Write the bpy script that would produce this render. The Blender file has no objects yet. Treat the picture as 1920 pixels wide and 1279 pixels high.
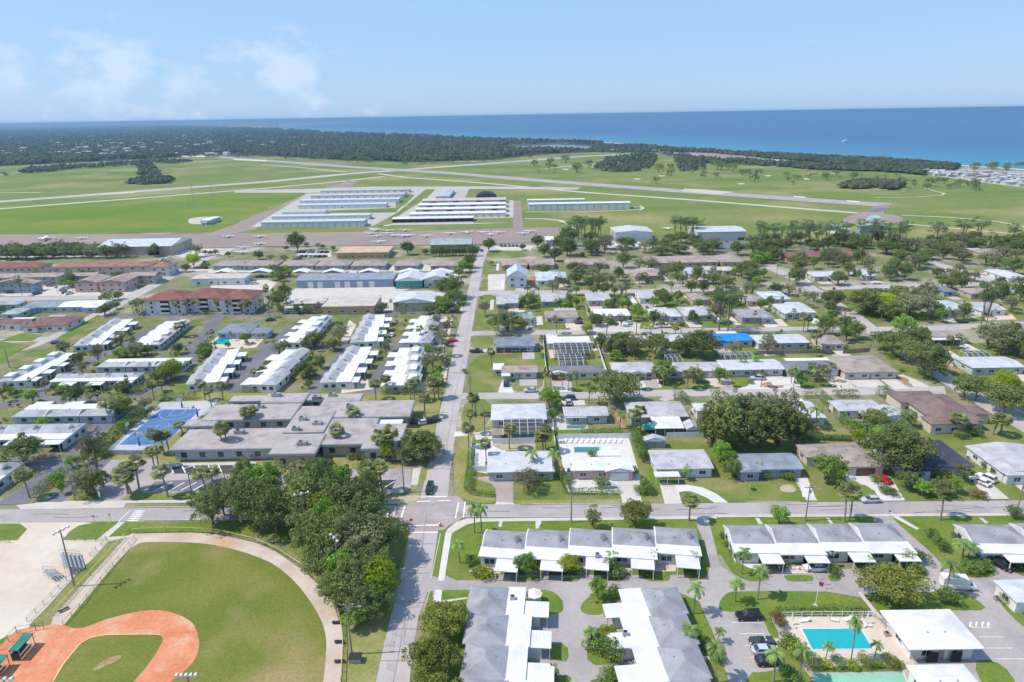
import bpy, math, random, re
import numpy as np
from mathutils import Vector, Matrix
R_ = math.radians
rnd = random.Random(7)
sc = bpy.context.scene
COL = sc.collection

# ---------------------------------------------------------------- camera
H, F = 90.0, 1280.0                       # drone height (m), focal length in photo pixels
TH = math.atan((232-200)/1920); HC = 216.0
PITCH = math.atan((639.5-HC)*math.cos(TH)/F)
ux, uy = -math.sin(TH), math.cos(TH)
Zc = Vector((math.cos(PITCH)*ux, math.cos(PITCH)*uy, math.sin(PITCH)))
Yc = Vector((math.sin(PITCH)*ux, math.sin(PITCH)*uy, -math.cos(PITCH)))
Xc = Yc.cross(Zc)
RM = Matrix((Xc, Yc, Zc))                 # camera space -> world
cam = bpy.data.cameras.new('camera'); cam.sensor_width = 36; cam.lens = 36*F/1920
cam.clip_start = 1; cam.clip_end = 200000
co = bpy.data.objects.new('camera', cam); COL.objects.link(co)
co.matrix_world = Matrix.Translation((0, 0, H)) @ RM.to_4x4()
sc.camera = co

def P(x, y, z=0.0):
    """where the sight line through photo pixel (x, y) meets height z"""
    d = RM @ Vector((x-960, 639.5-y, -F))
    t = (z-H)/d.z
    return Vector((d.x*t, d.y*t, z))
def proj(v):
    c = RM.transposed() @ (Vector(v)-Vector((0, 0, H)))
    return 960-F*c.x/c.z, 639.5+F*c.y/c.z

# ---------------------------------------------------------------- world, sun, exposure
SUN_EL, SUN_TO = 55, 4                    # elevation; heading the shadows fall towards
w = bpy.data.worlds.new('World'); sc.world = w; w.use_nodes = True
nt = w.node_tree; N = nt.nodes; L = nt.links; N.clear()
out = N.new('ShaderNodeOutputWorld'); bg = N.new('ShaderNodeBackground')
sky = N.new('ShaderNodeTexSky'); sky.sky_type = 'NISHITA'; sky.sun_disc = False
sky.sun_elevation = R_(SUN_EL); sky.sun_rotation = R_(270)
sky.altitude = 90; sky.air_density = 1.0; sky.dust_density = 0.6; sky.ozone_density = 1.5
bg.inputs[1].default_value = 0.115
tc = N.new('ShaderNodeTexCoord')
nz = N.new('ShaderNodeTexNoise'); nz.inputs['Scale'].default_value = 20; nz.inputs['Detail'].default_value = 8
nz.inputs['Roughness'].default_value = 0.55
mp = N.new('ShaderNodeMapping'); mp.inputs['Scale'].default_value = (1, 1, 1.7)
L.new(tc.outputs['Generated'], mp.inputs[0]); L.new(mp.outputs[0], nz.inputs[0])
def wmath(op, a, b=None, clamp=False):
    n = N.new('ShaderNodeMath'); n.operation = op; n.use_clamp = clamp
    for k, v in ((0, a), (1, b)):
        if v is None: continue
        if isinstance(v, (int, float)): n.inputs[k].default_value = v
        else: L.new(v, n.inputs[k])
    return n.outputs[0]
mask = None
for px, py, r, amp in ((215, 105, .048, 1.0), (165, 150, .06, .85), (268, 125, .03, .7), (12, 135, .045, .8), (535, 125, .045, 1.05),
                       (580, 150, .05, .9), (440, 90, .035, .5), (430, 150, .06, .45), (660, 165, .05, .5), (300, 180, .09, .5), (760, 175, .05, .3)):
    d = (RM @ Vector((px-960, 639.5-py, -F))).normalized()
    s = N.new('ShaderNodeVectorMath'); s.operation = 'SUBTRACT'; s.inputs[1].default_value = d
    L.new(tc.outputs['Generated'], s.inputs[0])
    l = N.new('ShaderNodeVectorMath'); l.operation = 'LENGTH'; L.new(s.outputs[0], l.inputs[0])
    m = wmath('MULTIPLY', wmath('SUBTRACT', 1.0, wmath('DIVIDE', l.outputs['Value'], r*1.5), True), amp)
    mask = m if mask is None else wmath('MAXIMUM', mask, m)
cl = wmath('MULTIPLY', wmath('SUBTRACT', wmath('ADD', nz.outputs[0], wmath('MULTIPLY', mask, .50)), .70), 4.5, True)
cl = wmath('MULTIPLY', cl, .5)
mixw = N.new('ShaderNodeMix'); mixw.data_type = 'RGBA'
mixw.inputs['B'].default_value = (6.6, 7.2, 8.4, 1)
# thin high veil that brightens the whole sky a little, as on a humid day
veil = N.new('ShaderNodeMix'); veil.data_type = 'RGBA'; veil.inputs['Factor'].default_value = .72
veil.inputs['B'].default_value = (3.1, 5.25, 8.4, 1)
L.new(sky.outputs[0], veil.inputs['A'])
L.new(veil.outputs['Result'], mixw.inputs['A'])
L.new(cl, mixw.inputs['Factor'])
L.new(mixw.outputs['Result'], bg.inputs[0]); L.new(bg.outputs[0], out.inputs[0])

sun = bpy.data.lights.new('sun', 'SUN'); sun.energy = 4.3; sun.angle = R_(.53); sun.color = (1, .90, .775)
so = bpy.data.objects.new('sun', sun); COL.objects.link(so)
dv = Vector((math.cos(R_(SUN_EL))*math.cos(R_(SUN_TO)), math.cos(R_(SUN_EL))*math.sin(R_(SUN_TO)), -math.sin(R_(SUN_EL))))
so.rotation_euler = dv.to_track_quat('-Z', 'Y').to_euler()
vs = sc.view_settings; vs.view_transform = 'Standard'; vs.look = 'None'; vs.exposure = 0.12; vs.gamma = 1; vs.use_curve_mapping = False
sc.cycles.max_bounces = 5; sc.cycles.diffuse_bounces = 2; sc.cycles.glossy_bounces = 2; sc.cycles.transmission_bounces = 3
sc.cycles.transparent_max_bounces = 4; sc.cycles.volume_bounces = 0
sc.cycles.use_denoising = True

# ---------------------------------------------------------------- materials
MATS = {}
def mat(name, c, c2=None, s=.15, amt=.12, fine=.6, rough=.75, spec=.3, metal=0, lo=.38, hi=.62, bump=0, trans=0, c3=None, s3=.02, stripe=None, objrnd=0, streak=None):
    """procedural surface: two colours mixed by large noise, mottled by fine noise (metres, world position)"""
    if name in MATS: return MATS[name]
    m = bpy.data.materials.new(name); m.use_nodes = True; t = m.node_tree; n = t.nodes; k = t.links
    b = n['Principled BSDF']; b.inputs['Roughness'].default_value = rough; b.inputs['Metallic'].default_value = metal
    b.inputs['Specular IOR Level'].default_value = spec
    g = n.new('ShaderNodeNewGeometry')
    c2 = c2 or tuple(min(1, x*.86) for x in c)
    a = n.new('ShaderNodeTexNoise'); a.inputs['Scale'].default_value = s; a.inputs['Detail'].default_value = 5
    pos = g.outputs['Position']
    if streak:
        sm = n.new('ShaderNodeMapping'); sm.inputs['Scale'].default_value = streak; k.new(pos, sm.inputs[0]); pos = sm.outputs[0]
    k.new(pos, a.inputs[0])
    r = n.new('ShaderNodeMapRange'); r.inputs[1].default_value = lo; r.inputs[2].default_value = hi; k.new(a.outputs[0], r.inputs[0])
    x = n.new('ShaderNodeMix'); x.data_type = 'RGBA'; x.inputs['A'].default_value = (*c, 1); x.inputs['B'].default_value = (*c2, 1)
    k.new(r.outputs[0], x.inputs['Factor']); o = x.outputs['Result']
    if c3:
        a3 = n.new('ShaderNodeTexNoise'); a3.inputs['Scale'].default_value = s3; a3.inputs['Detail'].default_value = 4; k.new(g.outputs['Position'], a3.inputs[0])
        r3 = n.new('ShaderNodeMapRange'); r3.inputs[1].default_value = .5; r3.inputs[2].default_value = .68; k.new(a3.outputs[0], r3.inputs[0])
        x3 = n.new('ShaderNodeMix'); x3.data_type = 'RGBA'; x3.inputs['B'].default_value = (*c3, 1); k.new(o, x3.inputs['A']); k.new(r3.outputs[0], x3.inputs['Factor']); o = x3.outputs['Result']
    f = n.new('ShaderNodeTexNoise'); f.inputs['Scale'].default_value = fine; f.inputs['Detail'].default_value = 6; f.inputs['Roughness'].default_value = .7; k.new(g.outputs['Position'], f.inputs[0])
    fr = n.new('ShaderNodeMapRange'); fr.inputs[1].default_value = .3; fr.inputs[2].default_value = .7; fr.inputs[3].default_value = 1-amt; fr.inputs[4].default_value = 1+amt
    k.new(f.outputs[0], fr.inputs[0]); v = fr.outputs[0]
    if objrnd:
        oi = n.new('ShaderNodeObjectInfo'); q = n.new('ShaderNodeMapRange'); q.inputs[3].default_value = 1-objrnd; q.inputs[4].default_value = 1+objrnd
        k.new(oi.outputs['Random'], q.inputs[0]); mm = n.new('ShaderNodeMath'); mm.operation = 'MULTIPLY'; k.new(v, mm.inputs[0]); k.new(q.outputs[0], mm.inputs[1]); v = mm.outputs[0]
    if stripe:                       # (axis, period m, strength): seams or mown stripes
        wv = n.new('ShaderNodeTexWave'); wv.bands_direction = stripe[0]; wv.inputs['Scale'].default_value = 1/stripe[1]*.5/ .5/3.1416*1.0; wv.inputs['Distortion'].default_value = .4
        k.new(g.outputs['Position'], wv.inputs[0]); q = n.new('ShaderNodeMapRange'); q.inputs[3].default_value = 1-stripe[2]; q.inputs[4].default_value = 1+stripe[2]*.3
        k.new(wv.outputs[1], q.inputs[0]); mm = n.new('ShaderNodeMath'); mm.operation = 'MULTIPLY'; k.new(v, mm.inputs[0]); k.new(q.outputs[0], mm.inputs[1]); v = mm.outputs[0]
    vm = n.new('ShaderNodeVectorMath'); vm.operation = 'SCALE'; k.new(o, vm.inputs[0]); k.new(v, vm.inputs['Scale'])
    k.new(vm.outputs[0], b.inputs['Base Color'])
    if bump:
        bp = n.new('ShaderNodeBump'); bp.inputs['Strength'].default_value = bump; bp.inputs['Distance'].default_value = .1; k.new(f.outputs[0], bp.inputs['Height']); k.new(bp.outputs[0], b.inputs['Normal'])
    if trans:
        tl = n.new('ShaderNodeBsdfTranslucent'); k.new(vm.outputs[0], tl.inputs[0]); ms = n.new('ShaderNodeMixShader'); ms.inputs[0].default_value = trans
        k.new(b.outputs[0], ms.inputs[1]); k.new(tl.outputs[0], ms.inputs[2]); k.new(ms.outputs[0], n['Material Output'].inputs[0])
    m.diffuse_color = (*c, 1); MATS[name] = m; return m

mat('lawn', (.125, .175, .036), (.175, .205, .055), s=.12, amt=.25, fine=1.6, c3=(.27, .235, .11), s3=.07, rough=.9, spec=.1)
mat('lawn_bright', (.105, .175, .026), (.155, .205, .04), s=.15, amt=.24, fine=1.5, c3=(.19, .21, .06), s3=.08, rough=.9, spec=.1)
mat('lawn_dry', (.2, .22, .06), (.27, .25, .1), s=.15, amt=.2, fine=1.2, c3=(.33, .29, .16), s3=.1, rough=.95, spec=.1)
mat('field_grass', (.125, .162, .028), (.175, .185, .042), s=.07, amt=.24, fine=2.2, c3=(.30, .235, .11), s3=.04, rough=.9, spec=.1, lo=.35, hi=.65)
mat('town_ground', (.15, .18, .07), (.24, .22, .13), s=.08, amt=.25, fine=.7, c3=(.40, .36, .30), s3=.035, rough=.95, spec=.1)
mat('air_grass', (.13, .19, .042), (.19, .22, .07), s=.008, amt=.16, fine=.16, c3=(.29, .265, .12), s3=.009, rough=.95, spec=.05, streak=(.35, 1.6, 1))
mat('air_grass_lush', (.115, .2, .025), (.16, .215, .04), s=.012, amt=.12, fine=.12, c3=(.19, .24, .05), s3=.01, rough=.95, spec=.05, streak=(.5, 1.5, 1))
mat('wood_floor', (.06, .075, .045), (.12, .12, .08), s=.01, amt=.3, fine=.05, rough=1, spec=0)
mat('asphalt', (.345, .312, .31), (.395, .36, .36), s=.05, amt=.1, fine=1.2, c3=(.30, .275, .285), s3=.12, rough=.9)
mat('asphalt_worn', (.40, .358, .35), (.45, .405, .395), s=.06, amt=.06, fine=1.5, c3=(.36, .345, .35), s3=.15, rough=.9)
mat('asphalt_dark', (.135, .135, .16), (.18, .175, .20), s=.07, amt=.12, fine=1.2, rough=.85)
mat('asphalt_new', (.05, .05, .065), (.07, .07, .085), s=.1, amt=.1, fine=1.2, rough=.8)
mat('asphalt_patch', (.36, .325, .32), (.40, .36, .355), s=.4, amt=.1, fine=2, rough=.9); mat('paint_faint', (.45, .52, .62), (.4, .47, .58), rough=.7)
mat('garden', (.13, .155, .045), (.25, .22, .14), s=.11, amt=.28, fine=1.0, c3=(.12, .19, .035), s3=.09, rough=.95, spec=.1)
mat('brick_paving', (.34, .275, .265), (.39, .325, .315), s=.2, amt=.1, fine=3, rough=.9)
mat('concrete', (.50, .465, .43), (.56, .52, .485), s=.2, amt=.08, fine=1.5, rough=.9)
mat('concrete_pale', (.62, .60, .59), (.56, .54, .53), s=.2, amt=.06, fine=1.5, rough=.9)
mat('apron', (.27, .208, .185), (.305, .24, .215), s=.02, amt=.06, fine=.3, c3=(.25, .21, .20), s3=.015, rough=.9)
mat('runway', (.40, .385, .35), (.46, .44, .40), s=.01, amt=.06, fine=.1, rough=.95)
mat('taxi_pale', (.50, .475, .39), (.44, .43, .35), s=.02, amt=.08, fine=.2, rough=.95)
mat('sand_lot', (.54, .46, .38), (.60, .53, .45), s=.06, amt=.07, fine=.5, c3=(.55, .42, .34), s3=.04, rough=1, spec=.05)
mat('track_sand', (.47, .385, .33), (.55, .47, .42), s=.15, amt=.08, fine=1.3, c3=(.5, .33, .22), s3=.08, rough=1, spec=.05)
mat('clay', (.56, .205, .10), (.62, .27, .155), s=.16, amt=.15, fine=1.6, c3=(.60, .36, .24), s3=.22, rough=1, spec=.05)
mat('clay_edge', (.66, .42, .2), (.7, .5, .28), s=.3, amt=.12, fine=2, rough=1)
mat('bare', (.45, .38, .26), (.36, .32, .2), s=.3, amt=.2, fine=1.5, rough=1, spec=.05)
mat('mulch', (.34, .17, .11), (.42, .25, .17), s=.5, amt=.2, fine=2.5, rough=1, spec=.05)
mat('beach', (.58, .54, .47), (.66, .6, .48), s=.01, amt=.05, fine=.1, rough=1)
mat('deck', (.60, .51, .44), (.56, .475, .40), s=.3, amt=.05, fine=1.5, rough=.85)
mat('court_blue', (.065, .15, .32), (.075, .17, .36), s=.2, amt=.05, fine=1.5, rough=.7)
mat('court_green', (.22, .45, .33), (.27, .5, .4), s=.2, amt=.07, fine=1.2, rough=.8)
mat('court_apron', (.42, .41, .46), (.48, .47, .52), s=.1, amt=.06, fine=1, rough=.85)
mat('paint', (.82, .82, .82), (.7, .7, .7), s=.8, amt=.06, rough=.7)
mat('paint_yellow', (.75, .55, .12), rough=.6)
mat('paint_blue', (.08, .25, .6), rough=.6)
mat('teal_pad', (.28, .46, .42), (.32, .5, .46), s=.05, amt=.05, rough=.8)
ROOFS = dict(condo=(.40, .415, .455), gray=(.325, .33, .365), dgray=(.20, .20, .225), lgray=(.475, .475, .505), white=(.70, .70, .725), bgray=(.27, .31, .38), slate=(.21, .25, .31), navy=(.065, .065, .11),
             brown=(.22, .155, .14), tan=(.36, .305, .28), ptan=(.39, .30, .275), red=(.24, .10, .08), terra=(.33, .16, .12), maroon=(.23, .115, .11), blue=(.02, .26, .85),
             school=(.42, .375, .37), ltan=(.54, .49, .46), orange=(.60, .43, .31), green=(.03, .22, .17), metal=(.45, .48, .53), pale=(.56, .575, .62), teal=(.34, .41, .42), dark=(.10, .12, .14), aqua=(.48, .56, .62))
for k_, c_ in ROOFS.items():
    flat = k_ in ('white', 'school', 'ltan', 'orange')
    mat('roof_'+k_, c_, tuple(x*(.90 if k_ == 'white' else .84) for x in c_), s=.35, amt=.05 if k_ == 'white' else .10, fine=2.5, rough=.55 if k_ in ('metal', 'pale') else .8, c3=tuple(x*(.80 if k_=='white' else .66) for x in c_) if k_ not in ('metal', 'pale', 'blue') else None, s3=.25, stripe=('X', .6, .05) if k_ in ('metal', 'pale', 'white', 'lgray') else None)
WALLS = dict(white=(.70, .70, .69), cream=(.60, .54, .45), lgray=(.50, .52, .55), gray=(.36, .38, .42), pink=(.62, .42, .36), blue=(.22, .33, .47), aqua=(.44, .54, .56), teal=(.07, .33, .31),
             tan=(.5, .42, .32), orange=(.62, .38, .18), bluegray=(.28, .36, .46), green=(.25, .4, .3), navy=(.09, .11, .22), metal=(.6, .63, .68), pale=(.62, .7, .74), dark=(.08, .08, .09), brown=(.3, .2, .14))
for k_, c_ in WALLS.items(): mat('wall_'+k_, c_, tuple(x*.9 for x in c_), s=.5, amt=.05, fine=2, rough=.8)
mat('glass', (.025, .035, .05), (.05, .07, .09), s=.6, amt=.3, fine=1, rough=.12, spec=.6)
mat('frame', (.75, .75, .75), rough=.6)
mat('dark', (.03, .03, .035), rough=.8)
mat('screen', (.07, .085, .1), (.1, .12, .14), s=.6, amt=.2, rough=.7)
mat('door', (.35, .3, .26), rough=.6)
mat('gdoor', (.78, .77, .74), (.72, .71, .68), stripe=('Z', .5, .12), rough=.6)
mat('gdoor_dark', (.16, .1, .07), stripe=('Z', .5, .12), rough=.6)
mat('bark', (.17, .13, .10), (.24, .2, .16), s=1.5, amt=.25, fine=5, rough=1)
mat('palm_bark', (.3, .26, .22), (.22, .19, .16), s=2, amt=.2, fine=6, rough=1)
mat('pole_wood', (.22, .18, .15), (.3, .26, .22), s=2, amt=.2, fine=4, rough=1)
mat('metal_gray', (.42, .43, .45), rough=.45, metal=.5)
mat('fence_white', (.85, .85, .86), (.78, .78, .8), stripe=('X', .3, .08), rough=.6)
mat('fence_wood', (.4, .33, .26), (.3, .25, .2), stripe=('X', .3, .2), rough=.9)
mat('chain', (.5, .5, .52), rough=.5, metal=.6)
LG = dict(oak=((.042, .060, .018), (.076, .092, .028)), olive=((.10, .125, .026), (.16, .165, .032)), bright=((.085, .16, .022), (.14, .21, .035)), lime=((.26, .36, .02), (.36, .44, .03)),
          pine=((.05, .08, .032), (.08, .115, .045)), palm=((.07, .085, .03), (.12, .13, .045)), coco=((.07, .12, .03), (.13, .19, .05)), bare=((.19, .17, .11), (.14, .15, .07)),
          shrub=((.055, .09, .024), (.095, .135, .035)), yellow=((.28, .32, .03), (.2, .28, .03)), gray=((.09, .1, .05), (.14, .14, .075)), red=((.25, .12, .06), (.2, .2, .05)))
for k_, (a_, b_) in LG.items():
    g_ = {'oak': 3.3, 'gray': 2.4, 'palm': 2.5, 'coco': 2.1, 'shrub': 2.3, 'olive': 1.8, 'bright': 2.0, 'pine': 2.4, 'bare': 1.4}.get(k_, 1.2); a_ = tuple(v*g_ for v in a_); b_ = tuple(v*g_ for v in b_)
    mat('leaf_'+k_, a_, b_, s=.8, amt=.32, fine=2.2, rough=.55, spec=.25, trans=.3, objrnd=.25)
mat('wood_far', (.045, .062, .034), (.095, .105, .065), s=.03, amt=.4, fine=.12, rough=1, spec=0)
CARC = dict(white=(.8, .8, .8), black=(.015, .017, .02), silver=(.48, .52, .58), red=(.6, .02, .02), dark=(.05, .055, .075), gray=(.22, .23, .25), blue=(.05, .1, .25), brown=(.2, .1, .08))
for k_, c_ in CARC.items(): mat('car_'+k_, c_, rough=.25, spec=.6, amt=.02)
mat('tyre', (.02, .02, .02), rough=.9); mat('rim', (.5, .5, .52), rough=.3, metal=.8)
mat('lamp_glass', (.85, .85, .8), rough=.2); mat('tail', (.4, .02, .02), rough=.3)
mat('plane_white', (.85, .85, .86), rough=.4); mat('teal_cloth', (.1, .5, .5), rough=.9); mat('umbrella', (.82, .72, .64), rough=.9)
mat('bench_metal', (.35, .37, .4), rough=.5, metal=.4)

# water
def water(name, deep, shallow=None, dirv=None, rough=.25):
    m = bpy.data.materials.new(name); m.use_nodes = True; n = m.node_tree.nodes; k = m.node_tree.links; b = n['Principled BSDF']
    b.inputs['Roughness'].default_value = rough; b.inputs['IOR'].default_value = 1.33; b.inputs['Specular IOR Level'].default_value = .07 if shallow else .5
    g = n.new('ShaderNodeNewGeometry'); z = n.new('ShaderNodeTexNoise'); z.inputs['Scale'].default_value = .9 if not shallow else .0025; z.inputs['Detail'].default_value = 6; k.new(g.outputs['Position'], z.inputs[0])
    x = n.new('ShaderNodeMix'); x.data_type = 'RGBA'; x.inputs['A'].default_value = (*deep, 1); x.inputs['B'].default_value = (*[v*1.18 for v in deep], 1); k.new(z.outputs[0], x.inputs['Factor']); o = x.outputs['Result']
    if shallow:                      # shallow water over the sand shelf: depth grows with distance from the shore
        at = n.new('ShaderNodeAttribute'); at.attribute_name = 'shore'; at.attribute_type = 'GEOMETRY'
        ad = n.new('ShaderNodeMath'); ad.operation = 'MULTIPLY_ADD'; k.new(z.outputs[0], ad.inputs[0]); ad.inputs[1].default_value = 160; k.new(at.outputs['Fac'], ad.inputs[2])
        r = n.new('ShaderNodeValToRGB'); q = n.new('ShaderNodeMapRange'); q.inputs[1].default_value = 40; q.inputs[2].default_value = 800; k.new(ad.outputs[0], q.inputs[0]); k.new(q.outputs[0], r.inputs[0])
        e = r.color_ramp.elements; e[0].position = 0; e[0].color = (*shallow, 1); e[1].position = 1; e[1].color = (*deep, 1)
        e2 = e.new(.25); e2.color = (*[s*.55+d*.45 for s, d in zip(shallow, deep)], 1)
        k.new(r.outputs[0], b.inputs['Base Color'])
    else: k.new(o, b.inputs['Base Color'])
    bn = n.new('ShaderNodeTexNoise'); bn.inputs['Scale'].default_value = .6 if shallow else 3; bn.inputs['Detail'].default_value = 3; k.new(g.outputs['Position'], bn.inputs[0])
    bp = n.new('ShaderNodeBump'); bp.inputs['Strength'].default_value = .25 if shallow else .08; bp.inputs['Distance'].default_value = .3; k.new(bn.outputs[0], bp.inputs['Height']); k.new(bp.outputs[0], b.inputs['Normal'])
    MATS[name] = m; return m
water('sea', (.0, .075, .215), (.03, .24, .33))
water('pool_water', (.02, .33, .37), rough=.08); water('pool_dark', (.05, .2, .18), rough=.08); water('pond', (.12, .2, .3), rough=.3)

# ---------------------------------------------------------------- mesh helpers
class MB:
    def __init__(s): s.v = []; s.f = []; s.m = []; s.mats = []
    def mi(s, m):
        if m not in s.mats: s.mats.append(m)
        return s.mats.index(m)
    def add(s, vs, fs, m):
        o = len(s.v); s.v += [tuple(v) for v in vs]; k = s.mi(m)
        for f in fs: s.f.append(tuple(i+o for i in f)); s.m.append(k)
    def box(s, x0, y0, z0, x1, y1, z1, m):
        if x0 > x1: x0, x1 = x1, x0
        if y0 > y1: y0, y1 = y1, y0
        s.add([(x0,y0,z0),(x1,y0,z0),(x1,y1,z0),(x0,y1,z0),(x0,y0,z1),(x1,y0,z1),(x1,y1,z1),(x0,y1,z1)],
              [(3,2,1,0),(4,5,6,7),(0,1,5,4),(1,2,6,5),(2,3,7,6),(3,0,4,7)], m)
    def prism(s, pts, z0, z1, m):
        n = len(pts); s.add([(p[0],p[1],z0) for p in pts]+[(p[0],p[1],z1) for p in pts],
              [tuple(range(n-1,-1,-1)), tuple(range(n,2*n))]+[(i,(i+1)%n,(i+1)%n+n,i+n) for i in range(n)], m)
    def cyl(s, a, b, r0, r1, m, n=8, cap=True):
        a = Vector(a); b = Vector(b); d = (b-a).normalized(); u = d.orthogonal().normalized(); v = d.cross(u)
        vs = []
        for c, r in ((a, r0), (b, r1)):
            for i in range(n):
                t = 2*math.pi*i/n; vs.append(c+u*math.cos(t)*r+v*math.sin(t)*r)
        fs = [(i,(i+1)%n,(i+1)%n+n,i+n) for i in range(n)]
        if cap: fs += [tuple(range(n-1,-1,-1)), tuple(range(n,2*n))]
        s.add(vs, fs, m)
    def tube(s, pts, r0, r1, m, n=7):
        k = len(pts)-1
        for i in range(k): s.cyl(pts[i], pts[i+1], r0+(r1-r0)*i/k, r0+(r1-r0)*(i+1)/k, m, n)
    def bar(s, a, b, w, m): s.cyl(a, b, w*.7, w*.7, m, 4)
    def build(s, name, parent=None, smooth=False):
        me = bpy.data.meshes.new(name); me.from_pydata(s.v, [], s.f)
        for x in s.mats: me.materials.append(MATS[x])
        if len(s.mats) > 1: me.polygons.foreach_set('material_index', s.m)
        if smooth: me.polygons.foreach_set('use_smooth', [True]*len(s.f))
        me.update(); o = bpy.data.objects.new(name, me); COL.objects.link(o)
        if parent: o.parent = parent
        return o
def fast(name, V, Fq, mats, mi=None):
    """mesh from numpy vertices and equal-sized faces"""
    me = bpy.data.meshes.new(name); nf, k = Fq.shape
    me.vertices.add(len(V)); me.vertices.foreach_set('co', V.astype(np.float32).ravel())
    me.loops.add(nf*k); me.loops.foreach_set('vertex_index', Fq.astype(np.int32).ravel())
    me.polygons.add(nf); me.polygons.foreach_set('loop_start', np.arange(0, nf*k, k, dtype=np.int32)); me.polygons.foreach_set('loop_total', np.full(nf, k, np.int32))
    for x in mats: me.materials.append(MATS[x])
    if mi is not None: me.polygons.foreach_set('material_index', np.asarray(mi, np.int32))
    me.update(calc_edges=True); return me

ALL = []                                   # (object, photo x, photo y) of every top-level thing
def thing(name, label, cat, x, y, group=None, rz=0, z=0, lm=None):
    o = bpy.data.objects.new(name, None); COL.objects.link(o); o.empty_display_size = .5
    o.location = (x, y, z); o.rotation_euler = (0, 0, rz); reg(o, label, cat, group, x, y); return o
def reg(o, label, cat, group, x, y):
    o['label'] = label; o['category'] = cat
    if group: o['group'] = group
    ALL.append((o, *proj((x, y, 0))))
def struct(o, kind='structure'): o['kind'] = kind; return o
LM = []                                    # landmarks for describing neighbours: phrase, x, y, half w, half d
FOOT = []                                  # building footprints, for keeping trees off roofs
def near_desc(x, y):
    best = min(LM, key=lambda l: max(0, abs(x-l[1])-l[3])+max(0, abs(y-l[2])-l[4])*1.1)
    dx, dy = x-best[1], y-best[2]; ax, ay = abs(dx)/best[3], abs(dy)/best[4]
    if ax > ay: rel = 'right of' if dx > 0 else 'left of'
    else: rel = 'behind' if dy > 0 else 'in front of'
    return rel+' '+best[0]

# ---------------------------------------------------------------- ground sheets
ZL = {}
ROADS = []
def chaikin(p, n):
    for _ in range(n):
        q = []
        for i in range(len(p)):
            a, b = p[i], p[(i+1) % len(p)]
            q += [(a[0]*.75+b[0]*.25, a[1]*.75+b[1]*.25), (a[0]*.25+b[0]*.75, a[1]*.25+b[1]*.75)]
        p = q
    return p
_z = [0.0]
def sheet(name, pts, m, z, smooth=0, off=None, sub=None, road=False):
    """flat ground sheet from an outline in photo pixels; off=(ox, oy, scale) for outlines read in an enlarged crop"""
    if off: pts = [(off[0]+a/off[2], off[1]+b/off[2]) for a, b in pts]
    if smooth: pts = chaikin(pts, smooth)
    wp = [P(a, b) for a, b in pts]
    if sum(wp[i].x*wp[(i+1) % len(wp)].y-wp[(i+1) % len(wp)].x*wp[i].y for i in range(len(wp))) < 0: wp.reverse()
    z = z + _z[0]; _z[0] += .00021
    me = bpy.data.meshes.new(name); me.from_pydata([(p.x, p.y, z) for p in wp], [], [tuple(range(len(wp)))])
    me.materials.append(MATS[m]); me.update(); o = bpy.data.objects.new(name, me); COL.objects.link(o); struct(o)
    if road: ROADS.append([(p.x, p.y) for p in wp])
    return o
def strip(name, pts, wdt, m, z, off=None, road=True):
    """ribbon of constant width (metres) along a pixel polyline"""
    if off: pts = [(off[0]+a/off[2], off[1]+b/off[2]) for a, b in pts]
    w = [P(a, b) for a, b in pts]; Ls = []; Rs = []
    for i, p in enumerate(w):
        d = (w[min(i+1, len(w)-1)]-w[max(i-1, 0)]).normalized(); nn = Vector((-d.y, d.x, 0))*wdt/2
        Ls.append(p+nn); Rs.append(p-nn)
    z = z+_z[0]; _z[0] += .00021
    vs = [(p.x, p.y, z) for p in Rs]+[(p.x, p.y, z) for p in Ls]; n = len(w)
    me = bpy.data.meshes.new(name); me.from_pydata(vs, [], [(i, i+1, i+1+n, i+n) for i in range(n-1)]); me.materials.append(MATS[m]); me.update()
    o = bpy.data.objects.new(name, me); COL.objects.link(o); struct(o)
    if road: ROADS.append([(p.x, p.y) for p in Rs]+[(p.x, p.y) for p in reversed(Ls)])
    return o
def inpoly(x, y, p):
    c = False; j = len(p)-1
    for i in range(len(p)):
        if (p[i][1] > y) != (p[j][1] > y) and x < (p[j][0]-p[i][0])*(y-p[i][1])/(p[j][1]-p[i][1])+p[i][0]: c = not c
        j = i
    return c
# ================================================================ SETTING: land, sea, beach
COAST = [(480, 238), (560, 243), (633, 248), (787, 254), (922, 260), (1077, 264), (1200, 271), (1271, 277), (1407, 286), (1484, 290), (1655, 299), (1800, 310), (1920, 318), (2150, 342), (2500, 372)]
cw = [P(a, b) for a, b in COAST]
far = [Vector((-3300, 16000, 0)), Vector((-9000, 32000, 0)), Vector((-14000, 60000, 0))]
land = [(-70000, 60000), (-70000, -400), (3000, -400), (3000, 300)]+[(p.x, p.y) for p in reversed(cw)]+[(p.x, p.y) for p in far]
me = bpy.data.meshes.new('ground'); me.from_pydata([(x, y, 0) for x, y in land], [], [tuple(range(len(land)))]); me.materials.append(MATS['town_ground']); me.update()
o = bpy.data.objects.new('ground', me); COL.objects.link(o); struct(o)
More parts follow.
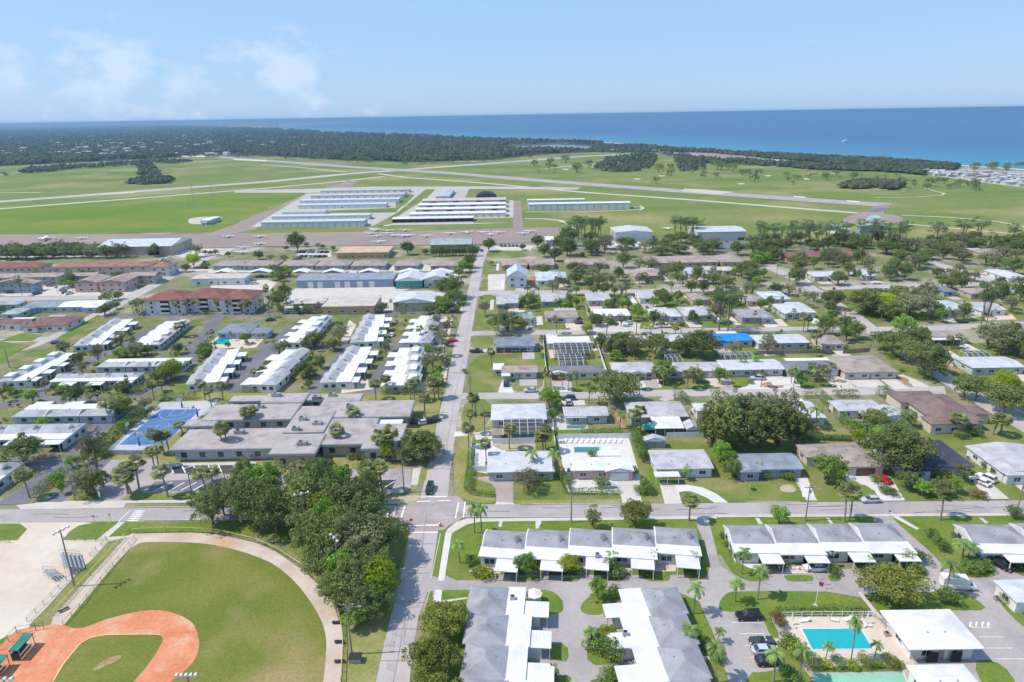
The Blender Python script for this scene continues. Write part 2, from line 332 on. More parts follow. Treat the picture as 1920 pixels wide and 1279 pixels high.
# beach: a sloping ribbon along the whole shore
shore = list(cw)+far
vs = []; fs = []
for i, p in enumerate(shore):
    a = shore[max(i-1, 0)]; b = shore[min(i+1, len(shore)-1)]; d = (b-a).normalized(); nn = Vector((d.y, -d.x, 0))
    if i < len(cw) and cw[0].y > cw[-1].y: nn = Vector((-d.y, d.x, 0)) if Vector((-d.y, d.x, 0)).x+Vector((-d.y, d.x, 0)).y > 0 else nn
    else: nn = nn if nn.x > 0 else -nn
    vs += [tuple(p-nn*14+Vector((0, 0, .35))), tuple(p+nn*5+Vector((0, 0, .1))), tuple(p+nn*26+Vector((0, 0, -1.6)))]
sh = [i for i in range(len(cw)-1, -1, -1)]+list(range(len(cw), len(shore)))
for a, b in zip(sh[:-1], sh[1:]): fs += [(a*3, b*3, b*3+1, a*3+1), (a*3+1, b*3+1, b*3+2, a*3+2)]
me = bpy.data.meshes.new('beach'); me.from_pydata(vs, [], fs); me.materials.append(MATS['beach']); me.update()
o = bpy.data.objects.new('beach', me); COL.objects.link(o); struct(o)
# sea: rows of vertices at growing distance from the shore, so depth can colour the water
dist = [0, 40, 120, 260, 500, 900, 1600, 3000, 8000, 25000, 80000]
line = [shore[i] for i in sh]
line = [Vector((3500, -300, 0))]+line
V = []; S = []
nrm = []
for i, p in enumerate(line):
    a = line[max(i-1, 0)]; b = line[min(i+1, len(line)-1)]; d = (b-a).normalized(); n_ = Vector((d.y, -d.x, 0)); nrm.append(n_ if n_.x+n_.y*.3 > 0 else -n_)
for _ in range(3): nrm = [(nrm[max(i-1, 0)]+nrm[i]+nrm[min(i+1, len(nrm)-1)]).normalized() for i in range(len(nrm))]
base_n = Vector((.8, .6, 0))
for j, dd in enumerate(dist):
    for p, n_ in zip(line, nrm):
        nn = n_.lerp(base_n, min(1, dd/3000)).normalized(); q = p+nn*dd; V.append((q.x, q.y, -.9)); S.append(dd)
k = len(line); fs = [(j*k+i, j*k+i+1, (j+1)*k+i+1, (j+1)*k+i) for j in range(len(dist)-1) for i in range(k-1)]
me = bpy.data.meshes.new('sea'); me.from_pydata(V, [], fs); me.materials.append(MATS['sea']); at = me.attributes.new('shore', 'FLOAT', 'POINT'); at.data.foreach_set('value', S); me.update()
o = bpy.data.objects.new('sea', me); COL.objects.link(o); struct(o)

# ---- far woodland floor, airfield, golf course
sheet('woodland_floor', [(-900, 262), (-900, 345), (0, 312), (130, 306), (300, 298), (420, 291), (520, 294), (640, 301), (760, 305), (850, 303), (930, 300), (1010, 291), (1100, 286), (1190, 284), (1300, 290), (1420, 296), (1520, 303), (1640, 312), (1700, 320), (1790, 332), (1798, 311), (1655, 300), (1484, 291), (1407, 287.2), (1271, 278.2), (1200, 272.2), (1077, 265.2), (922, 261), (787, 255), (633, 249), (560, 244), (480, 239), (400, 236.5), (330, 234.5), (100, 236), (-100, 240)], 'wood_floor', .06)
sheet('airfield_grass', [(-700, 350), (-700, 520), (0, 440), (400, 436), (1060, 430), (1062, 446), (1140, 440), (1430, 452), (1560, 462), (1700, 470), (2300, 520), (2600, 470), (1920, 345), (1800, 333), (1700, 321), (1640, 313), (1520, 304), (1420, 297), (1300, 291), (1190, 285), (1100, 287), (1010, 292), (930, 301), (850, 304), (760, 306), (640, 302), (520, 295), (420, 292), (300, 299), (130, 307), (0, 313)], 'air_grass', .12)
sheet('airfield_meadow', [(-600, 430), (0, 392), (312, 369), (540, 361), (560, 366), (400, 434), (0, 438), (-600, 470)], 'air_grass_lush', .16)
sheet('pond', [(930, 277), (960, 275), (1010, 273), (1040, 271), (1080, 273), (1120, 276), (1128, 279), (1118, 281), (1080, 281.5), (1030, 280.5), (960, 280)], 'pond', .16, 1)
sheet('pond', [(729, 262), (742, 257.4), (768, 257.6), (765, 261.5)], 'pond', .16)
sheet('pond', [(-200, 360), (0, 370), (0, 366), (-200, 352)], 'runway', .16)
strip('runway', [(-400, 412), (0, 378.5), (500, 341), (650, 326.5), (760, 318.5), (1107, 292.5), (1165, 290)], 27, 'runway', .2, road=True)
strip('runway', [(330, 287), (440, 297), (640, 312), (845, 325), (1040, 341), (1284, 359), (1500, 374), (1665, 385)], 32, 'asphalt', .22)
strip('taxiway', [(-400, 436), (0, 392), (312, 368), (500, 353), (636, 341), (720, 331)], 12, 'taxi_pale', .2)
strip('taxiway', [(710, 326), (760, 333), (900, 343), (1100, 361.5), (1300, 375.5), (1608, 400)], 10, 'taxi_pale', .24)
strip('taxiway', [(1020, 317), (1150, 303), (1180, 297)], 7, 'taxi_pale', .2)
strip('taxiway', [(490, 309), (560, 314), (650, 323)], 9, 'taxi_pale', .2)
strip('taxiway', [(285, 303), (345, 304), (440, 300)], 6, 'taxi_pale', .2)
strip('taxiway', [(-200, 350), (0, 329), (45, 322)], 5, 'taxi_pale', .2, road=False)
strip('taxiway', [(-200, 375), (0, 362), (78, 361)], 7, 'taxi_pale', .2, road=False)
sheet('bare_patch', [(338, 292), (390, 292.5), (385, 294.5), (342, 294.5)], 'beach', .26)
sheet('bare_patch', [(436, 298.5), (500, 300.5), (500, 303), (440, 300.5)], 'beach', .26)
sheet('runway_marking', [(180, 364.5), (255, 359.8), (252, 362.6), (190, 366.5)], 'taxi_pale', .30)
sheet('runway_marking', [(1284, 354), (1318, 355.5), (1378, 360.5), (1344, 365.5), (1276, 359)], 'taxi_pale', .30)
sheet('runway_marking', [(1488, 368.5), (1510, 370.0), (1510, 371.4), (1488, 370)], 'paint', .34)
sheet('runway_marking', [(1588, 376.5), (1612, 378.4), (1612, 380), (1588, 378.2)], 'paint', .34)
sheet('taxiway', [(545, 384), (573, 362), (655, 352), (672, 340), (652, 338), (640, 344), (610, 352), (590, 357)], 'apron', .22)
sheet('taxiway', [(360, 441), (470, 441), (482, 428), (573, 379), (604, 361), (580, 361), (560, 370), (440, 421), (395, 437)], 'apron', .24)
sheet('taxiway', [(440, 357), (560, 355), (700, 350.5), (900, 350), (1090, 352), (1080, 356), (900, 355), (760, 356), (575, 362), (440, 362)], 'runway', .26)
sheet('hangar_apron', [(500, 425), (470, 427), (575, 364), (770, 354), (800, 354), (745, 400), (700, 424)], 'runway', .30)
sheet('hangar_apron', [(686, 428), (712, 428), (735, 413), (800, 372), (818, 354), (848, 354), (880, 354), (872, 372), (950, 376), (965, 377), (965, 418), (890, 421), (735, 423), (700, 432)], 'runway', .32)
sheet('airfield_grass', [(742, 395), (760, 384), (778, 366), (768, 364), (758, 362), (742, 380)], 'air_grass', .36)
for q in ([(610, 396), (750, 390), (742, 399), (612, 400)], [(712, 418), (737, 412), (735, 420), (705, 426)], [(500, 390), (530, 384), (520, 390), (495, 396)]): sheet('airfield_grass', q, 'air_grass', .37)
sheet('airfield_grass', [(445, 437), (500, 427), (686, 427), (690, 431), (680, 435), (460, 438)], 'air_grass', .38)
sheet('airfield_grass', [(708, 432), (716, 425), (890, 422), (962, 424), (962, 428), (700, 436)], 'air_grass', .38)
sheet('airfield_grass', [(884, 411), (962, 409), (962, 418), (888, 419)], 'air_grass', .38)
sheet('taxiway', [(963, 377), (977, 377), (982, 428), (962, 428)], 'apron', .40)
strip('taxiway', [(983, 411), (1020, 411), (1050, 414), (1068, 421), (1075, 430)], 5, 'taxi_pale', .3)
strip('taxiway', [(985, 398), (1100, 398), (1200, 394), (1206, 391), (1200, 387), (1188, 388)], 4, 'taxi_pale', .3)
sheet('airport_apron', [(-500, 462), (-500, 510), (0, 467), (380, 466), (500, 463), (620, 462), (900, 459), (1000, 455), (1062, 446), (1058, 427), (960, 427.5), (600, 434), (380, 439.5), (0, 440)], 'apron', .28, road=True)
sheet('taxiway', [(1574, 418), (1587, 407), (1622, 397), (1640, 388), (1663, 382), (1672, 388), (1649, 400), (1685, 405), (1695, 410), (1690, 417), (1672, 420), (1609, 421)], 'apron', .3, 1)
sheet('helipad', [(1621, 413.5), (1634, 404.5), (1646, 404.5), (1655, 411), (1652, 413.5)], 'teal_pad', .36)
sheet('runway_patch', [(1622, 398), (1640, 390.5), (1662, 391), (1649, 399)], 'asphalt_dark', .34)
strip('taxiway', [(1690, 404), (1780, 408), (1872, 416), (1925, 427), (2100, 455)], 4, 'taxi_pale', .24)
strip('taxiway', [(1677, 418.5), (1800, 430), (1925, 441), (2100, 458)], 4, 'taxi_pale', .24)
strip('road', [(1100, 281), (1240, 284), (1400, 300), (1500, 306), (1640, 316), (1720, 324), (1800, 336), (1870, 345), (1960, 356)], 7, 'taxi_pale', .2)
strip('golf_path', [(1640, 371), (1720, 370), (1765, 366), (1772, 363), (1750, 358), (1735, 353)], 3, 'taxi_pale', .2, road=False)
sheet('golf_green', [(1108, 312), (1120, 304), (1128, 308), (1118, 318)], 'taxi_pale', .2, 1)
for a, b in ((1060, 318), (1240, 330), (1440, 330), (1390, 345), (1512, 336), (1560, 326), (1195, 336)):
    sheet('sand_bunker', [(a-8, b), (a, b-1.2), (a+9, b), (a, b+1.2)], 'beach', .2, 1)
sheet('bare_patch', [(1800, 316), (1925, 322), (1925, 352), (1860, 345), (1790, 334), (1730, 326), (1735, 321)], 'asphalt', .18)
sheet('bare_patch', [(1240, 286), (1330, 286), (1420, 293), (1430, 299), (1330, 297), (1250, 293)], 'apron', .17)

# ---- town: lawns / pavement between the main street and the sea side
Zr = .03
sheet('main_street', [(700, 1300), (704, 1279), (731, 1160), (752, 1092), (767, 1000), (772, 985), (789, 930), (800, 885), (825, 770), (837, 720), (853, 638), (874, 560), (889, 492), (897, 474), (893, 463), (925, 463), (913, 474), (907, 492), (895, 560), (882, 638), (870, 720), (861, 770), (844, 885), (840, 930), (826, 985), (821, 1000), (807, 1092), (784, 1160), (771, 1250), (766, 1300)], 'asphalt_worn', Zr+.010, road=True)
sheet('cross_street', [(-400, 958), (-400, 988), (0, 981), (330, 976), (700, 972), (700, 948), (330, 952), (0, 955.5)], 'asphalt', Zr, road=True)
sheet('cross_street', [(700, 948), (700, 972), (870, 970), (1240, 969), (1400, 967), (1900, 963), (2400, 960), (2400, 934), (1900, 939), (1400, 943), (1000, 947)], 'asphalt', Zr+.002, road=True)
sheet('crossing_paving', [(752, 1000), (775, 975), (745, 978), (745, 942), (785, 932), (860, 930), (872, 944), (872, 972), (842, 985), (826, 1000)], 'brick_paving', Zr+.016, road=True)
sheet('crossing_centre', [(790, 944), (856, 944), (848, 974), (780, 974)], 'asphalt', Zr+.020)
for q in ([(768, 997.5), (822, 997.5), (822, 999.5), (767, 999.5)], [(797, 984), (826, 984), (826, 986), (797, 986)], [(766, 986), (795, 984.5), (795, 986), (766, 987.5)], [(786, 932), (838, 930.5), (838, 932), (786, 933.5)], [(782, 940), (845, 938), (845, 939.5), (782, 941.5)],
          [(740, 952), (744, 952), (740, 967), (736, 967)], [(758, 948), (761, 948), (753, 973), (750, 973)], [(859, 942), (861.5, 942), (855, 972), (852.5, 972)], [(871, 941), (873.5, 941), (870, 970), (867.5, 970)], [(726, 962), (729, 962), (727, 971), (724, 971)]):
    sheet('road_marking', q, 'paint', Zr+.026)
# zebra crossing on the left
for i in range(6):
    a = 958+i*3.6; sheet('road_marking', [(238+ (978-a)*.75*1, a), (259+(978-a)*.62, a), (259+(978-a)*.62-1, a+1.6), (238+(978-a)*.75-1, a+1.6)], 'paint', Zr+.026)
strip('road_marking', [(222, 978.5), (244, 957)], .2, 'paint', Zr+.025, road=False); strip('road_marking', [(246, 978), (266, 956)], .2, 'paint', Zr+.025, road=False)
# streets further up
sheet('side_street', [(853, 752), (862, 737), (1100, 735.5), (1230, 731), (1540, 728), (1700, 726), (1770, 724), (1775, 740), (1560, 741), (1220, 744), (1100, 748), (870, 749)], 'asphalt_worn', Zr+.004, road=True)
sheet('side_street', [(872, 634), (876, 621), (1100, 618), (1400, 614.5), (1610, 611), (1620, 618), (1400, 622), (1100, 627.5), (890, 629)], 'asphalt_worn', Zr+.004, road=True)
sheet('side_street', [(883, 560), (890, 546), (1000, 545), (1200, 543), (1400, 541), (1420, 545), (1200, 549), (1000, 552), (900, 555)], 'asphalt_worn', Zr+.004, road=True)
sheet('side_street', [(900, 470), (905, 461), (1080, 459), (1300, 462), (1300, 466), (1080, 465), (910, 470)], 'asphalt_worn', Zr+.004, road=True)
strip('road', [(1440, 500), (1500, 527), (1545, 557), (1600, 592), (1657, 636), (1712, 672), (1778, 712), (1850, 757), (1960, 820), (2100, 900)], 7.5, 'asphalt_worn', Zr+.006)
strip('road', [(1640, 618), (1740, 616), (1960, 606)], 7, 'asphalt_worn', Zr+.005)
strip('road', [(1540, 541), (1600, 539), (1700, 536), (1800, 534), (1960, 528)], 7, 'asphalt_worn', Zr+.005)
strip('road', [(1740, 490), (1790, 505), (1860, 530), (1930, 555)], 8, 'asphalt_worn', Zr+.007)
strip('road', [(-200, 790), (0, 688), (64, 655), (110, 630), (215, 574), (250, 555), (346, 505), (400, 478), (440, 462)], 8, 'asphalt_worn', Zr+.006)
strip('road', [(-200, 645), (0, 640), (88, 636)], 7, 'asphalt_worn', Zr+.005)
strip('road', [(-300, 566), (0, 561), (240, 557)], 9, 'asphalt_worn', Zr+.005)
strip('road', [(210, 592), (420, 590), (600, 586), (860, 584)], 6, 'asphalt_dark', Zr+.004)
strip('road', [(-100, 483), (150, 481), (300, 478), (430, 474)], 6, 'concrete', Zr+.005)
strip('road', [(340, 508), (430, 505), (560, 503), (880, 503)], 6, 'concrete', Zr+.004)
strip('road', [(860, 515), (735, 547), (700, 552), (560, 549), (500, 552)], 7, 'concrete', Zr+.004)
# big light paved yards
for q in ([(555, 541), (740, 538), (745, 560), (700, 574), (560, 576), (520, 560)], [(700, 583), (745, 546), (810, 545), (870, 560), (868, 583)], [(395, 528), (500, 525), (520, 530), (505, 545), (395, 540)], [(390, 500), (880, 497), (880, 508), (390, 511)],
          [(560, 471), (620, 470), (622, 482), (555, 484)], [(925, 462), (1000, 461), (995, 470), (940, 470)], [(0, 527), (130, 523), (245, 522), (260, 545), (236, 554), (0, 556)], [(300, 472), (380, 466), (440, 466), (420, 478), (345, 484)],
          [(915, 515), (948, 514), (946, 545), (915, 545)], [(1340, 455), (1400, 452), (1400, 470), (1345, 470)], [(1130, 452), (1240, 455), (1235, 463), (1125, 462)]):
    sheet('yard_paving', q, 'concrete' if q[0][0] != 1340 else 'asphalt_dark', Zr+.0010, road=True)
# verge lawns along the main street
for i, q in enumerate(([(846, 920), (866, 780), (880, 782), (893, 800), (880, 850), (872, 915), (875, 925), (930, 930), (928, 944), (880, 942)], [(862, 795), (873, 748), (920, 749), (920, 790), (885, 810)],
          [(872, 733), (882, 670), (940, 660), (1022, 655), (1022, 690), (1015, 734), (960, 733), (940, 720), (925, 734)], [(880, 655), (888, 632), (925, 630), (925, 652)], [(888, 620), (895, 575), (925, 575), (1020, 600), (1020, 617)], [(896, 565), (902, 553), (925, 552), (928, 563)],
          [(858, 565), (876, 552), (874, 572), (860, 575)], [(904, 514), (908, 494), (921, 494), (920, 514)], [(903, 543), (905, 523), (911, 521), (910, 543)], [(910, 485), (915, 472), (990, 472), (990, 481), (960, 484)],
          [(803, 700), (830, 700), (826, 718), (800, 718)], [(780, 765), (826, 762), (818, 785), (780, 785)])):
    sheet('lawn', q, 'lawn' if i % 2 else 'lawn_dry' if i == 0 else 'lawn', Zr+.003, 1)
# lawns under the houses right of the main street
for q in ([(870, 925), (876, 800), (1000, 800), (1900, 790), (2200, 860), (2200, 935), (1400, 942), (880, 946)], [(1020, 734), (1020, 640), (1570, 630), (1660, 700), (1700, 724), (1540, 727), (1100, 734)], [(890, 617), (900, 556), (1400, 547), (1500, 560), (1600, 609), (1400, 613), (1100, 617)],
          [(1680, 700), (1650, 650), (1920, 640), (2100, 700), (2100, 850), (1850, 740)], [(1620, 605), (1530, 545), (1700, 540), (1920, 550), (1920, 600)]):
    sheet('lawn', q, 'lawn', Zr-.006)

# ---- driveways and garden paving
O3 = (820, 720, 4.571); O4 = (1160, 720, 4.8); O5 = (1500, 700, 4.567); M3 = (860, 560, 4.8); M4 = (1220, 560, 5.486); M5 = (1540, 540, 5.05)
DR = [(O3, [(430, 795), (650, 820), (650, 1020), (505, 1030), (500, 900), (470, 860), (285, 800)], 'brick_paving'), (O3, [(650, 1020), (670, 1040), (490, 1040), (505, 1012)], 'concrete'),
      (O3, [(1020, 455), (1640, 455), (1740, 800), (1755, 880), (1560, 940), (1130, 930), (1090, 860), (1080, 740), (1060, 620)], 'concrete_pale'), (O3, [(1540, 820), (1720, 820), (1740, 980), (1740, 1035), (1590, 1035)], 'concrete'),
      (O3, [(300, 520), (520, 480), (600, 560), (430, 770), (285, 745)], 'concrete_pale'), (O3, [(310, 420), (560, 380), (560, 470), (330, 480)], 'concrete'), (O3, [(450, 520), (840, 510), (840, 570), (560, 570)], 'bare'),
      (O3, [(150, 410), (300, 400), (280, 440), (140, 455)], 'concrete_pale'),
      (O4, [(370, 900), (600, 905), (760, 935), (880, 990), (985, 1070), (860, 1070), (800, 1030), (690, 980), (600, 965), (540, 975), (570, 1075), (415, 1080)], 'concrete_pale'), (O4, [(385, 880), (500, 900), (560, 1070), (420, 1075)], 'concrete'),
      (O4, [(1580, 850), (1640, 845), (1790, 1050), (1690, 1050)], 'concrete'), (O4, [(20, 870), (170, 870), (210, 1070), (30, 1070)], 'concrete'),
      (O5, [(380, 870), (640, 870), (780, 890), (900, 1090), (690, 1095), (640, 1010), (560, 960), (400, 930)], 'concrete_pale'), (O5, [(1440, 880), (1560, 880), (1790, 1075), (1600, 1080)], 'concrete'),
      (O5, [(1740, 870), (1900, 870), (1990, 1000), (1900, 1010)], 'concrete'), (O5, [(0, 890), (60, 890), (130, 1060), (20, 1060)], 'concrete_pale'),
      (O5, [(440, 390), (800, 430), (780, 460), (560, 450)], 'concrete_pale'), (O5, [(960, 330), (1180, 330), (1220, 370), (1100, 380)], 'deck'),
      (O3, [(1030, 290), (1290, 290), (1290, 390), (1040, 395)], 'concrete'), (O3, [(985, 0), (1140, 0), (1150, 70), (985, 70)], 'concrete_pale'), (O3, [(560, 20), (620, 20), (660, 75), (520, 75)], 'concrete_pale'), (O3, [(1060, 140), (1260, 140), (1270, 185), (1090, 190)], 'concrete'),
      (O4, [(500, 50), (640, 55), (500, 140), (420, 160), (360, 140)], 'asphalt_worn'),
      (M3, [(390, 735), (460, 735), (495, 845), (355, 845)], 'concrete_pale'), (M3, [(845, 735), (965, 725), (1015, 835), (840, 835)], 'concrete_pale'), (M3, [(1560, 705), (1790, 705), (1830, 800), (1590, 805)], 'concrete_pale'),
      (M3, [(600, 290), (690, 240), (640, 200), (620, 215)], 'concrete_pale'), (M3, [(1020, 235), (1120, 200), (1140, 290), (1000, 290)], 'deck'), (M3, [(1210, 200), (1640, 220), (1620, 300), (1210, 300)], 'concrete'),
      (M3, [(100, 460), (330, 455), (330, 478), (100, 490)], 'concrete'), (M3, [(780, 320), (890, 330), (870, 400), (800, 400)], 'concrete_pale'), (M3, [(1210, 330), (1350, 340), (1350, 400), (1240, 420)], 'concrete_pale'),
      (M4, [(640, 820), (800, 800), (870, 940), (730, 940)], 'brick_paving'), (M4, [(1020, 850), (1480, 800), (1560, 930), (870, 935), (1000, 900)], 'concrete_pale'), (M4, [(1240, 215), (1340, 210), (1420, 285), (1270, 290)], 'deck'), (M4, [(230, 230), (290, 230), (350, 300), (270, 300)], 'concrete'),
      (M4, [(0, 350), (230, 370), (130, 470), (0, 440)], 'concrete'), (M4, [(1880, 800), (1920, 850), (1960, 930), (1890, 900)], 'concrete_pale'),
      (M5, [(210, 770), (400, 760), (620, 930), (520, 945), (340, 940), (190, 850)], 'concrete'), (M5, [(770, 820), (920, 880), (1030, 940), (880, 940), (840, 900), (620, 850)], 'concrete'), (M5, [(110, 850), (200, 850), (330, 945), (210, 950)], 'concrete'),
      (M5, [(1130, 700), (1400, 690), (1420, 730), (1180, 750), (1110, 760)], 'concrete_pale'), (M5, [(1520, 255), (1800, 250), (1850, 300), (1560, 310)], 'orange_lot')]
mat('orange_lot', (.72, .5, .3), (.66, .48, .32), s=.1, rough=1)
for of, q, m in DR: sheet('driveway', q, m, Zr+.0060, off=of)
sheet('flower_bed', [(1112, 890), (1180, 858), (1270, 860), (1340, 880), (1385, 915), (1300, 925), (1200, 915)], 'mulch', Zr+.010, 1, M4)
sheet('flower_bed', [(590, 870), (640, 840), (800, 840), (840, 890), (780, 910), (640, 910)], 'mulch', Zr+.010, 1, M5)
sheet('lawn', [(540, 985), (600, 965), (700, 985), (850, 1070), (600, 1068)], 'lawn', Zr+.010, 2, O4)
sheet('bare_patch', [(1440, 930), (1520, 900), (1600, 930), (1590, 980), (1470, 975)], 'bare', Zr+.004, 2, O4)
sheet('bare_patch', [(640, 1000), (1570, 990), (1570, 1020), (700, 1035)], 'lawn_dry', Zr+.004, 0, O3)

# ---- near right complex
ON = (800, 960, 3.4286); OP = (1340, 960, 3.31)
sheet('parking_paving', [(785, 1078), (1000, 1078), (1440, 1080), (1470, 1070), (1920, 1060), (2400, 1100), (2500, 1500), (1100, 1600), (830, 1500), (860, 1350), (850, 1130), (788, 1116)], 'asphalt', Zr, road=True)
sheet('verge_lawn', [(866, 972), (1310, 969), (1322, 1075), (830, 1090), (812, 1088), (828, 1000)], 'lawn_bright', Zr-.002)
sheet('driveway', [(1305, 968), (1327, 968), (1335, 1000), (1350, 1060), (1380, 1082), (1310, 1086), (1326, 1080), (1331, 1060), (1322, 1020), (1308, 990)], 'asphalt', Zr+.002, 0, road=True)
sheet('verge_lawn', [(1327, 967), (1640, 964), (1660, 985), (1700, 1030), (1345, 1040)], 'lawn_bright', Zr-.004)
sheet('driveway', [(1632, 965), (1665, 965), (1720, 1010), (1790, 1070), (1850, 1080), (1750, 1115), (1710, 1075), (1672, 1000), (1640, 976)], 'asphalt', Zr+.003, road=True)
sheet('verge_lawn', [(1672, 964), (2300, 960), (2300, 1100), (1868, 1064), (1830, 1066), (1740, 1040)], 'lawn_bright', Zr-.004)
def lawn_n(q, s=2, of=ON, m='lawn_bright'): return sheet('lawn', q, m, Zr+.030, s, of)
lawn_n([(165, 130), (200, 85), (330, 85), (345, 250), (270, 370), (415, 405), (412, 438), (115, 442), (118, 300)], 1)
lawn_n([(75, 118), (115, 118), (75, 425), (35, 410)], 0)
for q in ([(525, 420), (750, 418), (750, 436), (720, 447), (545, 445)], [(858, 425), (985, 420), (985, 440), (950, 449), (862, 447)], [(1112, 415), (1272, 412), (1272, 435), (1240, 444), (1116, 440)], [(1385, 395), (1565, 390), (1565, 440), (1530, 448), (1400, 446)],
          [(1690, 385), (1740, 180), (1790, 250), (1820, 380), (1790, 430), (1700, 447), (1680, 430)],
          [(640, 505), (800, 503), (870, 560), (882, 625), (855, 655), (735, 660), (735, 575), (640, 570)], [(778, 848), (905, 848), (914, 960), (840, 962), (780, 935)], [(830, 1055), (925, 1052), (932, 1100), (820, 1100)],
          [(1050, 540), (1100, 503), (1235, 503), (1250, 580), (1150, 590), (1145, 665), (1005, 662), (983, 605)], [(1028, 850), (1060, 815), (1130, 800), (1225, 900), (1228, 985), (1035, 988)],
          [(1050, 1090), (1080, 1075), (1250, 1075), (1250, 1110), (1050, 1110)]): lawn_n(q, 1)
lawn_n([(95, 505), (275, 503), (262, 600), (95, 600)], 0); lawn_n([(0, 520), (42, 510), (30, 610), (270, 600), (330, 860), (200, 1200), (-95, 1200), (-60, 900), (-10, 700)], 0)
lawn_n([(1605, 512), (1750, 575), (1850, 800), (1960, 1150), (1800, 1150), (1600, 700)], 0)
for q in ([(0, 40), (30, 30), (130, 260), (300, 370), (338, 395), (336, 432), (180, 432), (75, 345), (0, 170)], [(430, 393), (595, 392), (618, 415), (600, 433), (455, 433), (435, 412)], [(700, 390), (772, 390), (787, 420), (760, 433), (715, 433)],
          [(1200, 285), (1290, 350), (1324, 390), (1300, 425), (1250, 432), (1110, 425), (880, 400), (950, 380)], [(30, 560), (60, 515), (120, 490), (890, 498), (995, 645), (380, 655), (340, 650), (412, 780), (350, 787), (290, 640), (250, 622), (60, 622), (25, 600)],
          [(912, 500), (1250, 500), (1520, 492), (1620, 540), (1702, 612), (1500, 613), (1040, 600), (1020, 675), (960, 580)], [(1090, 30), (1150, 28), (1270, 130), (1460, 290), (1700, 355), (1740, 380), (1735, 407), (1560, 410), (1430, 350), (1330, 240), (1200, 130)],
          [(1825, 345), (1920, 315), (1990, 300), (1990, 420), (1850, 378)], [(1722, 500), (1780, 465), (1990, 465), (1990, 505)], [(1735, 520), (1990, 520), (1990, 780), (1830, 640)],
          [(195, 1000), (350, 992), (430, 960), (355, 812), (410, 808), (470, 870), (560, 980), (640, 1100), (200, 1150)], [(1590, 925), (1730, 920), (1840, 1000), (1900, 1150), (1700, 1150)],
          [(-60, 780), (0, 800), (75, 1050), (-30, 1100)]): sheet('lawn', q, 'lawn_bright', Zr+.030, 1, OP)
sheet('sidewalk', [(876, 973), (1340, 969), (1345, 973), (900, 979), (876, 984), (858, 994), (847, 1001), (835, 1001), (839, 993), (856, 979)], 'concrete', Zr+.034)
sheet('sidewalk', [(1340, 966), (1920, 963.5), (2300, 961), (2300, 965), (1920, 967.5), (1340, 970.5)], 'concrete', Zr+.034)
sheet('sidewalk', [(816, 1107), (829, 1107), (826, 1137), (812, 1137)], 'concrete_pale', Zr+.034)
sheet('sidewalk', [(835, 1001), (847, 1001), (833, 1090), (821, 1090)], 'concrete_pale', Zr+.034)
for q in ((ON, [(700, 60), (740, 60), (720, 110), (700, 110)]), (ON, [(95, 572), (262, 550), (262, 560), (95, 588)]), (ON, [(470, 60), (490, 60), (480, 100), (460, 100)]), (OP, [(885, 500), (910, 500), (1040, 660), (1020, 672)]), (OP, [(340, 790), (470, 790), (480, 805), (340, 808)]), (OP, [(250, 40), (275, 40), (300, 80), (275, 80)]),
          (OP, [(690, 40), (710, 40), (755, 100), (735, 100)]), (OP, [(1640, 40), (1660, 40), (1700, 70), (1680, 75)]), (OP, [(1100, 30), (1140, 30), (1270, 105), (1255, 115)]), (ON, [(1745, 930), (1890, 930), (1895, 950), (1750, 952)]), (OP, [(1735, 505), (1860, 503), (1860, 522), (1740, 524)])):
    sheet('footpath', q[1], 'concrete', Zr+.042, 0, q[0])
for q in ([(330, 345), (480, 350), (475, 400), (400, 400), (270, 385)], [(690, 340), (790, 355), (785, 405), (680, 395)], [(940, 340), (1045, 345), (1040, 395), (960, 405)], [(1190, 330), (1320, 340), (1320, 390), (1180, 385)], [(1460, 325), (1610, 340), (1600, 385), (1470, 385)]): sheet('patio', q, 'deck', Zr+.044, 0, ON)
for q in ([(1235, 1010), (1400, 1010), (1400, 1090), (1235, 1090)], [(650, 520), (735, 520), (735, 575), (650, 570)], [(1120, 775), (1225, 775), (1225, 890), (1170, 900)], [(700, 1055), (790, 1055), (790, 1100), (700, 1100)]): sheet('patio', q, 'deck', Zr+.044, 0, ON)
sheet('patio', [(130, 305), (300, 310), (325, 385), (200, 345)], 'concrete_pale', Zr+.044, 0, OP); sheet('patio', [(430, 330), (600, 330), (610, 385), (440, 385)], 'deck', Zr+.044, 0, OP)
sheet('pool_deck', [(440, 650), (1000, 650), (1110, 760), (1245, 935), (1150, 945), (600, 968), (560, 960), (470, 800)], 'deck', Zr+.036, 0, OP)
sheet('lawn', [(590, 962), (1150, 958), (1160, 990), (610, 998)], 'lawn', Zr+.048, 0, OP)
sheet('sport_court', [(600, 1006), (1160, 1000), (1210, 1100), (640, 1120)], 'court_green', Zr+.040, 0, OP)
sheet('footpath', [(1150, 950), (1240, 935), (1240, 960), (1180, 1000), (1215, 1100), (1190, 1100)], 'concrete', Zr+.038, 0, OP)
for a, b in (((160, 757), (305, 757)), ((190, 830), (290, 830)), ((220, 905), (290, 905)), ((110, 690), (290, 690)), ((1640, 778), (1790, 778)), ((1690, 847), (1850, 847)), ((1750, 914), (1920, 914)), ((1600, 720), (1720, 722))): strip('parking_line', [a, b], .12, 'paint', Zr+.008, OP, road=False)
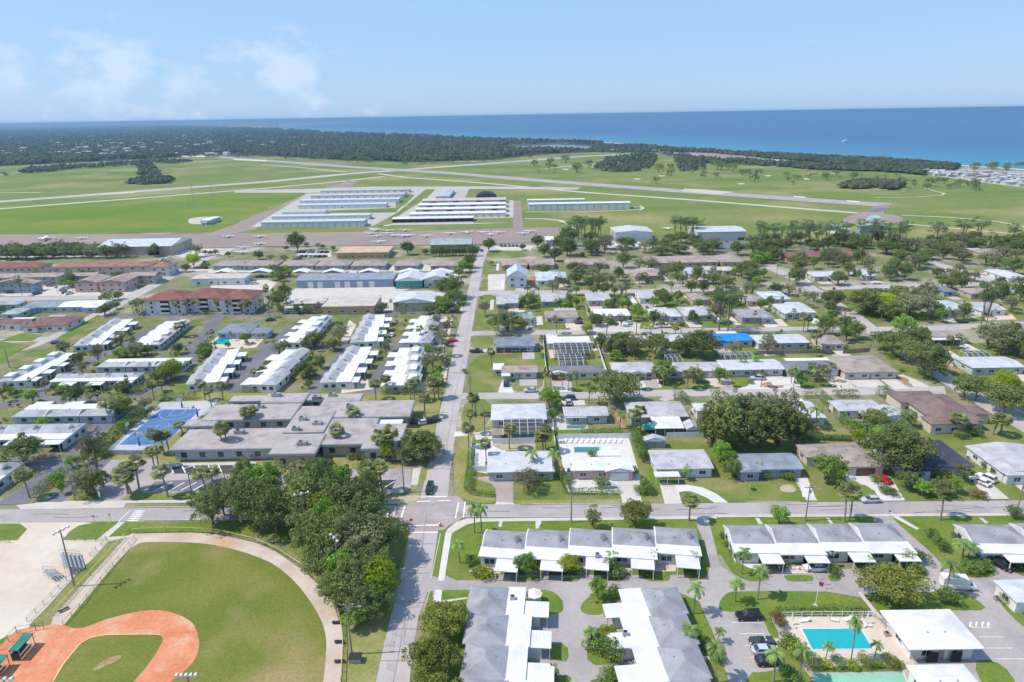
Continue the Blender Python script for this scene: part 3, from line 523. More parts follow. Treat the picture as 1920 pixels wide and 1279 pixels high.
# worn painted letters on the asphalt beside the clubhouse
for x in (0, 11.3, 22.6, 33.5):
    strip('painted_letter', [(1818.5+x, 1175.5), (1820+x, 1167)], .28, 'paint', Zr+.008, road=False)
strip('painted_letter', [(1829.5, 1167.3), (1833, 1167.3)], .2, 'paint', Zr+.0095, road=False); strip('painted_letter', [(1840.5, 1167.3), (1846, 1167.3)], .2, 'paint', Zr+.0095, road=False)
strip('painted_letter', [(1855, 1171), (1857.8, 1172)], .2, 'paint', Zr+.0095, road=False); strip('painted_letter', [(1819, 1176), (1825, 1176)], .2, 'paint', Zr+.0095, road=False)

# ---- ball park
mat('mound_worn', (.24, .22, .09), (.36, .29, .16), s=.9, amt=.2, fine=3, rough=1)
OB = (0, 960, 4)
sheet('ballpark_lot', [(-1500, 90), (190, 82), (620, 78), (800, 90), (950, 180), (850, 260), (640, 400), (230, 850), (100, 1100), (-400, 1500), (-1800, 1200)], 'sand_lot', Zr-.004, 0, OB, road=True)
for q in ([(-900, 92), (150, 88), (205, 130), (130, 215), (-900, 222)], [(470, 212), (520, 150), (590, 105), (700, 82), (888, 78), (730, 208)], [(930, 80), (1530, 75), (1900, 75), (1900, 200), (1530, 155), (990, 158), (960, 180), (800, 195)], [(815, 222), (940, 197), (400, 790), (380, 855), (215, 852), (430, 640)], [(-600, 950), (0, 960), (130, 900), (60, 1000), (-600, 1300)]): sheet('lawn', q, 'lawn_bright' if q[0][0] != 815 else 'lawn', Zr+.008, 0, OB)
sheet('footpath', [(893, 76), (940, 76), (790, 210), (728, 212)], 'concrete', Zr+.014, 0, OB); sheet('footpath', [(800, 192), (960, 180), (1000, 160), (1000, 175), (960, 195), (790, 215)], 'concrete', Zr+.013, 0, OB)
TRK = [(940, 197), (1000, 165), (1440, 157), (1640, 172), (1920, 232), (2070, 300), (2270, 440), (2400, 560), (2500, 700), (2560, 860), (2575, 1000), (2560, 1276), (2500, 1500), (0, 1500), (380, 855), (400, 790)]
sheet('warning_track', TRK, 'track_sand', Zr+.012, 0, OB)
OUT = [(1020, 240), (1110, 226), (1350, 228), (1560, 240), (1750, 280), (1920, 333), (2070, 400), (2220, 530), (2320, 660), (2400, 790), (2440, 900), (2450, 1000), (2440, 1150), (2425, 1276), (2380, 1500), (100, 1500), (300, 1100), (478, 850), (640, 660), (900, 350)]
sheet('outfield_grass', OUT, 'field_grass', Zr+.018, 1, OB)
sheet('infield_clay', [(395, 850), (480, 850), (560, 880), (640, 870), (800, 805), (1000, 755), (1150, 735), (1280, 750), (1400, 800), (1460, 850), (1495, 950), (1490, 1050), (1440, 1150), (1340, 1230), (1250, 1300), (1100, 1500), (-400, 1500), (-200, 1200), (0, 1015), (100, 900), (230, 868)], 'clay', Zr+.024, 2, OB)
sheet('infield_grass', [(380, 1285), (470, 1150), (600, 990), (680, 945), (800, 925), (1100, 922), (1200, 925), (1228, 955), (1180, 1050), (1100, 1170), (990, 1290), (900, 1420), (250, 1420)], 'field_grass', Zr+.030, 1, OB)
sheet('pitcher_mound', [(680, 1188), (780, 1118), (860, 1082), (920, 1078), (900, 1108), (830, 1142), (720, 1192)], 'mound_worn', Zr+.034, 2, OB)
sheet('pitcher_mound', [(785, 1130), (800, 1105), (860, 1092), (890, 1105), (850, 1130), (800, 1145)], 'mulch', Zr+.038, 2, OB)
sheet('verge_ground', [(655, 1175), (680, 1168), (735, 1120), (770, 990), (768, 1000), (752, 1092), (731, 1160), (704, 1279), (690, 1330), (640, 1330), (645, 1230)], 'lawn_dry', Zr+.006)
sheet('verge_ground', [(480, 975), (745, 972), (768, 990), (745, 1080), (700, 1180), (655, 1180), (600, 1080), (520, 1010), (400, 990), (350, 980)], 'lawn', Zr-.001)
strip('infield_edge', [(395, 1279), (470, 1150), (600, 990), (680, 943), (800, 922), (1100, 919), (1205, 922)], .25, 'clay_edge', Zr+.042, OB, road=False)

# ---- school, courts and car parks left of the main street
OS = (0, 720, 4); OT = (440, 720, 4)
sheet('school_ground', [(60, 940), (190, 800), (300, 735), (790, 730), (830, 735), (798, 900), (770, 925), (600, 935), (270, 938)], 'lawn_dry', Zr-.002)
sheet('car_park', [(740, 570), (1200, 565), (1180, 600), (1250, 615), (1750, 610), (1800, 670), (2100, 690), (2700, 640), (3080, 640), (3080, 780), (3000, 820), (2600, 800), (1700, 815), (1090, 815), (1000, 800), (900, 880), (790, 880), (640, 700)], 'asphalt', Zr, 0, OS, road=True)
sheet('car_park', [(1275, 615), (1745, 608), (1780, 672), (1300, 675)], 'asphalt_new', Zr+.004, 0, OS); sheet('car_park', [(1160, 735), (1700, 700), (1690, 812), (1095, 805)], 'asphalt_dark', Zr+.003, 0, OS); sheet('car_park', [(900, 730), (1210, 720), (1180, 790), (850, 790)], 'asphalt_new', Zr+.004, 0, OT)
for a, b in (((1280, 620), (1302, 672)), ((1365, 617), (1392, 670)), ((1452, 615), (1482, 668)), ((1562, 613), (1592, 668)), ((1638, 610), (1665, 666)), ((1150, 808), (1290, 740)), ((1265, 806), (1385, 740)), ((1355, 800), (1475, 740)), ((1450, 800), (1540, 750)), ((1590, 625), (1655, 660)), ((1600, 615), (1655, 640)), ((1570, 640), (1640, 668)), ((1270, 622), (1350, 614)), ((1370, 640), (1450, 612))):
    strip('parking_line', [a, b], .3, 'paint', Zr+.012, OS, road=False)
for a, b in (((860, 775), (935, 730)), ((940, 785), (1010, 735)), ((1030, 785), (1105, 735)), ((1120, 780), (1200, 733)), ((860, 778), (960, 798)), ((1030, 785), (1060, 800)), ((1120, 785), (1190, 810))): strip('parking_line', [a, b], .25, 'paint', Zr+.012, OT, road=False)
sheet('lawn', [(270, 928), (420, 924), (480, 930), (480, 943), (235, 944)], 'lawn', Zr+.002); sheet('sidewalk', [(235, 939), (560, 936), (560, 942), (230, 944)], 'concrete', Zr+.006)
sheet('sidewalk', [(30, 948), (100, 940), (240, 939), (232, 953), (40, 956)], 'concrete', Zr+.006); sheet('lawn', [(125, 940), (150, 920), (190, 926), (188, 940)], 'lawn', Zr+.012, 1)
sheet('lawn', [(875, 585), (1110, 590), (1080, 665), (880, 650)], 'lawn_bright', Zr+.006, 1, OT); sheet('sidewalk', [(1340, 625), (1400, 625), (1370, 760), (1320, 760)], 'concrete', Zr+.006, 0, OT)
sheet('footpath', [(1190, 600), (1920, 585), (1920, 600), (1850, 660), (1780, 610), (1250, 615)], 'concrete', Zr+.002, 0, OS)
sheet('bare_patch', [(1040, 870), (1230, 850), (1380, 830), (1400, 860), (1300, 900), (1050, 905)], 'bare', Zr+.004, 1, OT)
sheet('court_slab', [(810, 490), (1215, 140), (1640, 125), (1600, 190), (1420, 300), (1240, 440), (1180, 525), (840, 530)], 'court_apron', Zr+.012, 0, OS, road=True)
CT = [(895, 458), (1210, 193), (1508, 192), (1268, 420), (1240, 458)]
sheet('basketball_court', CT, 'court_blue', Zr+.020, 0, OS)
c0, c1, c2, c3 = [P(a/4, 720+b/4) for a, b in ((895, 458), (1240, 458), (1508, 192), (1210, 193))]
def cpt(u, v): return (c0.lerp(c1, u)).lerp(c3.lerp(c2, u), v)
def line3(name, pts, wdt, m, z):
    b = MB(); z += _z[0]; _z[0] += .0004
    for a, c in zip(pts[:-1], pts[1:]):
        d = (c-a).normalized(); nn = Vector((-d.y, d.x, 0))*wdt/2; b.add([(q.x, q.y, z) for q in (a-nn, c-nn, c+nn, a+nn)], [(0, 1, 2, 3)], m)
    return struct(b.build(name))
CW = (c1-c0).length; CL = (c3-c0).length
for s in (0, 1):
    def q(u, v): return cpt(u, v if s == 0 else 1-v)
    line3('court_line', [q(.5+.44*math.cos(t), .02+.30*math.sin(t)) for t in [math.pi*i/16 for i in range(17)]], .12, 'paint_faint', Zr+.027+s*.001)
    line3('court_line', [q(.36, .0), q(.36, .19), q(.64, .19), q(.64, 0)], .12, 'paint_faint', Zr+.030+s*.001)
line3('court_line', [cpt(0, .5), cpt(1, .5)], .12, 'paint_faint', Zr+.033)
line3('court_line', [cpt(.5+.13*math.cos(t), .5+.09*math.sin(t)) for t in [2*math.pi*i/20 for i in range(21)]], .12, 'paint_faint', Zr+.034)

# ---- condo complex roads on the left
sheet('complex_lawn', [(-300, 760), (70, 650), (200, 595), (860, 588), (835, 735), (560, 738), (330, 736), (230, 800), (60, 945), (-300, 960)], 'garden', Zr-.008)
for q, wd in (([(585, 738), (655, 648), (725, 597), (745, 592)], 5), ([(690, 738), (755, 650), (802, 592)], 6.5), ([(440, 735), (530, 645), (605, 592)], 6), ([(20, 946), (75, 905), (150, 855)], 7), ([(150, 855), (115, 868), (60, 872), (0, 865), (-100, 862)], 6), ([(95, 942), (160, 890), (190, 862)], 6), ([(60, 745), (140, 695), (200, 660), (290, 655)], 5), ([(-60, 778), (0, 762), (60, 745), (120, 750), (260, 745)], 5), ([(250, 745), (330, 705), (345, 690), (403, 601), (412, 592)], 6), ([(190, 800), (120, 850)], 6), ([(150, 803), (215, 800), (250, 765)], 8), ([(330, 648), (560, 650), (850, 644)], 4), ([(235, 640), (275, 650), (340, 648)], 5), ([(225, 650), (330, 596)], 5), ([(400, 735), (470, 680), (550, 612)], 5)):
    strip('complex_road', q, wd, 'asphalt_dark', Zr+.002)
sheet('pool_terrace', [(385, 650), (410, 630), (460, 627), (500, 630), (480, 652), (440, 655)], 'deck', Zr+.006)
for q in ([(788, 592), (850, 595), (838, 650), (810, 652)], [(770, 730), (840, 690), (835, 715), (800, 735)], [(795, 660), (838, 662), (830, 690), (800, 692)], [(640, 722), (690, 712), (700, 730), (640, 738)], [(655, 600), (640, 640), (650, 645), (668, 610)]): sheet('garden_gravel', q, 'deck', Zr+.0005)
for q in ([(800, 665), (832, 672), (828, 700), (803, 702)], [(560, 620), (600, 600), (630, 600), (570, 645)], [(0, 640), (55, 648), (0, 680)], [(40, 625), (80, 628), (60, 640), (0, 640)], [(120, 640), (190, 600), (185, 590), (110, 632)], [(0, 722), (40, 700), (60, 700), (0, 740)]): sheet('lawn', q, 'lawn_bright', Zr+.007)

# worn road surface: patches, trenches and cracks
rr = random.Random(3)
for i in range(20):
    t_ = rr.random(); y = 500+t_**.6*760; x = 902+(y-500)*-.222+rr.uniform(-.35, .35)*(14+(y-480)*.06); wv = 1+(y-480)*.012
    sheet('road_patch', [(x-wv, y), (x+wv, y), (x+wv*.8, y+wv*rr.uniform(.6, 2.2)), (x-wv*1.1, y+wv*rr.uniform(.6, 2))], 'asphalt_patch', Zr+.012)
for i in range(26):
    x = rr.uniform(20, 1900); y = 957+rr.uniform(-8, 10)-(x-960)*.006; strip('road_crack', [(x, y), (x+rr.uniform(10, 40), y+rr.uniform(-2, 2)), (x+rr.uniform(45, 90), y+rr.uniform(-3, 3))], .1, 'asphalt_dark', Zr+.012, road=False)
for y in (520, 545, 566, 590, 612, 640, 668, 700, 742, 790, 835, 880, 1020, 1075, 1130, 1180, 1240):
    xl = 898-(y-490)*.236 if y < 950 else 772-(y-980)*.23; wd_ = 16+(y-490)*.068; strip('road_crack', [(xl+2, y), (xl+wd_*.5, y+rr.uniform(-.6, .6)), (xl+wd_-1, y+.3)], .09, 'asphalt_dark', Zr+.013, road=False)
for pts in ([(800, 960), (786, 1060), (760, 1160), (735, 1290)], [(830, 880), (850, 760), (872, 650), (890, 540)]): strip('road_crack', pts, .12, 'asphalt_patch', Zr+.014, road=False)
for i in range(20):
    x = rr.uniform(1330, 1900); y = rr.uniform(1085, 1110); strip('road_crack', [(x, y), (x+rr.uniform(5, 20), y+rr.uniform(-6, 6))], .08, 'asphalt_dark', Zr+.014, road=False)
# ================================================================ BUILDINGS
def windows_on(root, x0, x1, fixed, z0, z1, face, n, detail, wallc, name='window'):
    """n framed windows on a wall; face: 'F' (front, y=fixed), 'L'/'R' (x=fixed), x0..x1 run along the wall"""
    for i in range(n):
        c = x0+(x1-x0)*(i+.5)/n; hw = min(.9, (x1-x0)/n*.32)
        f = MB(); g = MB(); t = .07
        def bx(mb, a0, a1, za, zb, d0, d1, m):
            if face == 'F': mb.box(a0, fixed-d1, za, a1, fixed-d0, zb, m)
            elif face == 'L': mb.box(fixed-d1, a0, za, fixed-d0, a1, zb, m)
            else: mb.box(fixed+d0, a0, za, fixed+d1, a1, zb, m)
        bx(g, c-hw, c+hw, z0, z1, .0, .03, 'glass')
        if detail:
            for a in ((c-hw-t, c-hw+t), (c-t/2, c+t/2), (c+hw-t, c+hw+t)): bx(f, a[0], a[1], z0-t, z1+t, .031, .08, 'frame')
            bx(f, c-hw-t, c+hw+t, z1-t, z1+t, .081, .1, 'frame'); bx(f, c-hw-t, c+hw+t, z0-t*1.5, z0+t, .081, .13, 'frame')
            fo = f.build(name, root); g.build('glass', fo)
        else: g.build(name, root)
def roof_mesh(x0, y0, x1, y1, h, kind, pitch, m, oh=.5, th=.18, trim='frame'):
    b = MB(); x0 -= oh; x1 += oh; y0 -= oh; y1 += oh; W = x1-x0; D = y1-y0; e = h+th
    b.box(x0, y0, h, x1, y1, e, trim)
    e += .003
    if kind == 'flat': b.box(x0+.12, y0+.12, e, x1-.12, y1-.12, e+.08, m); return b, e+.08
    if kind == 'hip':
        if W >= D:
            r = pitch*D/2+e; i = min(D/2, W/2-.3); a = (x0+i, (y0+y1)/2, r); c = (x1-i, (y0+y1)/2, r)
            b.add([(x0,y0,e),(x1,y0,e),(x1,y1,e),(x0,y1,e),a,c], [(0,1,5,4),(1,2,5),(2,3,4,5),(3,0,4)], m)
        else:
            r = pitch*W/2+e; i = min(W/2, D/2-.3); a = ((x0+x1)/2, y0+i, r); c = ((x0+x1)/2, y1-i, r)
            b.add([(x0,y0,e),(x1,y0,e),(x1,y1,e),(x0,y1,e),a,c], [(0,1,4),(1,2,5,4),(2,3,5),(3,0,4,5)], m)
        b.bar(a, c, .1, m)
    elif kind == 'gable':
        r = pitch*D/2+e; ym = (y0+y1)/2
        b.add([(x0,y0,e),(x1,y0,e),(x1,y1,e),(x0,y1,e),(x0,ym,r),(x1,ym,r)], [(0,1,5,4),(2,3,4,5)], m)
        b.add([(x0+.15,y0,e),(x0+.15,y1,e),(x0+.15,ym,r-.03),(x1-.15,y0,e),(x1-.15,y1,e),(x1-.15,ym,r-.03)], [(1,0,2),(3,4,5)], trim)
    elif kind == 'gabley':
        r = pitch*W/2+e; xm = (x0+x1)/2
        b.add([(x0,y0,e),(x1,y0,e),(x1,y1,e),(x0,y1,e),(xm,y0,r),(xm,y1,r)], [(1,2,5,4),(3,0,4,5)], m)
        b.add([(x0,y0+.15,e),(x1,y0+.15,e),(xm,y0+.15,r-.03),(x0,y1-.15,e),(x1,y1-.15,e),(xm,y1-.15,r-.03)], [(0,1,2),(4,3,5)], trim)
    elif kind == 'shed':
        r = pitch*D+e; b.add([(x0,y0,e),(x1,y0,e),(x1,y1,r),(x0,y1,r)], [(0,1,2,3)], m); b.add([(x0,y0,e),(x0,y1,e),(x0,y1,r),(x1,y0,e),(x1,y1,e),(x1,y1,r)], [(1,0,2),(3,4,5)], trim)
    return b, r
def rect_from_px(x1, x2, yf, yb, h, kind, pitch):
    a = P(x1, yf, h); b = P(x2, yf, h); X0, X1 = a.x, b.x; Y0 = (a.y+b.y)/2; xm = (X0+X1)/2
    lo, hi = 1.0, 80.0
    for _ in range(30):
        D = (lo+hi)/2; ys = [proj((xm, Y0+D, h+.2))[1]]
        if kind in ('hip', 'gable'): ys.append(proj((xm, Y0+D/2, h+.2+pitch*min(D, 999)/2))[1])
        if kind == 'gabley': ys.append(proj((xm, Y0+D, h+.2+pitch*(X1-X0)/2))[1])
        if min(ys) > yb: lo = D
        else: hi = D
    return X0, X1, Y0, Y0+D
def cage(root, x0, y0, x1, y1, h, rise=1.0, pool=True):
    """screened pool enclosure: white ribs over dark mesh, water inside"""
    b = MB(); nx = max(3, round((x1-x0)/2.4)); ny = max(2, round((y1-y0)/2.6)); s = .11
    def zt(u): return h+rise*min(1, min(u, 1-u)*3.2)
    for i in range(nx+1):
        u = i/nx; x = x0+(x1-x0)*u
        b.bar((x, y0, 0), (x, y0, h), s, 'frame'); b.bar((x, y0, h), (x, y0+(y1-y0)*.35, h+rise), s, 'frame'); b.bar((x, y0+(y1-y0)*.35, h+rise), (x, y1, h+rise*.8), s, 'frame')
    for z in (1.1, h): b.bar((x0, y0, z), (x1, y0, z), s, 'frame')
    for j in range(ny+1):
        v = j/ny; y = y0+(y1-y0)*v; z = h+rise*min(1, v/.35)
        b.bar((x0, y, z), (x1, y, z), s, 'frame')
        for x in (x0, x1): b.bar((x, y, 0), (x, y, z), s, 'frame')
    fr = b.build('pool_cage', root)
    if pool:
        p = MB(); p.box(x0+1.2, y0+1.4, .03, x1-1.2, y1-1.2, .09, 'concrete'); p.box(x0+2.2, y0+2.2, .091, x1-2.2, y1-2.2, .12, 'pool_dark'); p.build('swimming_pool', root)
    g = MB(); g.add([(x0+.05, y0+.02, 0), (x1-.05, y0+.02, 0), (x1-.05, y0+.02, h*.98), (x0+.05, y0+.02, h*.98)], [(0,1,2,3)], 'mesh_screen')
    g.add([(x0, y0, h), (x1, y0, h), (x1, y0+(y1-y0)*.35, h+rise), (x0, y0+(y1-y0)*.35, h+rise)], [(0,1,2,3)], 'mesh_screen')
    g.add([(x0, y0+(y1-y0)*.35, h+rise), (x1, y0+(y1-y0)*.35, h+rise), (x1, y1, h+rise*.8), (x0, y1, h+rise*.8)], [(0,1,2,3)], 'mesh_screen')
    g.build('mesh_screen', fr)
m_ = bpy.data.materials.new('mesh_screen'); m_.use_nodes = True; n_ = m_.node_tree.nodes; k_ = m_.node_tree.links
tb = n_.new('ShaderNodeBsdfTransparent'); mx = n_.new('ShaderNodeMixShader'); n_['Principled BSDF'].inputs['Base Color'].default_value = (.05, .06, .07, 1); n_['Principled BSDF'].inputs['Roughness'].default_value = .8
ck = n_.new('ShaderNodeTexNoise'); ck.inputs['Scale'].default_value = 4; gg = n_.new('ShaderNodeNewGeometry'); k_.new(gg.outputs['Position'], ck.inputs[0])
mr = n_.new('ShaderNodeMapRange'); mr.inputs[3].default_value = .5; mr.inputs[4].default_value = .72; k_.new(ck.outputs[0], mr.inputs[0]); k_.new(mr.outputs[0], mx.inputs[0])
k_.new(tb.outputs[0], mx.inputs[1]); k_.new(n_['Principled BSDF'].outputs[0], mx.inputs[2]); k_.new(mx.outputs[0], n_['Material Output'].inputs[0]); MATS['mesh_screen'] = m_

HOUSES = []
def house(label, x1, x2, yf, yb, kind='hip', rc='gray', wc='white', h=2.7, pitch=.30, cat='house', ext=(), opt='', trim='frame', oh=.5, win=None):
    """one building. x1, x2: eave ends in the photo; yf, yb: front eave and farthest visible roof line.
    ext: wings (x1, x2, yf, yb, kind, rc, h[, open]); opt letters: g garage right, G garage left, c pool cage behind, v roof vents, a air conditioner"""
    X0, X1, Y0, Y1 = rect_from_px(x1, x2, yf, yb, h, kind, pitch)
    cx, cy = (X0+X1)/2, (Y0+Y1)/2
    ty = thing(re.sub('[^a-z]+', '_', cat), label, cat, cx, cy)
    L_ = [(X0, X1, Y0, Y1)]
    big = (x2-x1) > 34; side = 'L' if cx > 0 else 'R'
    a0, a1, b0, b1 = X0+oh-cx, X1-oh-cx, Y0+oh-cy, Y1-oh-cy
    w_ = MB(); w_.box(a0, b0, 0, a1, b1, h, 'wall_'+wc); w_.build('wall', ty)
    rb, rz = roof_mesh(a0, b0, a1, b1, h, kind, pitch, 'roof_'+rc, oh=oh, trim=trim)
    ro = rb.build('roof', ty)
    if big and ('v' in opt or h < 3.2):
        v = MB()
        for q in range(2 if (x2-x1) > 60 else 1):
            vx = a0+(a1-a0)*(.3+.4*q+rnd.uniform(-.08, .08)); vy = b0+(b1-b0)*.3; vz = h+.2+(pitch*(b1-b0)*.3 if kind in ('hip', 'gable') else .1)
            v.cyl((vx, vy, vz-.3), (vx, vy, vz+.35), .12, .12, 'metal_gray', 6)
        v.build('roof_vent', ro)
    tall = h > 4.6
    fl = [(.9, 2.05)] if not tall else [(1, 2.2), (h/2+.9, h/2+2.1)] if h < 8 else [(.9, 2.1), (3.8, 5.0), (6.7, 7.9)]
    Wd = a1-a0; Dd = b1-b0; n = win if win is not None else max(1, min(9, int(Wd/4.2))); gx0, gx1 = a0, a1
    if 'g' in opt: gx1 = a1-5.6
    if 'G' in opt: gx0 = a0+5.6
    if gx1-gx0 > 2.5 and n:
        for z0, z1 in fl: windows_on(ty, gx0, gx1, b0, z0, z1, 'F', n, big, wc)
    if n and Dd > 4:
        for z0, z1 in fl: windows_on(ty, b0, b1, a0 if side == 'L' else a1, z0, z1, side, max(1, int(Dd/5.5)), big, wc)
    if 'g' in opt or 'G' in opt:
        gc = a1-2.9 if 'g' in opt else a0+2.9
        g = MB(); g.box(gc-2.4, b0-.05, 0, gc+2.4, b0-.001, 2.2, 'gdoor_dark' if 'd' in opt else 'gdoor'); g.build('garage_door', ty)
    if big and h < 4.6:
        d = MB(); dx = gx0+(gx1-gx0)*.5; d.box(dx-.45, b0-.06, 0, dx+.45, b0-.002, 2.05, 'door'); d.build('door', ty)
        ac = MB(); sx = a1+.9 if side == 'R' else a0-.9; ac.box(sx-.4, b1-2.2, 0, sx+.4, b1-1.4, .8, 'metal_gray'); ac.cyl((sx, b1-1.8, .8), (sx, b1-1.8, .84), .33, .33, 'dark', 10); ac.build('air_conditioner', ty)
    if cat == 'house' and not ext and (x2-x1) > 28 and Wd > 9 and Dd > 6 and h < 3.2:
        fw = Wd*rnd.uniform(.28, .4); fx = (a0+fw/2+.2) if rnd.random() < .5 else (a1-fw/2-.2); pr = rnd.uniform(1.2, 2.4)
        q = MB(); q.box(fx-fw/2, b0-pr, 0, fx+fw/2, b0-.004, h-.02, 'wall_'+wc); q.build('wing_wall', ty); windows_on(ty, fx-fw/2, fx+fw/2, b0-pr, .8, 2.1, 'F', 1, big, wc)
        rb, _ = roof_mesh(fx-fw/2, b0-pr, fx+fw/2, b0+Dd*.42, h+.02, rnd.choice(('gabley', 'hip')), .26, 'roof_'+rc, oh=.4, trim=trim, th=.16); rb.build('wing_roof', ty)
        if rnd.random() < .55 and kind in ('hip', 'gable'):
            lw = Wd*rnd.uniform(.35, .6); lx = cx*0+rnd.uniform(a0+lw/2, a1-lw/2); q = MB(); q.box(lx-lw/2, b1+.004, 0, lx+lw/2, b1+3, h-.1, 'screen'); q.build('lanai_wall', ty)
            rb, _ = roof_mesh(lx-lw/2, b1-.2, lx+lw/2, b1+3, h-.1, 'flat', 0, 'roof_'+rnd.choice(('white', 'pale', 'lgray')), oh=.3, th=.14); rb.build('lanai_roof', ty)
    for i, e in enumerate(ext):
        ex1, ex2, eyf, eyb, ek, er, eh = e[:7]; op = e[7] if len(e) > 7 else ''
        ep = .25 if ek != 'shed' else .08
        U0, U1, V0, V1 = rect_from_px(ex1, ex2, eyf, eyb, eh, ek, ep); L_.append((U0, U1, V0, V1))
        U0 -= cx; U1 -= cx; V0 -= cy; V1 -= cy; o2 = .25 if 'o' in op else .4
        if 'C' in op: cage(ty, U0, V0, U1, V1, eh, 1.0); continue
        if 'o' in op:       # open carport or lanai on posts
            k = max(1, round((U1-U0)/3.2))
            for j in range(k+1): p = MB(); p.box(U0+.3+(U1-U0-.6)*j/k-.07, V0+.3, 0, U0+.3+(U1-U0-.6)*j/k+.07, V0+.44, eh, 'frame'); p.build('porch_post', ty)
            if 's' in op: p = MB(); p.box(U0+.25, V0+.46, 0, U1-.25, V0+.5, eh, 'screen'); p.build('screen_panel', ty)
        else:
            q = MB(); q.box(U0+o2, V0+o2, 0, U1-o2, V1-o2, eh, 'wall_'+wc); wo = q.build('wing_wall', ty)
            windows_on(ty, U0+o2, U1-o2, V0+o2, .9, 2.0, 'F', max(1, int((U1-U0)/4.5)), big, wc) if 'G' not in op else None
            if 'G' in op: g = MB(); g.box((U0+U1)/2-2.4, V0+o2-.05, 0, (U0+U1)/2+2.4, V0+o2-.001, 2.2, 'gdoor_dark' if 'd' in op else 'gdoor'); g.build('garage_door', ty)
        rb, _ = roof_mesh(U0+o2, V0+o2, U1-o2, V1-o2, eh, ek, ep, 'roof_'+er, oh=o2, trim=trim, th=.14); rb.build('carport_roof' if 'o' in op else 'wing_roof', ty)
    LM.append((label if len(label.split()) <= 8 else ' '.join(label.split()[:8]), cx, cy, max(2, (X1-X0)/2), max(2, (Y1-Y0)/2)))
    for q in L_: FOOT.append((q[0]-.5, q[2]-.5, q[1]+.5, q[3]+.5))
    if cat == 'house': HOUSES.append((X0, X1, Y0, Y1, (x1+x2)/2, yf))
    return ty

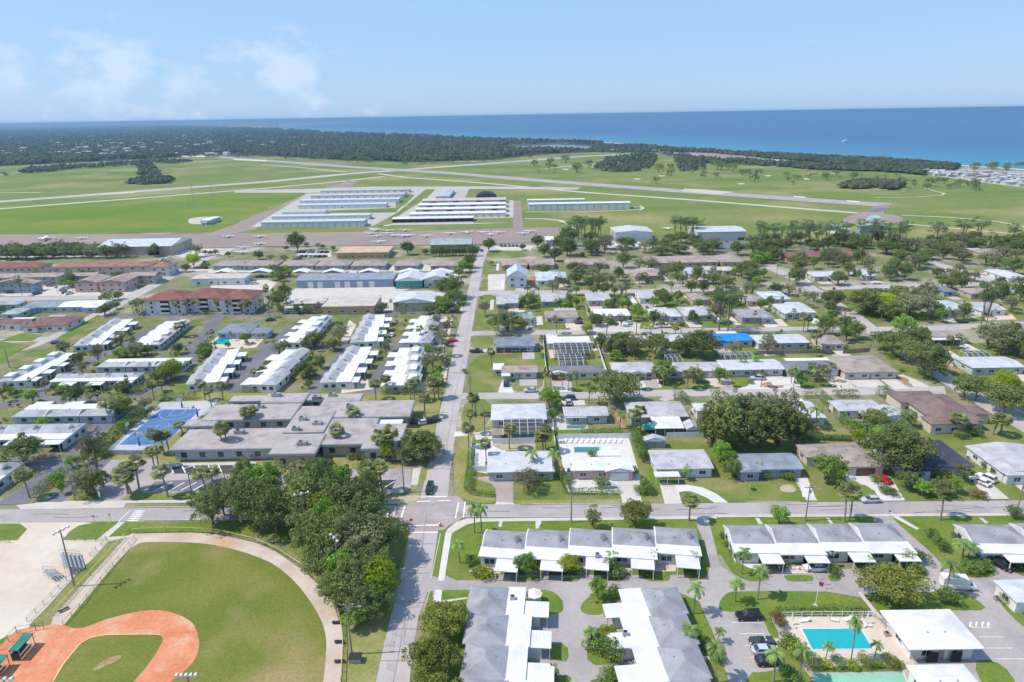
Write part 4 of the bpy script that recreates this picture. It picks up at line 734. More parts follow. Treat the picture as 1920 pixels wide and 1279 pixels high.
# ---- rows of joined one-storey homes
def row(label, p0, p1, n, side, D1, D2, D3, skew=0, rc='gray', wc='white', boxes=False, rear_h=2.9, cw=(.45, 1.0), vents=True, flip=False, gk='hip', par=True):
    """p0 -> p1: the rear eave line in the photo; the white front roofs lie on side (+1 left / -1 right of that direction)"""
    A = P(*p0, rear_h); B = P(*p1, rear_h); d = Vector((B.x-A.x, B.y-A.y, 0))
    # snap to the street grid
    if abs(d.x) > abs(d.y): d = Vector((math.copysign(d.length, d.x), 0, 0))
    elif abs(d.x)/abs(d.y) < .03: d = Vector((0, math.copysign(d.length, d.y), 0))
    Lr = d.length; e = d.normalized(); f = Vector((-e.y, e.x, 0))*side; pt = Lr/n
    org = Vector(((A.x), (A.y), 0)); mid = org+e*Lr/2+f*(D1+D2)/2
    ty = thing('townhouse_row', label, 'townhouses', mid.x, mid.y)
    ca = lambda i, u, v: None
    for i in range(n):
        o0 = org+e*pt*i-mid; o0.z = 0; sk = R_(skew); ei = Vector((e.x*math.cos(sk)-e.y*math.sin(sk), e.x*math.sin(sk)+e.y*math.cos(sk), 0)); fi = Vector((-ei.y, ei.x, 0))*side
        def T(u, v, z): q = o0+ei*u+fi*v; return (q.x, q.y, z)
        zi = .012*i; sg = side
        def blk(mb, u0, u1, v0, v1, z0, z1, m):
            c = [T(u0, v0, z0), T(u1, v0, z0), T(u1, v1, z0), T(u0, v1, z0), T(u0, v0, z1), T(u1, v0, z1), T(u1, v1, z1), T(u0, v1, z1)]
            fs = [(3,2,1,0),(4,5,6,7),(0,1,5,4),(1,2,6,5),(2,3,7,6),(3,0,4,7)]
            if sg < 0: fs = [tuple(reversed(x)) for x in fs]
            mb.add(c, fs, m)
        w_ = MB(); blk(w_, .35, pt-.02, .5, D1+D2-.5, 0, 2.7+zi, 'wall_'+wc); w_.build('wall', ty)
        so_ = (.0, .9)[i % 2] if skew else 0
        fr = MB(); blk(fr, -.1, pt+.1, D1-.25, D1+D2+so_, 2.72+zi, 2.94+zi, 'roof_white'); fr.build('flat_roof', ty)
        r = MB(); z = rear_h+zi; blk(r, .1, pt+.05, -.05, D1, z-.17, z, 'frame'); z += .004
        rh = z+.34*D1/2*1.05; ins = D1*.5 if gk == 'hip' else .0
        vs = [T(.1, -.05, z), T(pt+.05, -.05, z), T(pt+.05, D1, z), T(.1, D1, z), T(.1+(0 if par else ins*.7), D1*.5, rh), T(pt+.05-ins*.85, D1*.5, rh)]
        fs = [(0,1,5,4),(1,2,5),(2,3,4,5)]
        if not par: fs.append((3,0,4))
        if par: g0 = MB(); g0.add([T(.02, -.12, z), T(.02, D1+.1, z), T(.02, D1*.5, rh+.08), T(.3, -.12, z), T(.3, D1+.1, z), T(.3, D1*.5, rh+.08)], [(0,1,2),(5,4,3),(0,2,5,3),(1,4,5,2)] if sg > 0 else [(2,1,0),(3,4,5),(3,5,2,0),(2,5,4,1)], 'roof_white'); g0.build('parapet', ty)
        if sg < 0: fs = [tuple(reversed(x)) for x in fs]
        r.add(vs, fs, 'roof_'+rc); ro = r.build('roof', ty)
        r2 = MB(); r2.cyl(T(pt*.45, D1*.72, z+.2), T(pt*.45, D1*.72, z+1.0), .1, .1, 'metal_gray', 6); r2.build('roof_vent', ro)
        if vents:  # dark gablets: triangular shadows built as shapes on the corner row, vents elsewhere
            g = MB(); u = pt*.80 if not flip else pt*.2; k = [T(u-.75, D1*.60, rh-.30), T(u+.75, D1*.60, rh-.30), T(u, D1*.48, rh+.22), T(u, D1*.80, rh-.5)]
            g.add(k, [(0,1,2),(1,3,2),(3,0,2)], 'roof_dgray'); g.build('roof_gable_vent', ro)
        if boxes: g = MB(); blk(g, pt*.25, pt*.8, D1*.25, D1*.75, rh-.5, rh+.35, 'roof_white'); g.build('raised_roof_box', ro)
        if D3 > 0:
            c0_, c1_ = pt*cw[0], pt*cw[1]; g = MB(); blk(g, c0_, c1_, D1+D2-.3, D1+D2+D3, 2.5+zi, 2.68+zi, 'roof_white'); co_ = g.build('carport_roof', ty)
            g = MB()
            for u in (c0_+.2, c1_-.2): g = MB(); blk(g, u-.08, u+.08, D1+D2+D3-.35, D1+D2+D3-.2, 0, 2.5+zi, 'frame'); g.build('carport_post', co_)
            g = MB(); blk(g, c1_-.3, c1_-.2, D1+D2-.5, D1+D2+D3-1.6, 0, 2.4, 'wall_'+wc); g.build('carport_wall', co_)
            dd = MB(); blk(dd, c0_+.5, c1_-.6, D1+D2-.5, D1+D2-.44, 0, 2.2, 'dark'); dd.build('door', ty)
        for u0, u1 in ((pt*.12, pt*.36),) if D3 > 0 else ((pt*.15, pt*.4), (pt*.6, pt*.85)):
            g = MB(); blk(g, u0, u1, D1+D2-.5, D1+D2-.46, .9, 2.1, 'glass'); fo = MB()
            for q in (u0-.06, (u0+u1)/2-.05, u1-.06): blk(fo, q, q+.12, D1+D2-.459, D1+D2-.42, .84, 2.16, 'frame')
            blk(fo, u0-.06, u1+.06, D1+D2-.4595, D1+D2-.41, .80, .90, 'frame'); blk(fo, u0-.06, u1+.06, D1+D2-.4595, D1+D2-.41, 2.1, 2.2, 'frame')
            fo = fo.build('window', ty); g.build('glass', fo)
        for u0 in (pt*.2, pt*.6): g = MB(); blk(g, u0, u0+1.5, .44, .5, 1.0, 2.1, 'glass'); g.build('window', ty)
        if i in (0, n-1):
            ue = .35 if i == 0 else pt-.02; s_ = -1 if i == 0 else 1
            for v0 in (D1*.25, D1*.7, D1+D2*.4): g = MB(); blk(g, ue, ue+s_*.05, v0, v0+1.4, 1.0, 2.1, 'glass'); g.build('window', ty)
    LM.append((label, mid.x, mid.y, abs(e.x)*Lr/2+abs(f.x)*(D1+D2+D3)/2, abs(e.y)*Lr/2+abs(f.y)*(D1+D2+D3)/2))
    hx = abs(e.x)*Lr/2+abs(f.x)*(D1+D2)/2+.5; hy = abs(e.y)*Lr/2+abs(f.y)*(D1+D2)/2+.5; FOOT.append((mid.x-hx, mid.y-hy, mid.x+hx, mid.y+hy))
    return ty
row('five joined grey roofed homes along corner', (912, 993), (1307, 996), 5, -1, 6.5, 3.2, 4.0, skew=-8, cw=(.42, .93))
row('four joined homes above the flagpole', (1355, 985), (1670, 981), 4, -1, 7.0, 3.1, 3.2, skew=-2, cw=(.5, .98), vents=False)
row('joined homes beside the white van', (1786, 983), (2110, 985), 3, -1, 7.2, 3.3, 2.6, skew=-3, cw=(.35, .8), vents=False)
row('bottom joined homes left of the parasols', (883, 1098), (850, 1430), 5, 1, 7.6, 3.2, 4.6, skew=-5, par=False, vents=False, cw=(.45, 1.0), flip=True, gk='hip')
row('bottom joined homes right of the parasols', (1268, 1099), (1386, 1430), 5, -1, 7.2, 4.2, 3.8, skew=4, par=False, vents=False, cw=(.45, .95), gk='hip')
# left complex
row('raised box condo row left of dark lane', (624, 594), (582, 643), 4, -1, 5.6, 4.3, 3.4, skew=-6, boxes=True, vents=False, rc='condo')
row('condo row between the two upper lanes', (681, 592), (652, 643), 4, 1, 5.6, 4.3, 3.4, skew=6, rc='condo')
row('condo row nearest the red parked car', (828, 593), (814, 643), 4, -1, 5.6, 4.3, 3.4, skew=-6, rc='condo')
row('condo row left of the lane bend', (400, 658), (342, 722), 4, 1, 5.6, 4.3, 3.4, skew=6, rc='condo')
row('condo row beyond the school roof centre', (581, 656), (523, 722), 3, -1, 5.6, 4.3, 3.4, skew=-6, rc='condo')
row('condo row between the lower lanes', (650, 652), (594, 718), 4, 1, 5.6, 4.3, 3.4, skew=6, rc='condo')
row('raised box condo row by main street', (796, 652), (791, 722), 4, -1, 5.6, 4.3, 3.4, skew=-6, boxes=True, vents=False, rc='condo')
row('condo row with white strip far side', (341, 686), (184, 686), 3, -1, 5.5, 3.6, 0, vents=True, wc='lgray', rc='condo')
row('condo row with three front carports', (118, 701), (268, 701), 3, -1, 5.0, 3.0, 3.2, wc='lgray', rc='condo')
row('condo row left of the court hedge', (208, 779), (26, 779), 3, -1, 5.5, 4.0, 3.0, wc='aqua', rc='condo')
row('condo row with blue end wall', (-30, 797), (158, 797), 3, -1, 7.0, 3.6, 3.0, wc='aqua', skew=0, rc='condo')
row('white roofed row at left edge', (-150, 868), (44, 868), 3, -1, 8.0, 3.0, 3.0, wc='aqua', rc='condo')
row('boxed condo row by left road', (98, 663), (-10, 716), 4, 1, 5.6, 4.3, 3.4, skew=6, boxes=True, vents=False, rc='condo')
row('condo row along the left road', (206, 601), (130, 650), 4, 1, 5.6, 4.3, 3.4, skew=6, rc='condo')
row('green fronted row by red roofed flats', (357, 601), (300, 646), 4, -1, 4.5, 6.5, 1.0, wc='aqua', rc='ltan', boxes=True, vents=False)

Hs = [
 # label, x1, x2, yf, yb, kind, roof, wall, options
 ('white low house on the street corner', 913, 1037, 886, 846, 'gable', 'pale', 'lgray', dict(pitch=.1, ext=[(1000, 1040, 886, 862, 'flat', 'pale', 2.5)])),
 ('white house with pool behind white hedge', 1072, 1188, 883, 857, 'gable', 'white', 'pink', dict(pitch=.16, ext=[(1134, 1190, 885, 868, 'gabley', 'white', 2.75, 'G'), (1122, 1164, 856, 845, 'flat', 'white', 2.5, 'o')])),
 ('grey roofed house on horseshoe drive', 1229, 1340, 880, 843, 'gable', 'lgray', 'pale', dict(pitch=.08, ext=[(1229, 1276, 895, 884, 'flat', 'white', 2.4, 'o')])),
 ('blue grey ribbed house by big trees', 1383, 1509, 881, 850, 'gable', 'bgray', 'bluegray', dict(pitch=.2)),
 ('brown hipped house with red car', 1511, 1632, 858, 832, 'hip', 'tan', 'cream', dict(pitch=.25, trim='roof_tan', ext=[(1590, 1662, 876, 846, 'hip', 'tan', 2.72, 'Gd')])),
 ('dark navy roofed house with white skylight', 1687, 1830, 877, 825, 'hip', 'navy', 'lgray', dict(pitch=.26, trim='roof_navy')),
 ('pale roofed house at right edge', 1879, 2010, 887, 828, 'gabley', 'lgray', 'white', dict(pitch=.12, opt='G')),
 ('white roofed house with large pool cage', 920, 1026, 788, 757, 'hip', 'pale', 'lgray', dict(pitch=.14, ext=[(944, 1021, 815, 789, 'flat', 'white', 2.5, 'C')])),
 ('grey gabled house beside the caged pool', 1058, 1142, 781, 762, 'gable', 'lgray', 'lgray', dict(pitch=.2, ext=[(1062, 1100, 784, 780, 'flat', 'white', 2.4, 'o')])),
 ('grey hipped house with screened porch', 1181, 1293, 783, 753, 'hip', 'lgray', 'gray', dict(pitch=.22, ext=[(1228, 1284, 804, 784, 'shed', 'white', 2.4, 'os'), ])),
 ('white house hidden by tall grey trees', 1305, 1400, 771, 755, 'hip', 'pale', 'white', dict(pitch=.15)),
 ('pale hipped house left of clipped hedge', 1479, 1552, 785, 752, 'hip', 'pale', 'pale', dict(pitch=.2)),
 ('pale roofed house with courtyard porch', 1573, 1662, 771, 750, 'hip', 'lgray', 'white', dict(pitch=.16, ext=[(1618, 1660, 780, 770, 'flat', 'lgray', 2.5, 'os'), (1652, 1711, 785, 757, 'gabley', 'lgray', 2.74)])),
 ('large brown tiled house around a court', 1752, 1850, 791, 739, 'hip', 'brown', 'cream', dict(h=3.2, pitch=.3, trim='roof_brown', ext=[(1688, 1775, 755, 733, 'hip', 'brown', 3.22), (1745, 1840, 796, 779, 'hip', 'brown', 3.1), (1815, 1860, 778, 760, 'hip', 'brown', 3.14)])),
 ('rose brown roofed house by the street', 940, 1009, 699, 685, 'gable', 'ptan', 'lgray', dict(pitch=.2, ext=[(924, 945, 694, 681, 'flat', 'white', 2.5), (940, 957, 706, 699, 'flat', 'white', 2.4, 'o')])),
 ('charcoal roofed house with white garage', 1031, 1133, 699, 685, 'gable', 'dgray', 'white', dict(pitch=.22, ext=[(1031, 1064, 701, 694, 'gabley', 'white', 2.72, 'Gd'), (1049, 1095, 685, 666, 'flat', 'white', 2.3, 'C')])),
 ('pale hipped house with centre gable', 1150, 1234, 699, 679, 'hip', 'lgray', 'cream', dict(pitch=.24, ext=[(1175, 1213, 701, 690, 'gabley', 'lgray', 2.75, 'o')])),
 ('grey hipped house with small roof cage', 1253, 1360, 697, 679, 'hip', 'lgray', 'lgray', dict(pitch=.2, opt='g', ext=[(1253, 1281, 680, 668, 'flat', 'white', 2.4, 'C')])),
 ('long white roofed house with silver suv', 1358, 1473, 694, 674, 'gable', 'pale', 'aqua', dict(pitch=.14, ext=[(1360, 1416, 674, 664, 'flat', 'white', 2.4, 'C')])),
 ('dark grey hipped house with white strip', 1476, 1578, 694, 676, 'hip', 'dgray', 'lgray', dict(pitch=.2, opt='g', ext=[(1475, 1563, 678, 671, 'flat', 'white', 2.72)])),
 ('tan roofed house with curved drive', 1583, 1687, 699, 667, 'hip', 'tan', 'cream', dict(pitch=.18, trim='roof_tan', ext=[(1580, 1620, 683, 665, 'flat', 'lgray', 2.6)])),
 ('aqua walled house with white metal roof', 1822, 1926, 690, 669, 'gable', 'pale', 'aqua', dict(pitch=.1, ext=[(1816, 1860, 670, 660, 'flat', 'white', 2.3, 'C')])),
 ('blue grey gabled house with white porch', 929, 1004, 650, 632, 'gable', 'slate', 'bluegray', dict(pitch=.25, ext=[(929, 991, 652, 645, 'shed', 'lgray', 2.3, 'os')])),
 ('white roofed house with double pool cage', 1026, 1108, 644, 631, 'gable', 'white', 'lgray', dict(pitch=.12, ext=[(1040, 1107, 664, 645, 'flat', 'white', 2.4, 'C')])),
 ('long flat grey roofed house midblock', 1122, 1214, 641, 630, 'gable', 'lgray', 'lgray', dict(pitch=.12)),
 ('white hipped house before dark oaks', 1222, 1288, 641, 627, 'hip', 'pale', 'white', dict(pitch=.18)),
 ('house under a bright blue tarp', 1335, 1415, 640, 625, 'hip', 'blue', 'cream', dict(pitch=.2, trim='roof_blue')),
 ('pale metal roofed house with screened porch', 1421, 1519, 644, 627, 'gable', 'pale', 'lgray', dict(pitch=.12, ext=[(1482, 1520, 643, 637, 'flat', 'white', 2.5, 'os')])),
 ('tan hipped house behind leafy palms', 1541, 1588, 646, 628, 'hip', 'tan', 'cream', dict(pitch=.2)),
 ('brown roofed house with white lanai', 1740, 1820, 634, 621, 'gable', 'tan', 'lgray', dict(pitch=.12, ext=[(1749, 1805, 638, 632, 'flat', 'white', 2.5, 'os')])),
 ('pale teal roofed house by dark tree', 935, 999, 598, 585, 'hip', 'teal', 'white', dict(pitch=.15)),
 ('brown roofed house with bright lawn', 1023, 1085, 596, 583, 'gable', 'tan', 'cream', dict(pitch=.15, opt='g', ext=[(1040, 1080, 583, 578, 'flat', 'lgray', 2.4)])),
 ('white flat house with dark garage', 1116, 1183, 593, 579, 'gable', 'white', 'gray', dict(pitch=.08, opt='G')),
 ('white hipped house above parked cars', 1222, 1278, 593, 579, 'hip', 'pale', 'lgray', dict(pitch=.16)),
 ('pale round hipped house by orange yard', 1282, 1342, 592, 575, 'hip', 'lgray', 'lgray', dict(pitch=.24)),
 ('grey green roofed house behind lawn', 1390, 1452, 596, 579, 'hip', 'gray', 'gray', dict(pitch=.15)),
 ('white roofed house with blue carport', 1467, 1533, 587, 569, 'hip', 'pale', 'aqua', dict(pitch=.14)),
 ('pale blue roofed house right of limes', 1757, 1828, 584, 566, 'hip', 'aqua', 'white', dict(pitch=.14)),
 ('white angled roofs at far right', 1833, 1890, 582, 566, 'gable', 'lgray', 'white', dict(pitch=.12)),
 ('white flat house with blue wall', 930, 974, 569, 553, 'gable', 'lgray', 'bluegray', dict(pitch=.12, cat='house')),
 ('light roofed house with green wall', 1015, 1068, 566, 550, 'hip', 'lgray', 'green', dict(pitch=.2)),
 ('grey blue house behind the fence', 1102, 1146, 564, 549, 'gable', 'lgray', 'lgray', dict(pitch=.14)),
 ('small pale house between green trees', 1199, 1230, 560, 545, 'gable', 'lgray', 'white', dict(pitch=.12)),
 ('tan hipped house near street oaks', 1298, 1333, 563, 549, 'hip', 'tan', 'tan', dict(pitch=.2)),
 ('small tan house by street oaks', 1400, 1432, 565, 552, 'hip', 'tan', 'cream', dict(pitch=.2)),
 ('pale roofed house with white box', 1434, 1485, 562, 546, 'hip', 'aqua', 'white', dict(pitch=.12, ext=[(1440, 1462, 556, 550, 'flat', 'white', 3.4)])),
 ('blue roofed two storey house', 950, 989, 519, 494, 'gabley', 'aqua', 'pale', dict(h=6.5, pitch=.6, opt='')),
 ('pale blue hipped house behind hedge', 1005, 1065, 525, 509, 'hip', 'aqua', 'white', dict(pitch=.25)),
 ('tan roofed duplex at street top', 940, 990, 498, 484, 'hip', 'ptan', 'tan', dict(pitch=.3, trim='roof_tan')),
 ('first long tan roofed motel wing', 992, 1040, 498, 486, 'gable', 'ptan', 'tan', dict(pitch=.2, cat='apartment block', trim='roof_tan')),
 ('middle long tan roofed motel wing', 1060, 1138, 497, 485, 'gable', 'ptan', 'tan', dict(pitch=.2, cat='apartment block', trim='roof_tan')),
 ('long mauve roofed block behind oaks', 1212, 1350, 493, 480, 'gable', 'ptan', 'tan', dict(pitch=.2, cat='apartment block', trim='roof_tan')),
 ('mauve hipped end block near hangars', 1352, 1403, 492, 477, 'hip', 'tan', 'tan', dict(pitch=.25, cat='apartment block', trim='roof_tan')),
 ('pink roofed house among oak crowns', 1188, 1246, 518, 505, 'hip', 'ptan', 'tan', dict(pitch=.2, trim='roof_tan')),
 ('small blue grey house by palms', 1290, 1328, 514, 503, 'hip', 'metal', 'white', dict(pitch=.15)),
 ('cream low house before mauve block', 1325, 1375, 507, 500, 'gable', 'ltan', 'cream', dict(pitch=.15)),
 ('red brown roofed motel under pines', 1472, 1640, 482, 471, 'gable', 'maroon', 'orange', dict(pitch=.2, cat='apartment block', trim='roof_maroon')),
 ('white roofed house left of dark tree', 1526, 1556, 519, 509, 'gable', 'pale', 'lgray', dict(pitch=.15)),
 ('white roofed house touching dark tree', 1557, 1580, 517, 508, 'gable', 'pale', 'lgray', dict(pitch=.15)),
 ('blue shaded house right of dark tree', 1624, 1644, 518, 505, 'gable', 'pale', 'bluegray', dict(pitch=.15)),
 ('long tan house behind lime tree', 1655, 1718, 549, 540, 'gable', 'ptan', 'cream', dict(pitch=.2)),
 ('grey gabled house in the shrubs', 1770, 1797, 547, 537, 'hip', 'dgray', 'bluegray', dict(pitch=.25)),
 ('tan roofed house by winding road', 1820, 1888, 551, 540, 'hip', 'ptan', 'tan', dict(pitch=.2)),
 ('tan house at the far right bend', 1843, 1898, 476, 466, 'hip', 'tan', 'tan', dict(pitch=.2)),
 ('white roofed house at right margin', 1890, 1935, 522, 506, 'hip', 'pale', 'white', dict(pitch=.2)),
 ('white hangar with grey gable front', 1152, 1226, 436, 422, 'gabley', 'pale', 'metal', dict(h=6, pitch=.1, cat='hangar', win=0, ext=[(1168, 1195, 443, 441, 'flat', 'pale', 3.2)])),
 ('long white roofed hangar with dark door', 1306, 1402, 435, 424, 'gable', 'pale', 'metal', dict(h=6.5, pitch=.1, cat='hangar', win=0, opt='gd')),
 ('white shed hidden behind the pines', 1566, 1596, 431, 421, 'gable', 'pale', 'white', dict(h=4, pitch=.1, cat='shed', win=0)),
 ('blue grey hangar beside the helipad', 1612, 1662, 424, 418, 'gabley', 'pale', 'bluegray', dict(h=6, pitch=.12, cat='hangar', win=0)),
 ('small white office by airport trees', 1023, 1054, 451, 443, 'flat', 'white', 'lgray', dict(h=4.5, cat='office', win=3)),
 ('large white roofed hangar left side', 184, 318, 463, 447, 'gable', 'pale', 'tan', dict(h=6.5, pitch=.16, cat='hangar', win=0)),
 ('long orange roofed terminal building', 630, 728, 474, 462, 'flat', 'orange', 'orange', dict(h=4, cat='office', win=8)),
 ('green grey hangar behind cedar hedge', 806, 884, 459, 447, 'gable', 'teal', 'teal', dict(h=6, pitch=.16, cat='hangar', win=0)),
 ('blue storage building with roller doors', 555, 737, 525, 512, 'gable', 'bgray', 'bluegray', dict(h=4.5, pitch=.1, cat='warehouse', win=0)),
 ('teal walled workshop left gable', 740, 792, 527, 506, 'gabley', 'pale', 'teal', dict(h=4.5, pitch=.28, cat='workshop', win=2)),
 ('teal walled workshop right gable', 793, 840, 524, 505, 'gabley', 'pale', 'pale', dict(h=4.5, pitch=.28, cat='workshop', win=2)),
 ('beige workshop with white curved roof', 735, 815, 568, 545, 'gabley', 'pale', 'tan', dict(h=4.5, pitch=.2, cat='workshop', win=1)),
 ('orange walled building with white roof', 603, 702, 575, 554, 'flat', 'ltan', 'orange', dict(h=4, cat='warehouse', win=4)),
 ('cream flat annex beside rv', 547, 606, 570, 558, 'flat', 'ltan', 'pink', dict(h=3.6, cat='office', win=3)),
 ('white flat shop behind red roofs', 358, 457, 523, 513, 'flat', 'ltan', 'white', dict(h=3.8, cat='shop', win=4)),
 ('red brown roofed two storey flats left', -30, 71, 503, 492, 'hip', 'red', 'cream', dict(h=5.6, pitch=.3, cat='apartment block', trim='roof_red')),
 ('terracotta roofed two storey flats', 98, 275, 501, 491, 'hip', 'terra', 'cream', dict(h=5.6, pitch=.3, cat='apartment block', trim='roof_terra')),
 ('terracotta end block by the car park', 279, 314, 502, 490, 'hip', 'terra', 'white', dict(h=5.6, pitch=.3, cat='apartment block', trim='roof_terra')),
 ('long tan roofed flats at left edge', -40, 104, 521, 512, 'hip', 'ptan', 'tan', dict(h=5, pitch=.25, cat='apartment block', trim='roof_tan')),
 ('tan wing nearest the left edge', -20, 60, 534, 519, 'gabley', 'tan', 'bluegray', dict(h=5, pitch=.2, cat='apartment block', trim='roof_tan')),
 ('tan roofed flats with stair notch', 131, 178, 518, 511, 'gable', 'ptan', 'bluegray', dict(h=5, pitch=.25, cat='apartment block', trim='roof_tan')),
 ('pink tan gabled flats left twin', 137, 180, 531, 513, 'gabley', 'ptan', 'pink', dict(h=5.4, pitch=.25, cat='apartment block', trim='roof_tan')),
 ('pink tan gabled flats right twin', 184, 230, 531, 512, 'gabley', 'ptan', 'pink', dict(h=5.4, pitch=.25, cat='apartment block', trim='roof_tan')),
 ('tan roofed flats by blue tarpaulin', 238, 289, 518, 510, 'gable', 'ptan', 'tan', dict(h=5, pitch=.25, cat='apartment block', trim='roof_tan')),
 ('pale teal house at left margin', -20, 31, 572, 564, 'hip', 'teal', 'aqua', dict(pitch=.2)),
 ('blue grey hipped house left side', 38, 110, 577, 564, 'hip', 'bgray', 'aqua', dict(pitch=.2)),
 ('white arched roof house left side', 108, 186, 576, 563, 'gable', 'white', 'aqua', dict(pitch=.15)),
 ('teal roofed cottage by left edge', 0, 32, 590, 577, 'hip', 'teal', 'aqua', dict(pitch=.2)),
 ('maroon hipped house at road fork', 44, 120, 612, 593, 'hip', 'maroon', 'white', dict(pitch=.2, trim='roof_maroon')),
 ('brown roofed house at left margin', -30, 40, 608, 598, 'hip', 'maroon', 'white', dict(pitch=.2)),
 ('blue roofed clubhouse by small pool', 406, 466, 625, 606, 'hip', 'slate', 'aqua', dict(pitch=.18, cat='clubhouse')),
 ('small blue roofed hut by clubhouse', 468, 503, 625, 614, 'hip', 'slate', 'aqua', dict(pitch=.18, cat='clubhouse')),
 ('large white hipped clubhouse by pool', 1704, 1848, 1219, 1143, 'hip', 'white', 'white', dict(h=3.0, pitch=.16, cat='clubhouse', oh=1.1, win=2)),
 ('white roofed pool hut at bottom edge', 1735, 1850, 1300, 1246, 'hip', 'white', 'white', dict(h=2.7, pitch=.16, cat='clubhouse', win=2)),
 ('white gabled home at bottom right', 1905, 2040, 1130, 1086, 'hip', 'pale', 'white', dict(pitch=.15)),
]
for e in Hs: house(*e[:8], **e[8])
# six tan cottages with white canopies in a row
for i, (a, b, ca_, cb_) in enumerate(((397, 453, 402, 428), (454, 517, 466, 505), (524, 588, 547, 576), (590, 653, 604, 642), (657, 722, 672, 709), (738, 785, 748, 784), (806, 862, 808, 843))):
    nm = ['leftmost', 'second', 'third', 'fourth', 'fifth', 'sixth', 'rightmost'][i]
    house(f'{nm} tan cottage with white canopy', a, b, 499, 488, 'hip', 'tan' if i < 5 else 'ptan', 'gray', pitch=.25, trim='roof_tan', ext=[(ca_, cb_, 512, 502, 'gabley', 'white', 3.0, 'o')])
# sheds
house('grey gabled shed by white fence', 1206, 1250, 828, 813, 'gabley', 'lgray', 'gray', pitch=.3, h=2.2, cat='shed', win=0, oh=.2)
house('gabled grey shed by dark bamboo', 1287, 1314, 806, 785, 'gabley', 'lgray', 'gray', pitch=.5, h=2.1, cat='shed', win=0, oh=.2)
house('pink roofed shed beside pool cage', 921, 941, 816, 803, 'hip', 'ptan', 'cream', pitch=.2, h=2.1, cat='shed', win=0, oh=.2)
# hangar rows on the airfield
for lab, a, b, yf, yb, h, rc, wc in (('farthest left hangar row on airfield', 604, 766, 357, 354.5, 4, 'lgray', 'lgray'), ('second farthest left hangar row', 586, 756, 366, 362, 4, 'ltan', 'lgray'), ('white hangar row behind parked trucks', 565, 746, 375, 371.5, 4, 'pale', 'pale'), ('hangar row with small white annex', 561, 722, 384, 380.5, 4, 'pale', 'pale'),
    ('short bluish hangar row in grass', 530, 608, 398, 394, 3.5, 'lgray', 'pale'), ('pale blue hangar row second from apron', 512, 691, 405, 401, 4.4, 'pale', 'metal'), ('pale blue hangar row nearest apron', 492, 681, 416, 411, 5, 'pale', 'metal'),
    ('farthest right tan hangar row', 792, 949, 376, 371, 4, 'ltan', 'tan'), ('second farthest right tan hangar row', 786, 949, 384, 379.5, 4, 'white', 'tan'), ('middle right tan hangar row', 780, 949, 392, 387.5, 4, 'white', 'tan'), ('nearest right tan hangar row', 769, 949, 401, 396, 4, 'white', 'lgray'),
    ('white aeroplane shelter nearest apron', 736, 887, 410, 405.5, 3.6, 'white', 'dark'), ('small white hangar on grass field', 988, 1098, 375, 372.5, 5, 'white', 'pale'), ('long white hangar on grass field', 991, 1185, 382, 378.5, 6, 'white', 'metal'), ('short steep grey metal hangar', 817, 842, 369, 354, 4, 'metal', 'lgray')):
    t = house(lab, a, b, yf, yb, 'gable' if 'steep' not in lab else 'gabley', rc, wc, h=h, pitch=.08, cat='hangar', win=0, oh=.25)
    if 'steep' in lab: continue
    k = round((b-a)/14); W0 = P(a, yf, h).x; W1 = P(b, yf, h).x; cx = t.location.x; y0 = P((a+b)/2, yf, h).y+.25-t.location.y
    for i in range(k):
        xa = W0+(W1-W0)*(i+.12)/k-cx; xb = W0+(W1-W0)*(i+.88)/k-cx; d = MB(); d.box(xa, y0-.08, 0, xb, y0-.003, h*.8, 'dark' if (wc in ('tan', 'dark') and i % 3 == 1) or 'shelter' in lab else 'gdoor' if wc != 'tan' else 'wall_lgray'); d.build('hangar_door', t)
# roller doors on the blue storage building, white
def add_doors(label, xs, yb_, wpx, m, z=3.2):
    o = [q for q, _, _ in ALL if q['label'] == label][0]; f = min((FOOT[i] for i in range(len(FOOT))), key=lambda r: abs((r[0]+r[2])/2-o.location.x)+abs((r[1]+r[3])/2-o.location.y))
    y0 = f[1]+1.0-o.location.y
    for x in xs:
        xa = P(x-wpx/2, yb_).x-o.location.x; xb = P(x+wpx/2, yb_).x-o.location.x; d = MB(); d.box(xa, y0-.08, 0, xb, y0-.002, z, m); d.build('roller_door', o)
add_doors('blue storage building with roller doors', (586, 603, 635, 653, 676, 698), 538, 10, 'gdoor', 3.4)
add_doors('orange walled building with white roof', (654,), 587, 10, 'metal_gray', 3); add_doors('large white roofed hangar left side', (300,), 475, 20, 'dark', 4.6)
add_doors('large white hipped clubhouse by pool', (1745, 1790), 1240, 20, 'dark', 2.1)
# dark domed hangar
t = thing('domed_hangar', 'dark green domed hangar behind tan rows', 'hangar', 0, 0); p0 = P(891, 373); p1 = P(930, 373); b = MB(); r = (p1.x-p0.x)/2; cx = (p0.x+p1.x)/2; vs = []; n = 14
for y in (p0.y, p0.y+26):
    for i in range(n+1): a_ = math.pi*i/n; vs.append((cx-r*math.cos(a_), y, r*.50*math.sin(a_)))
b.add(vs, [(i, i+1, i+n+2, i+n+1) for i in range(n)], 'dark'); b.build('roof', t); b = MB(); b.add(vs[:n+1], [tuple(range(n+1))], 'wall_dark'); b.build('wall', t); FOOT.append((p0.x, p0.y, p1.x, p0.y+26))

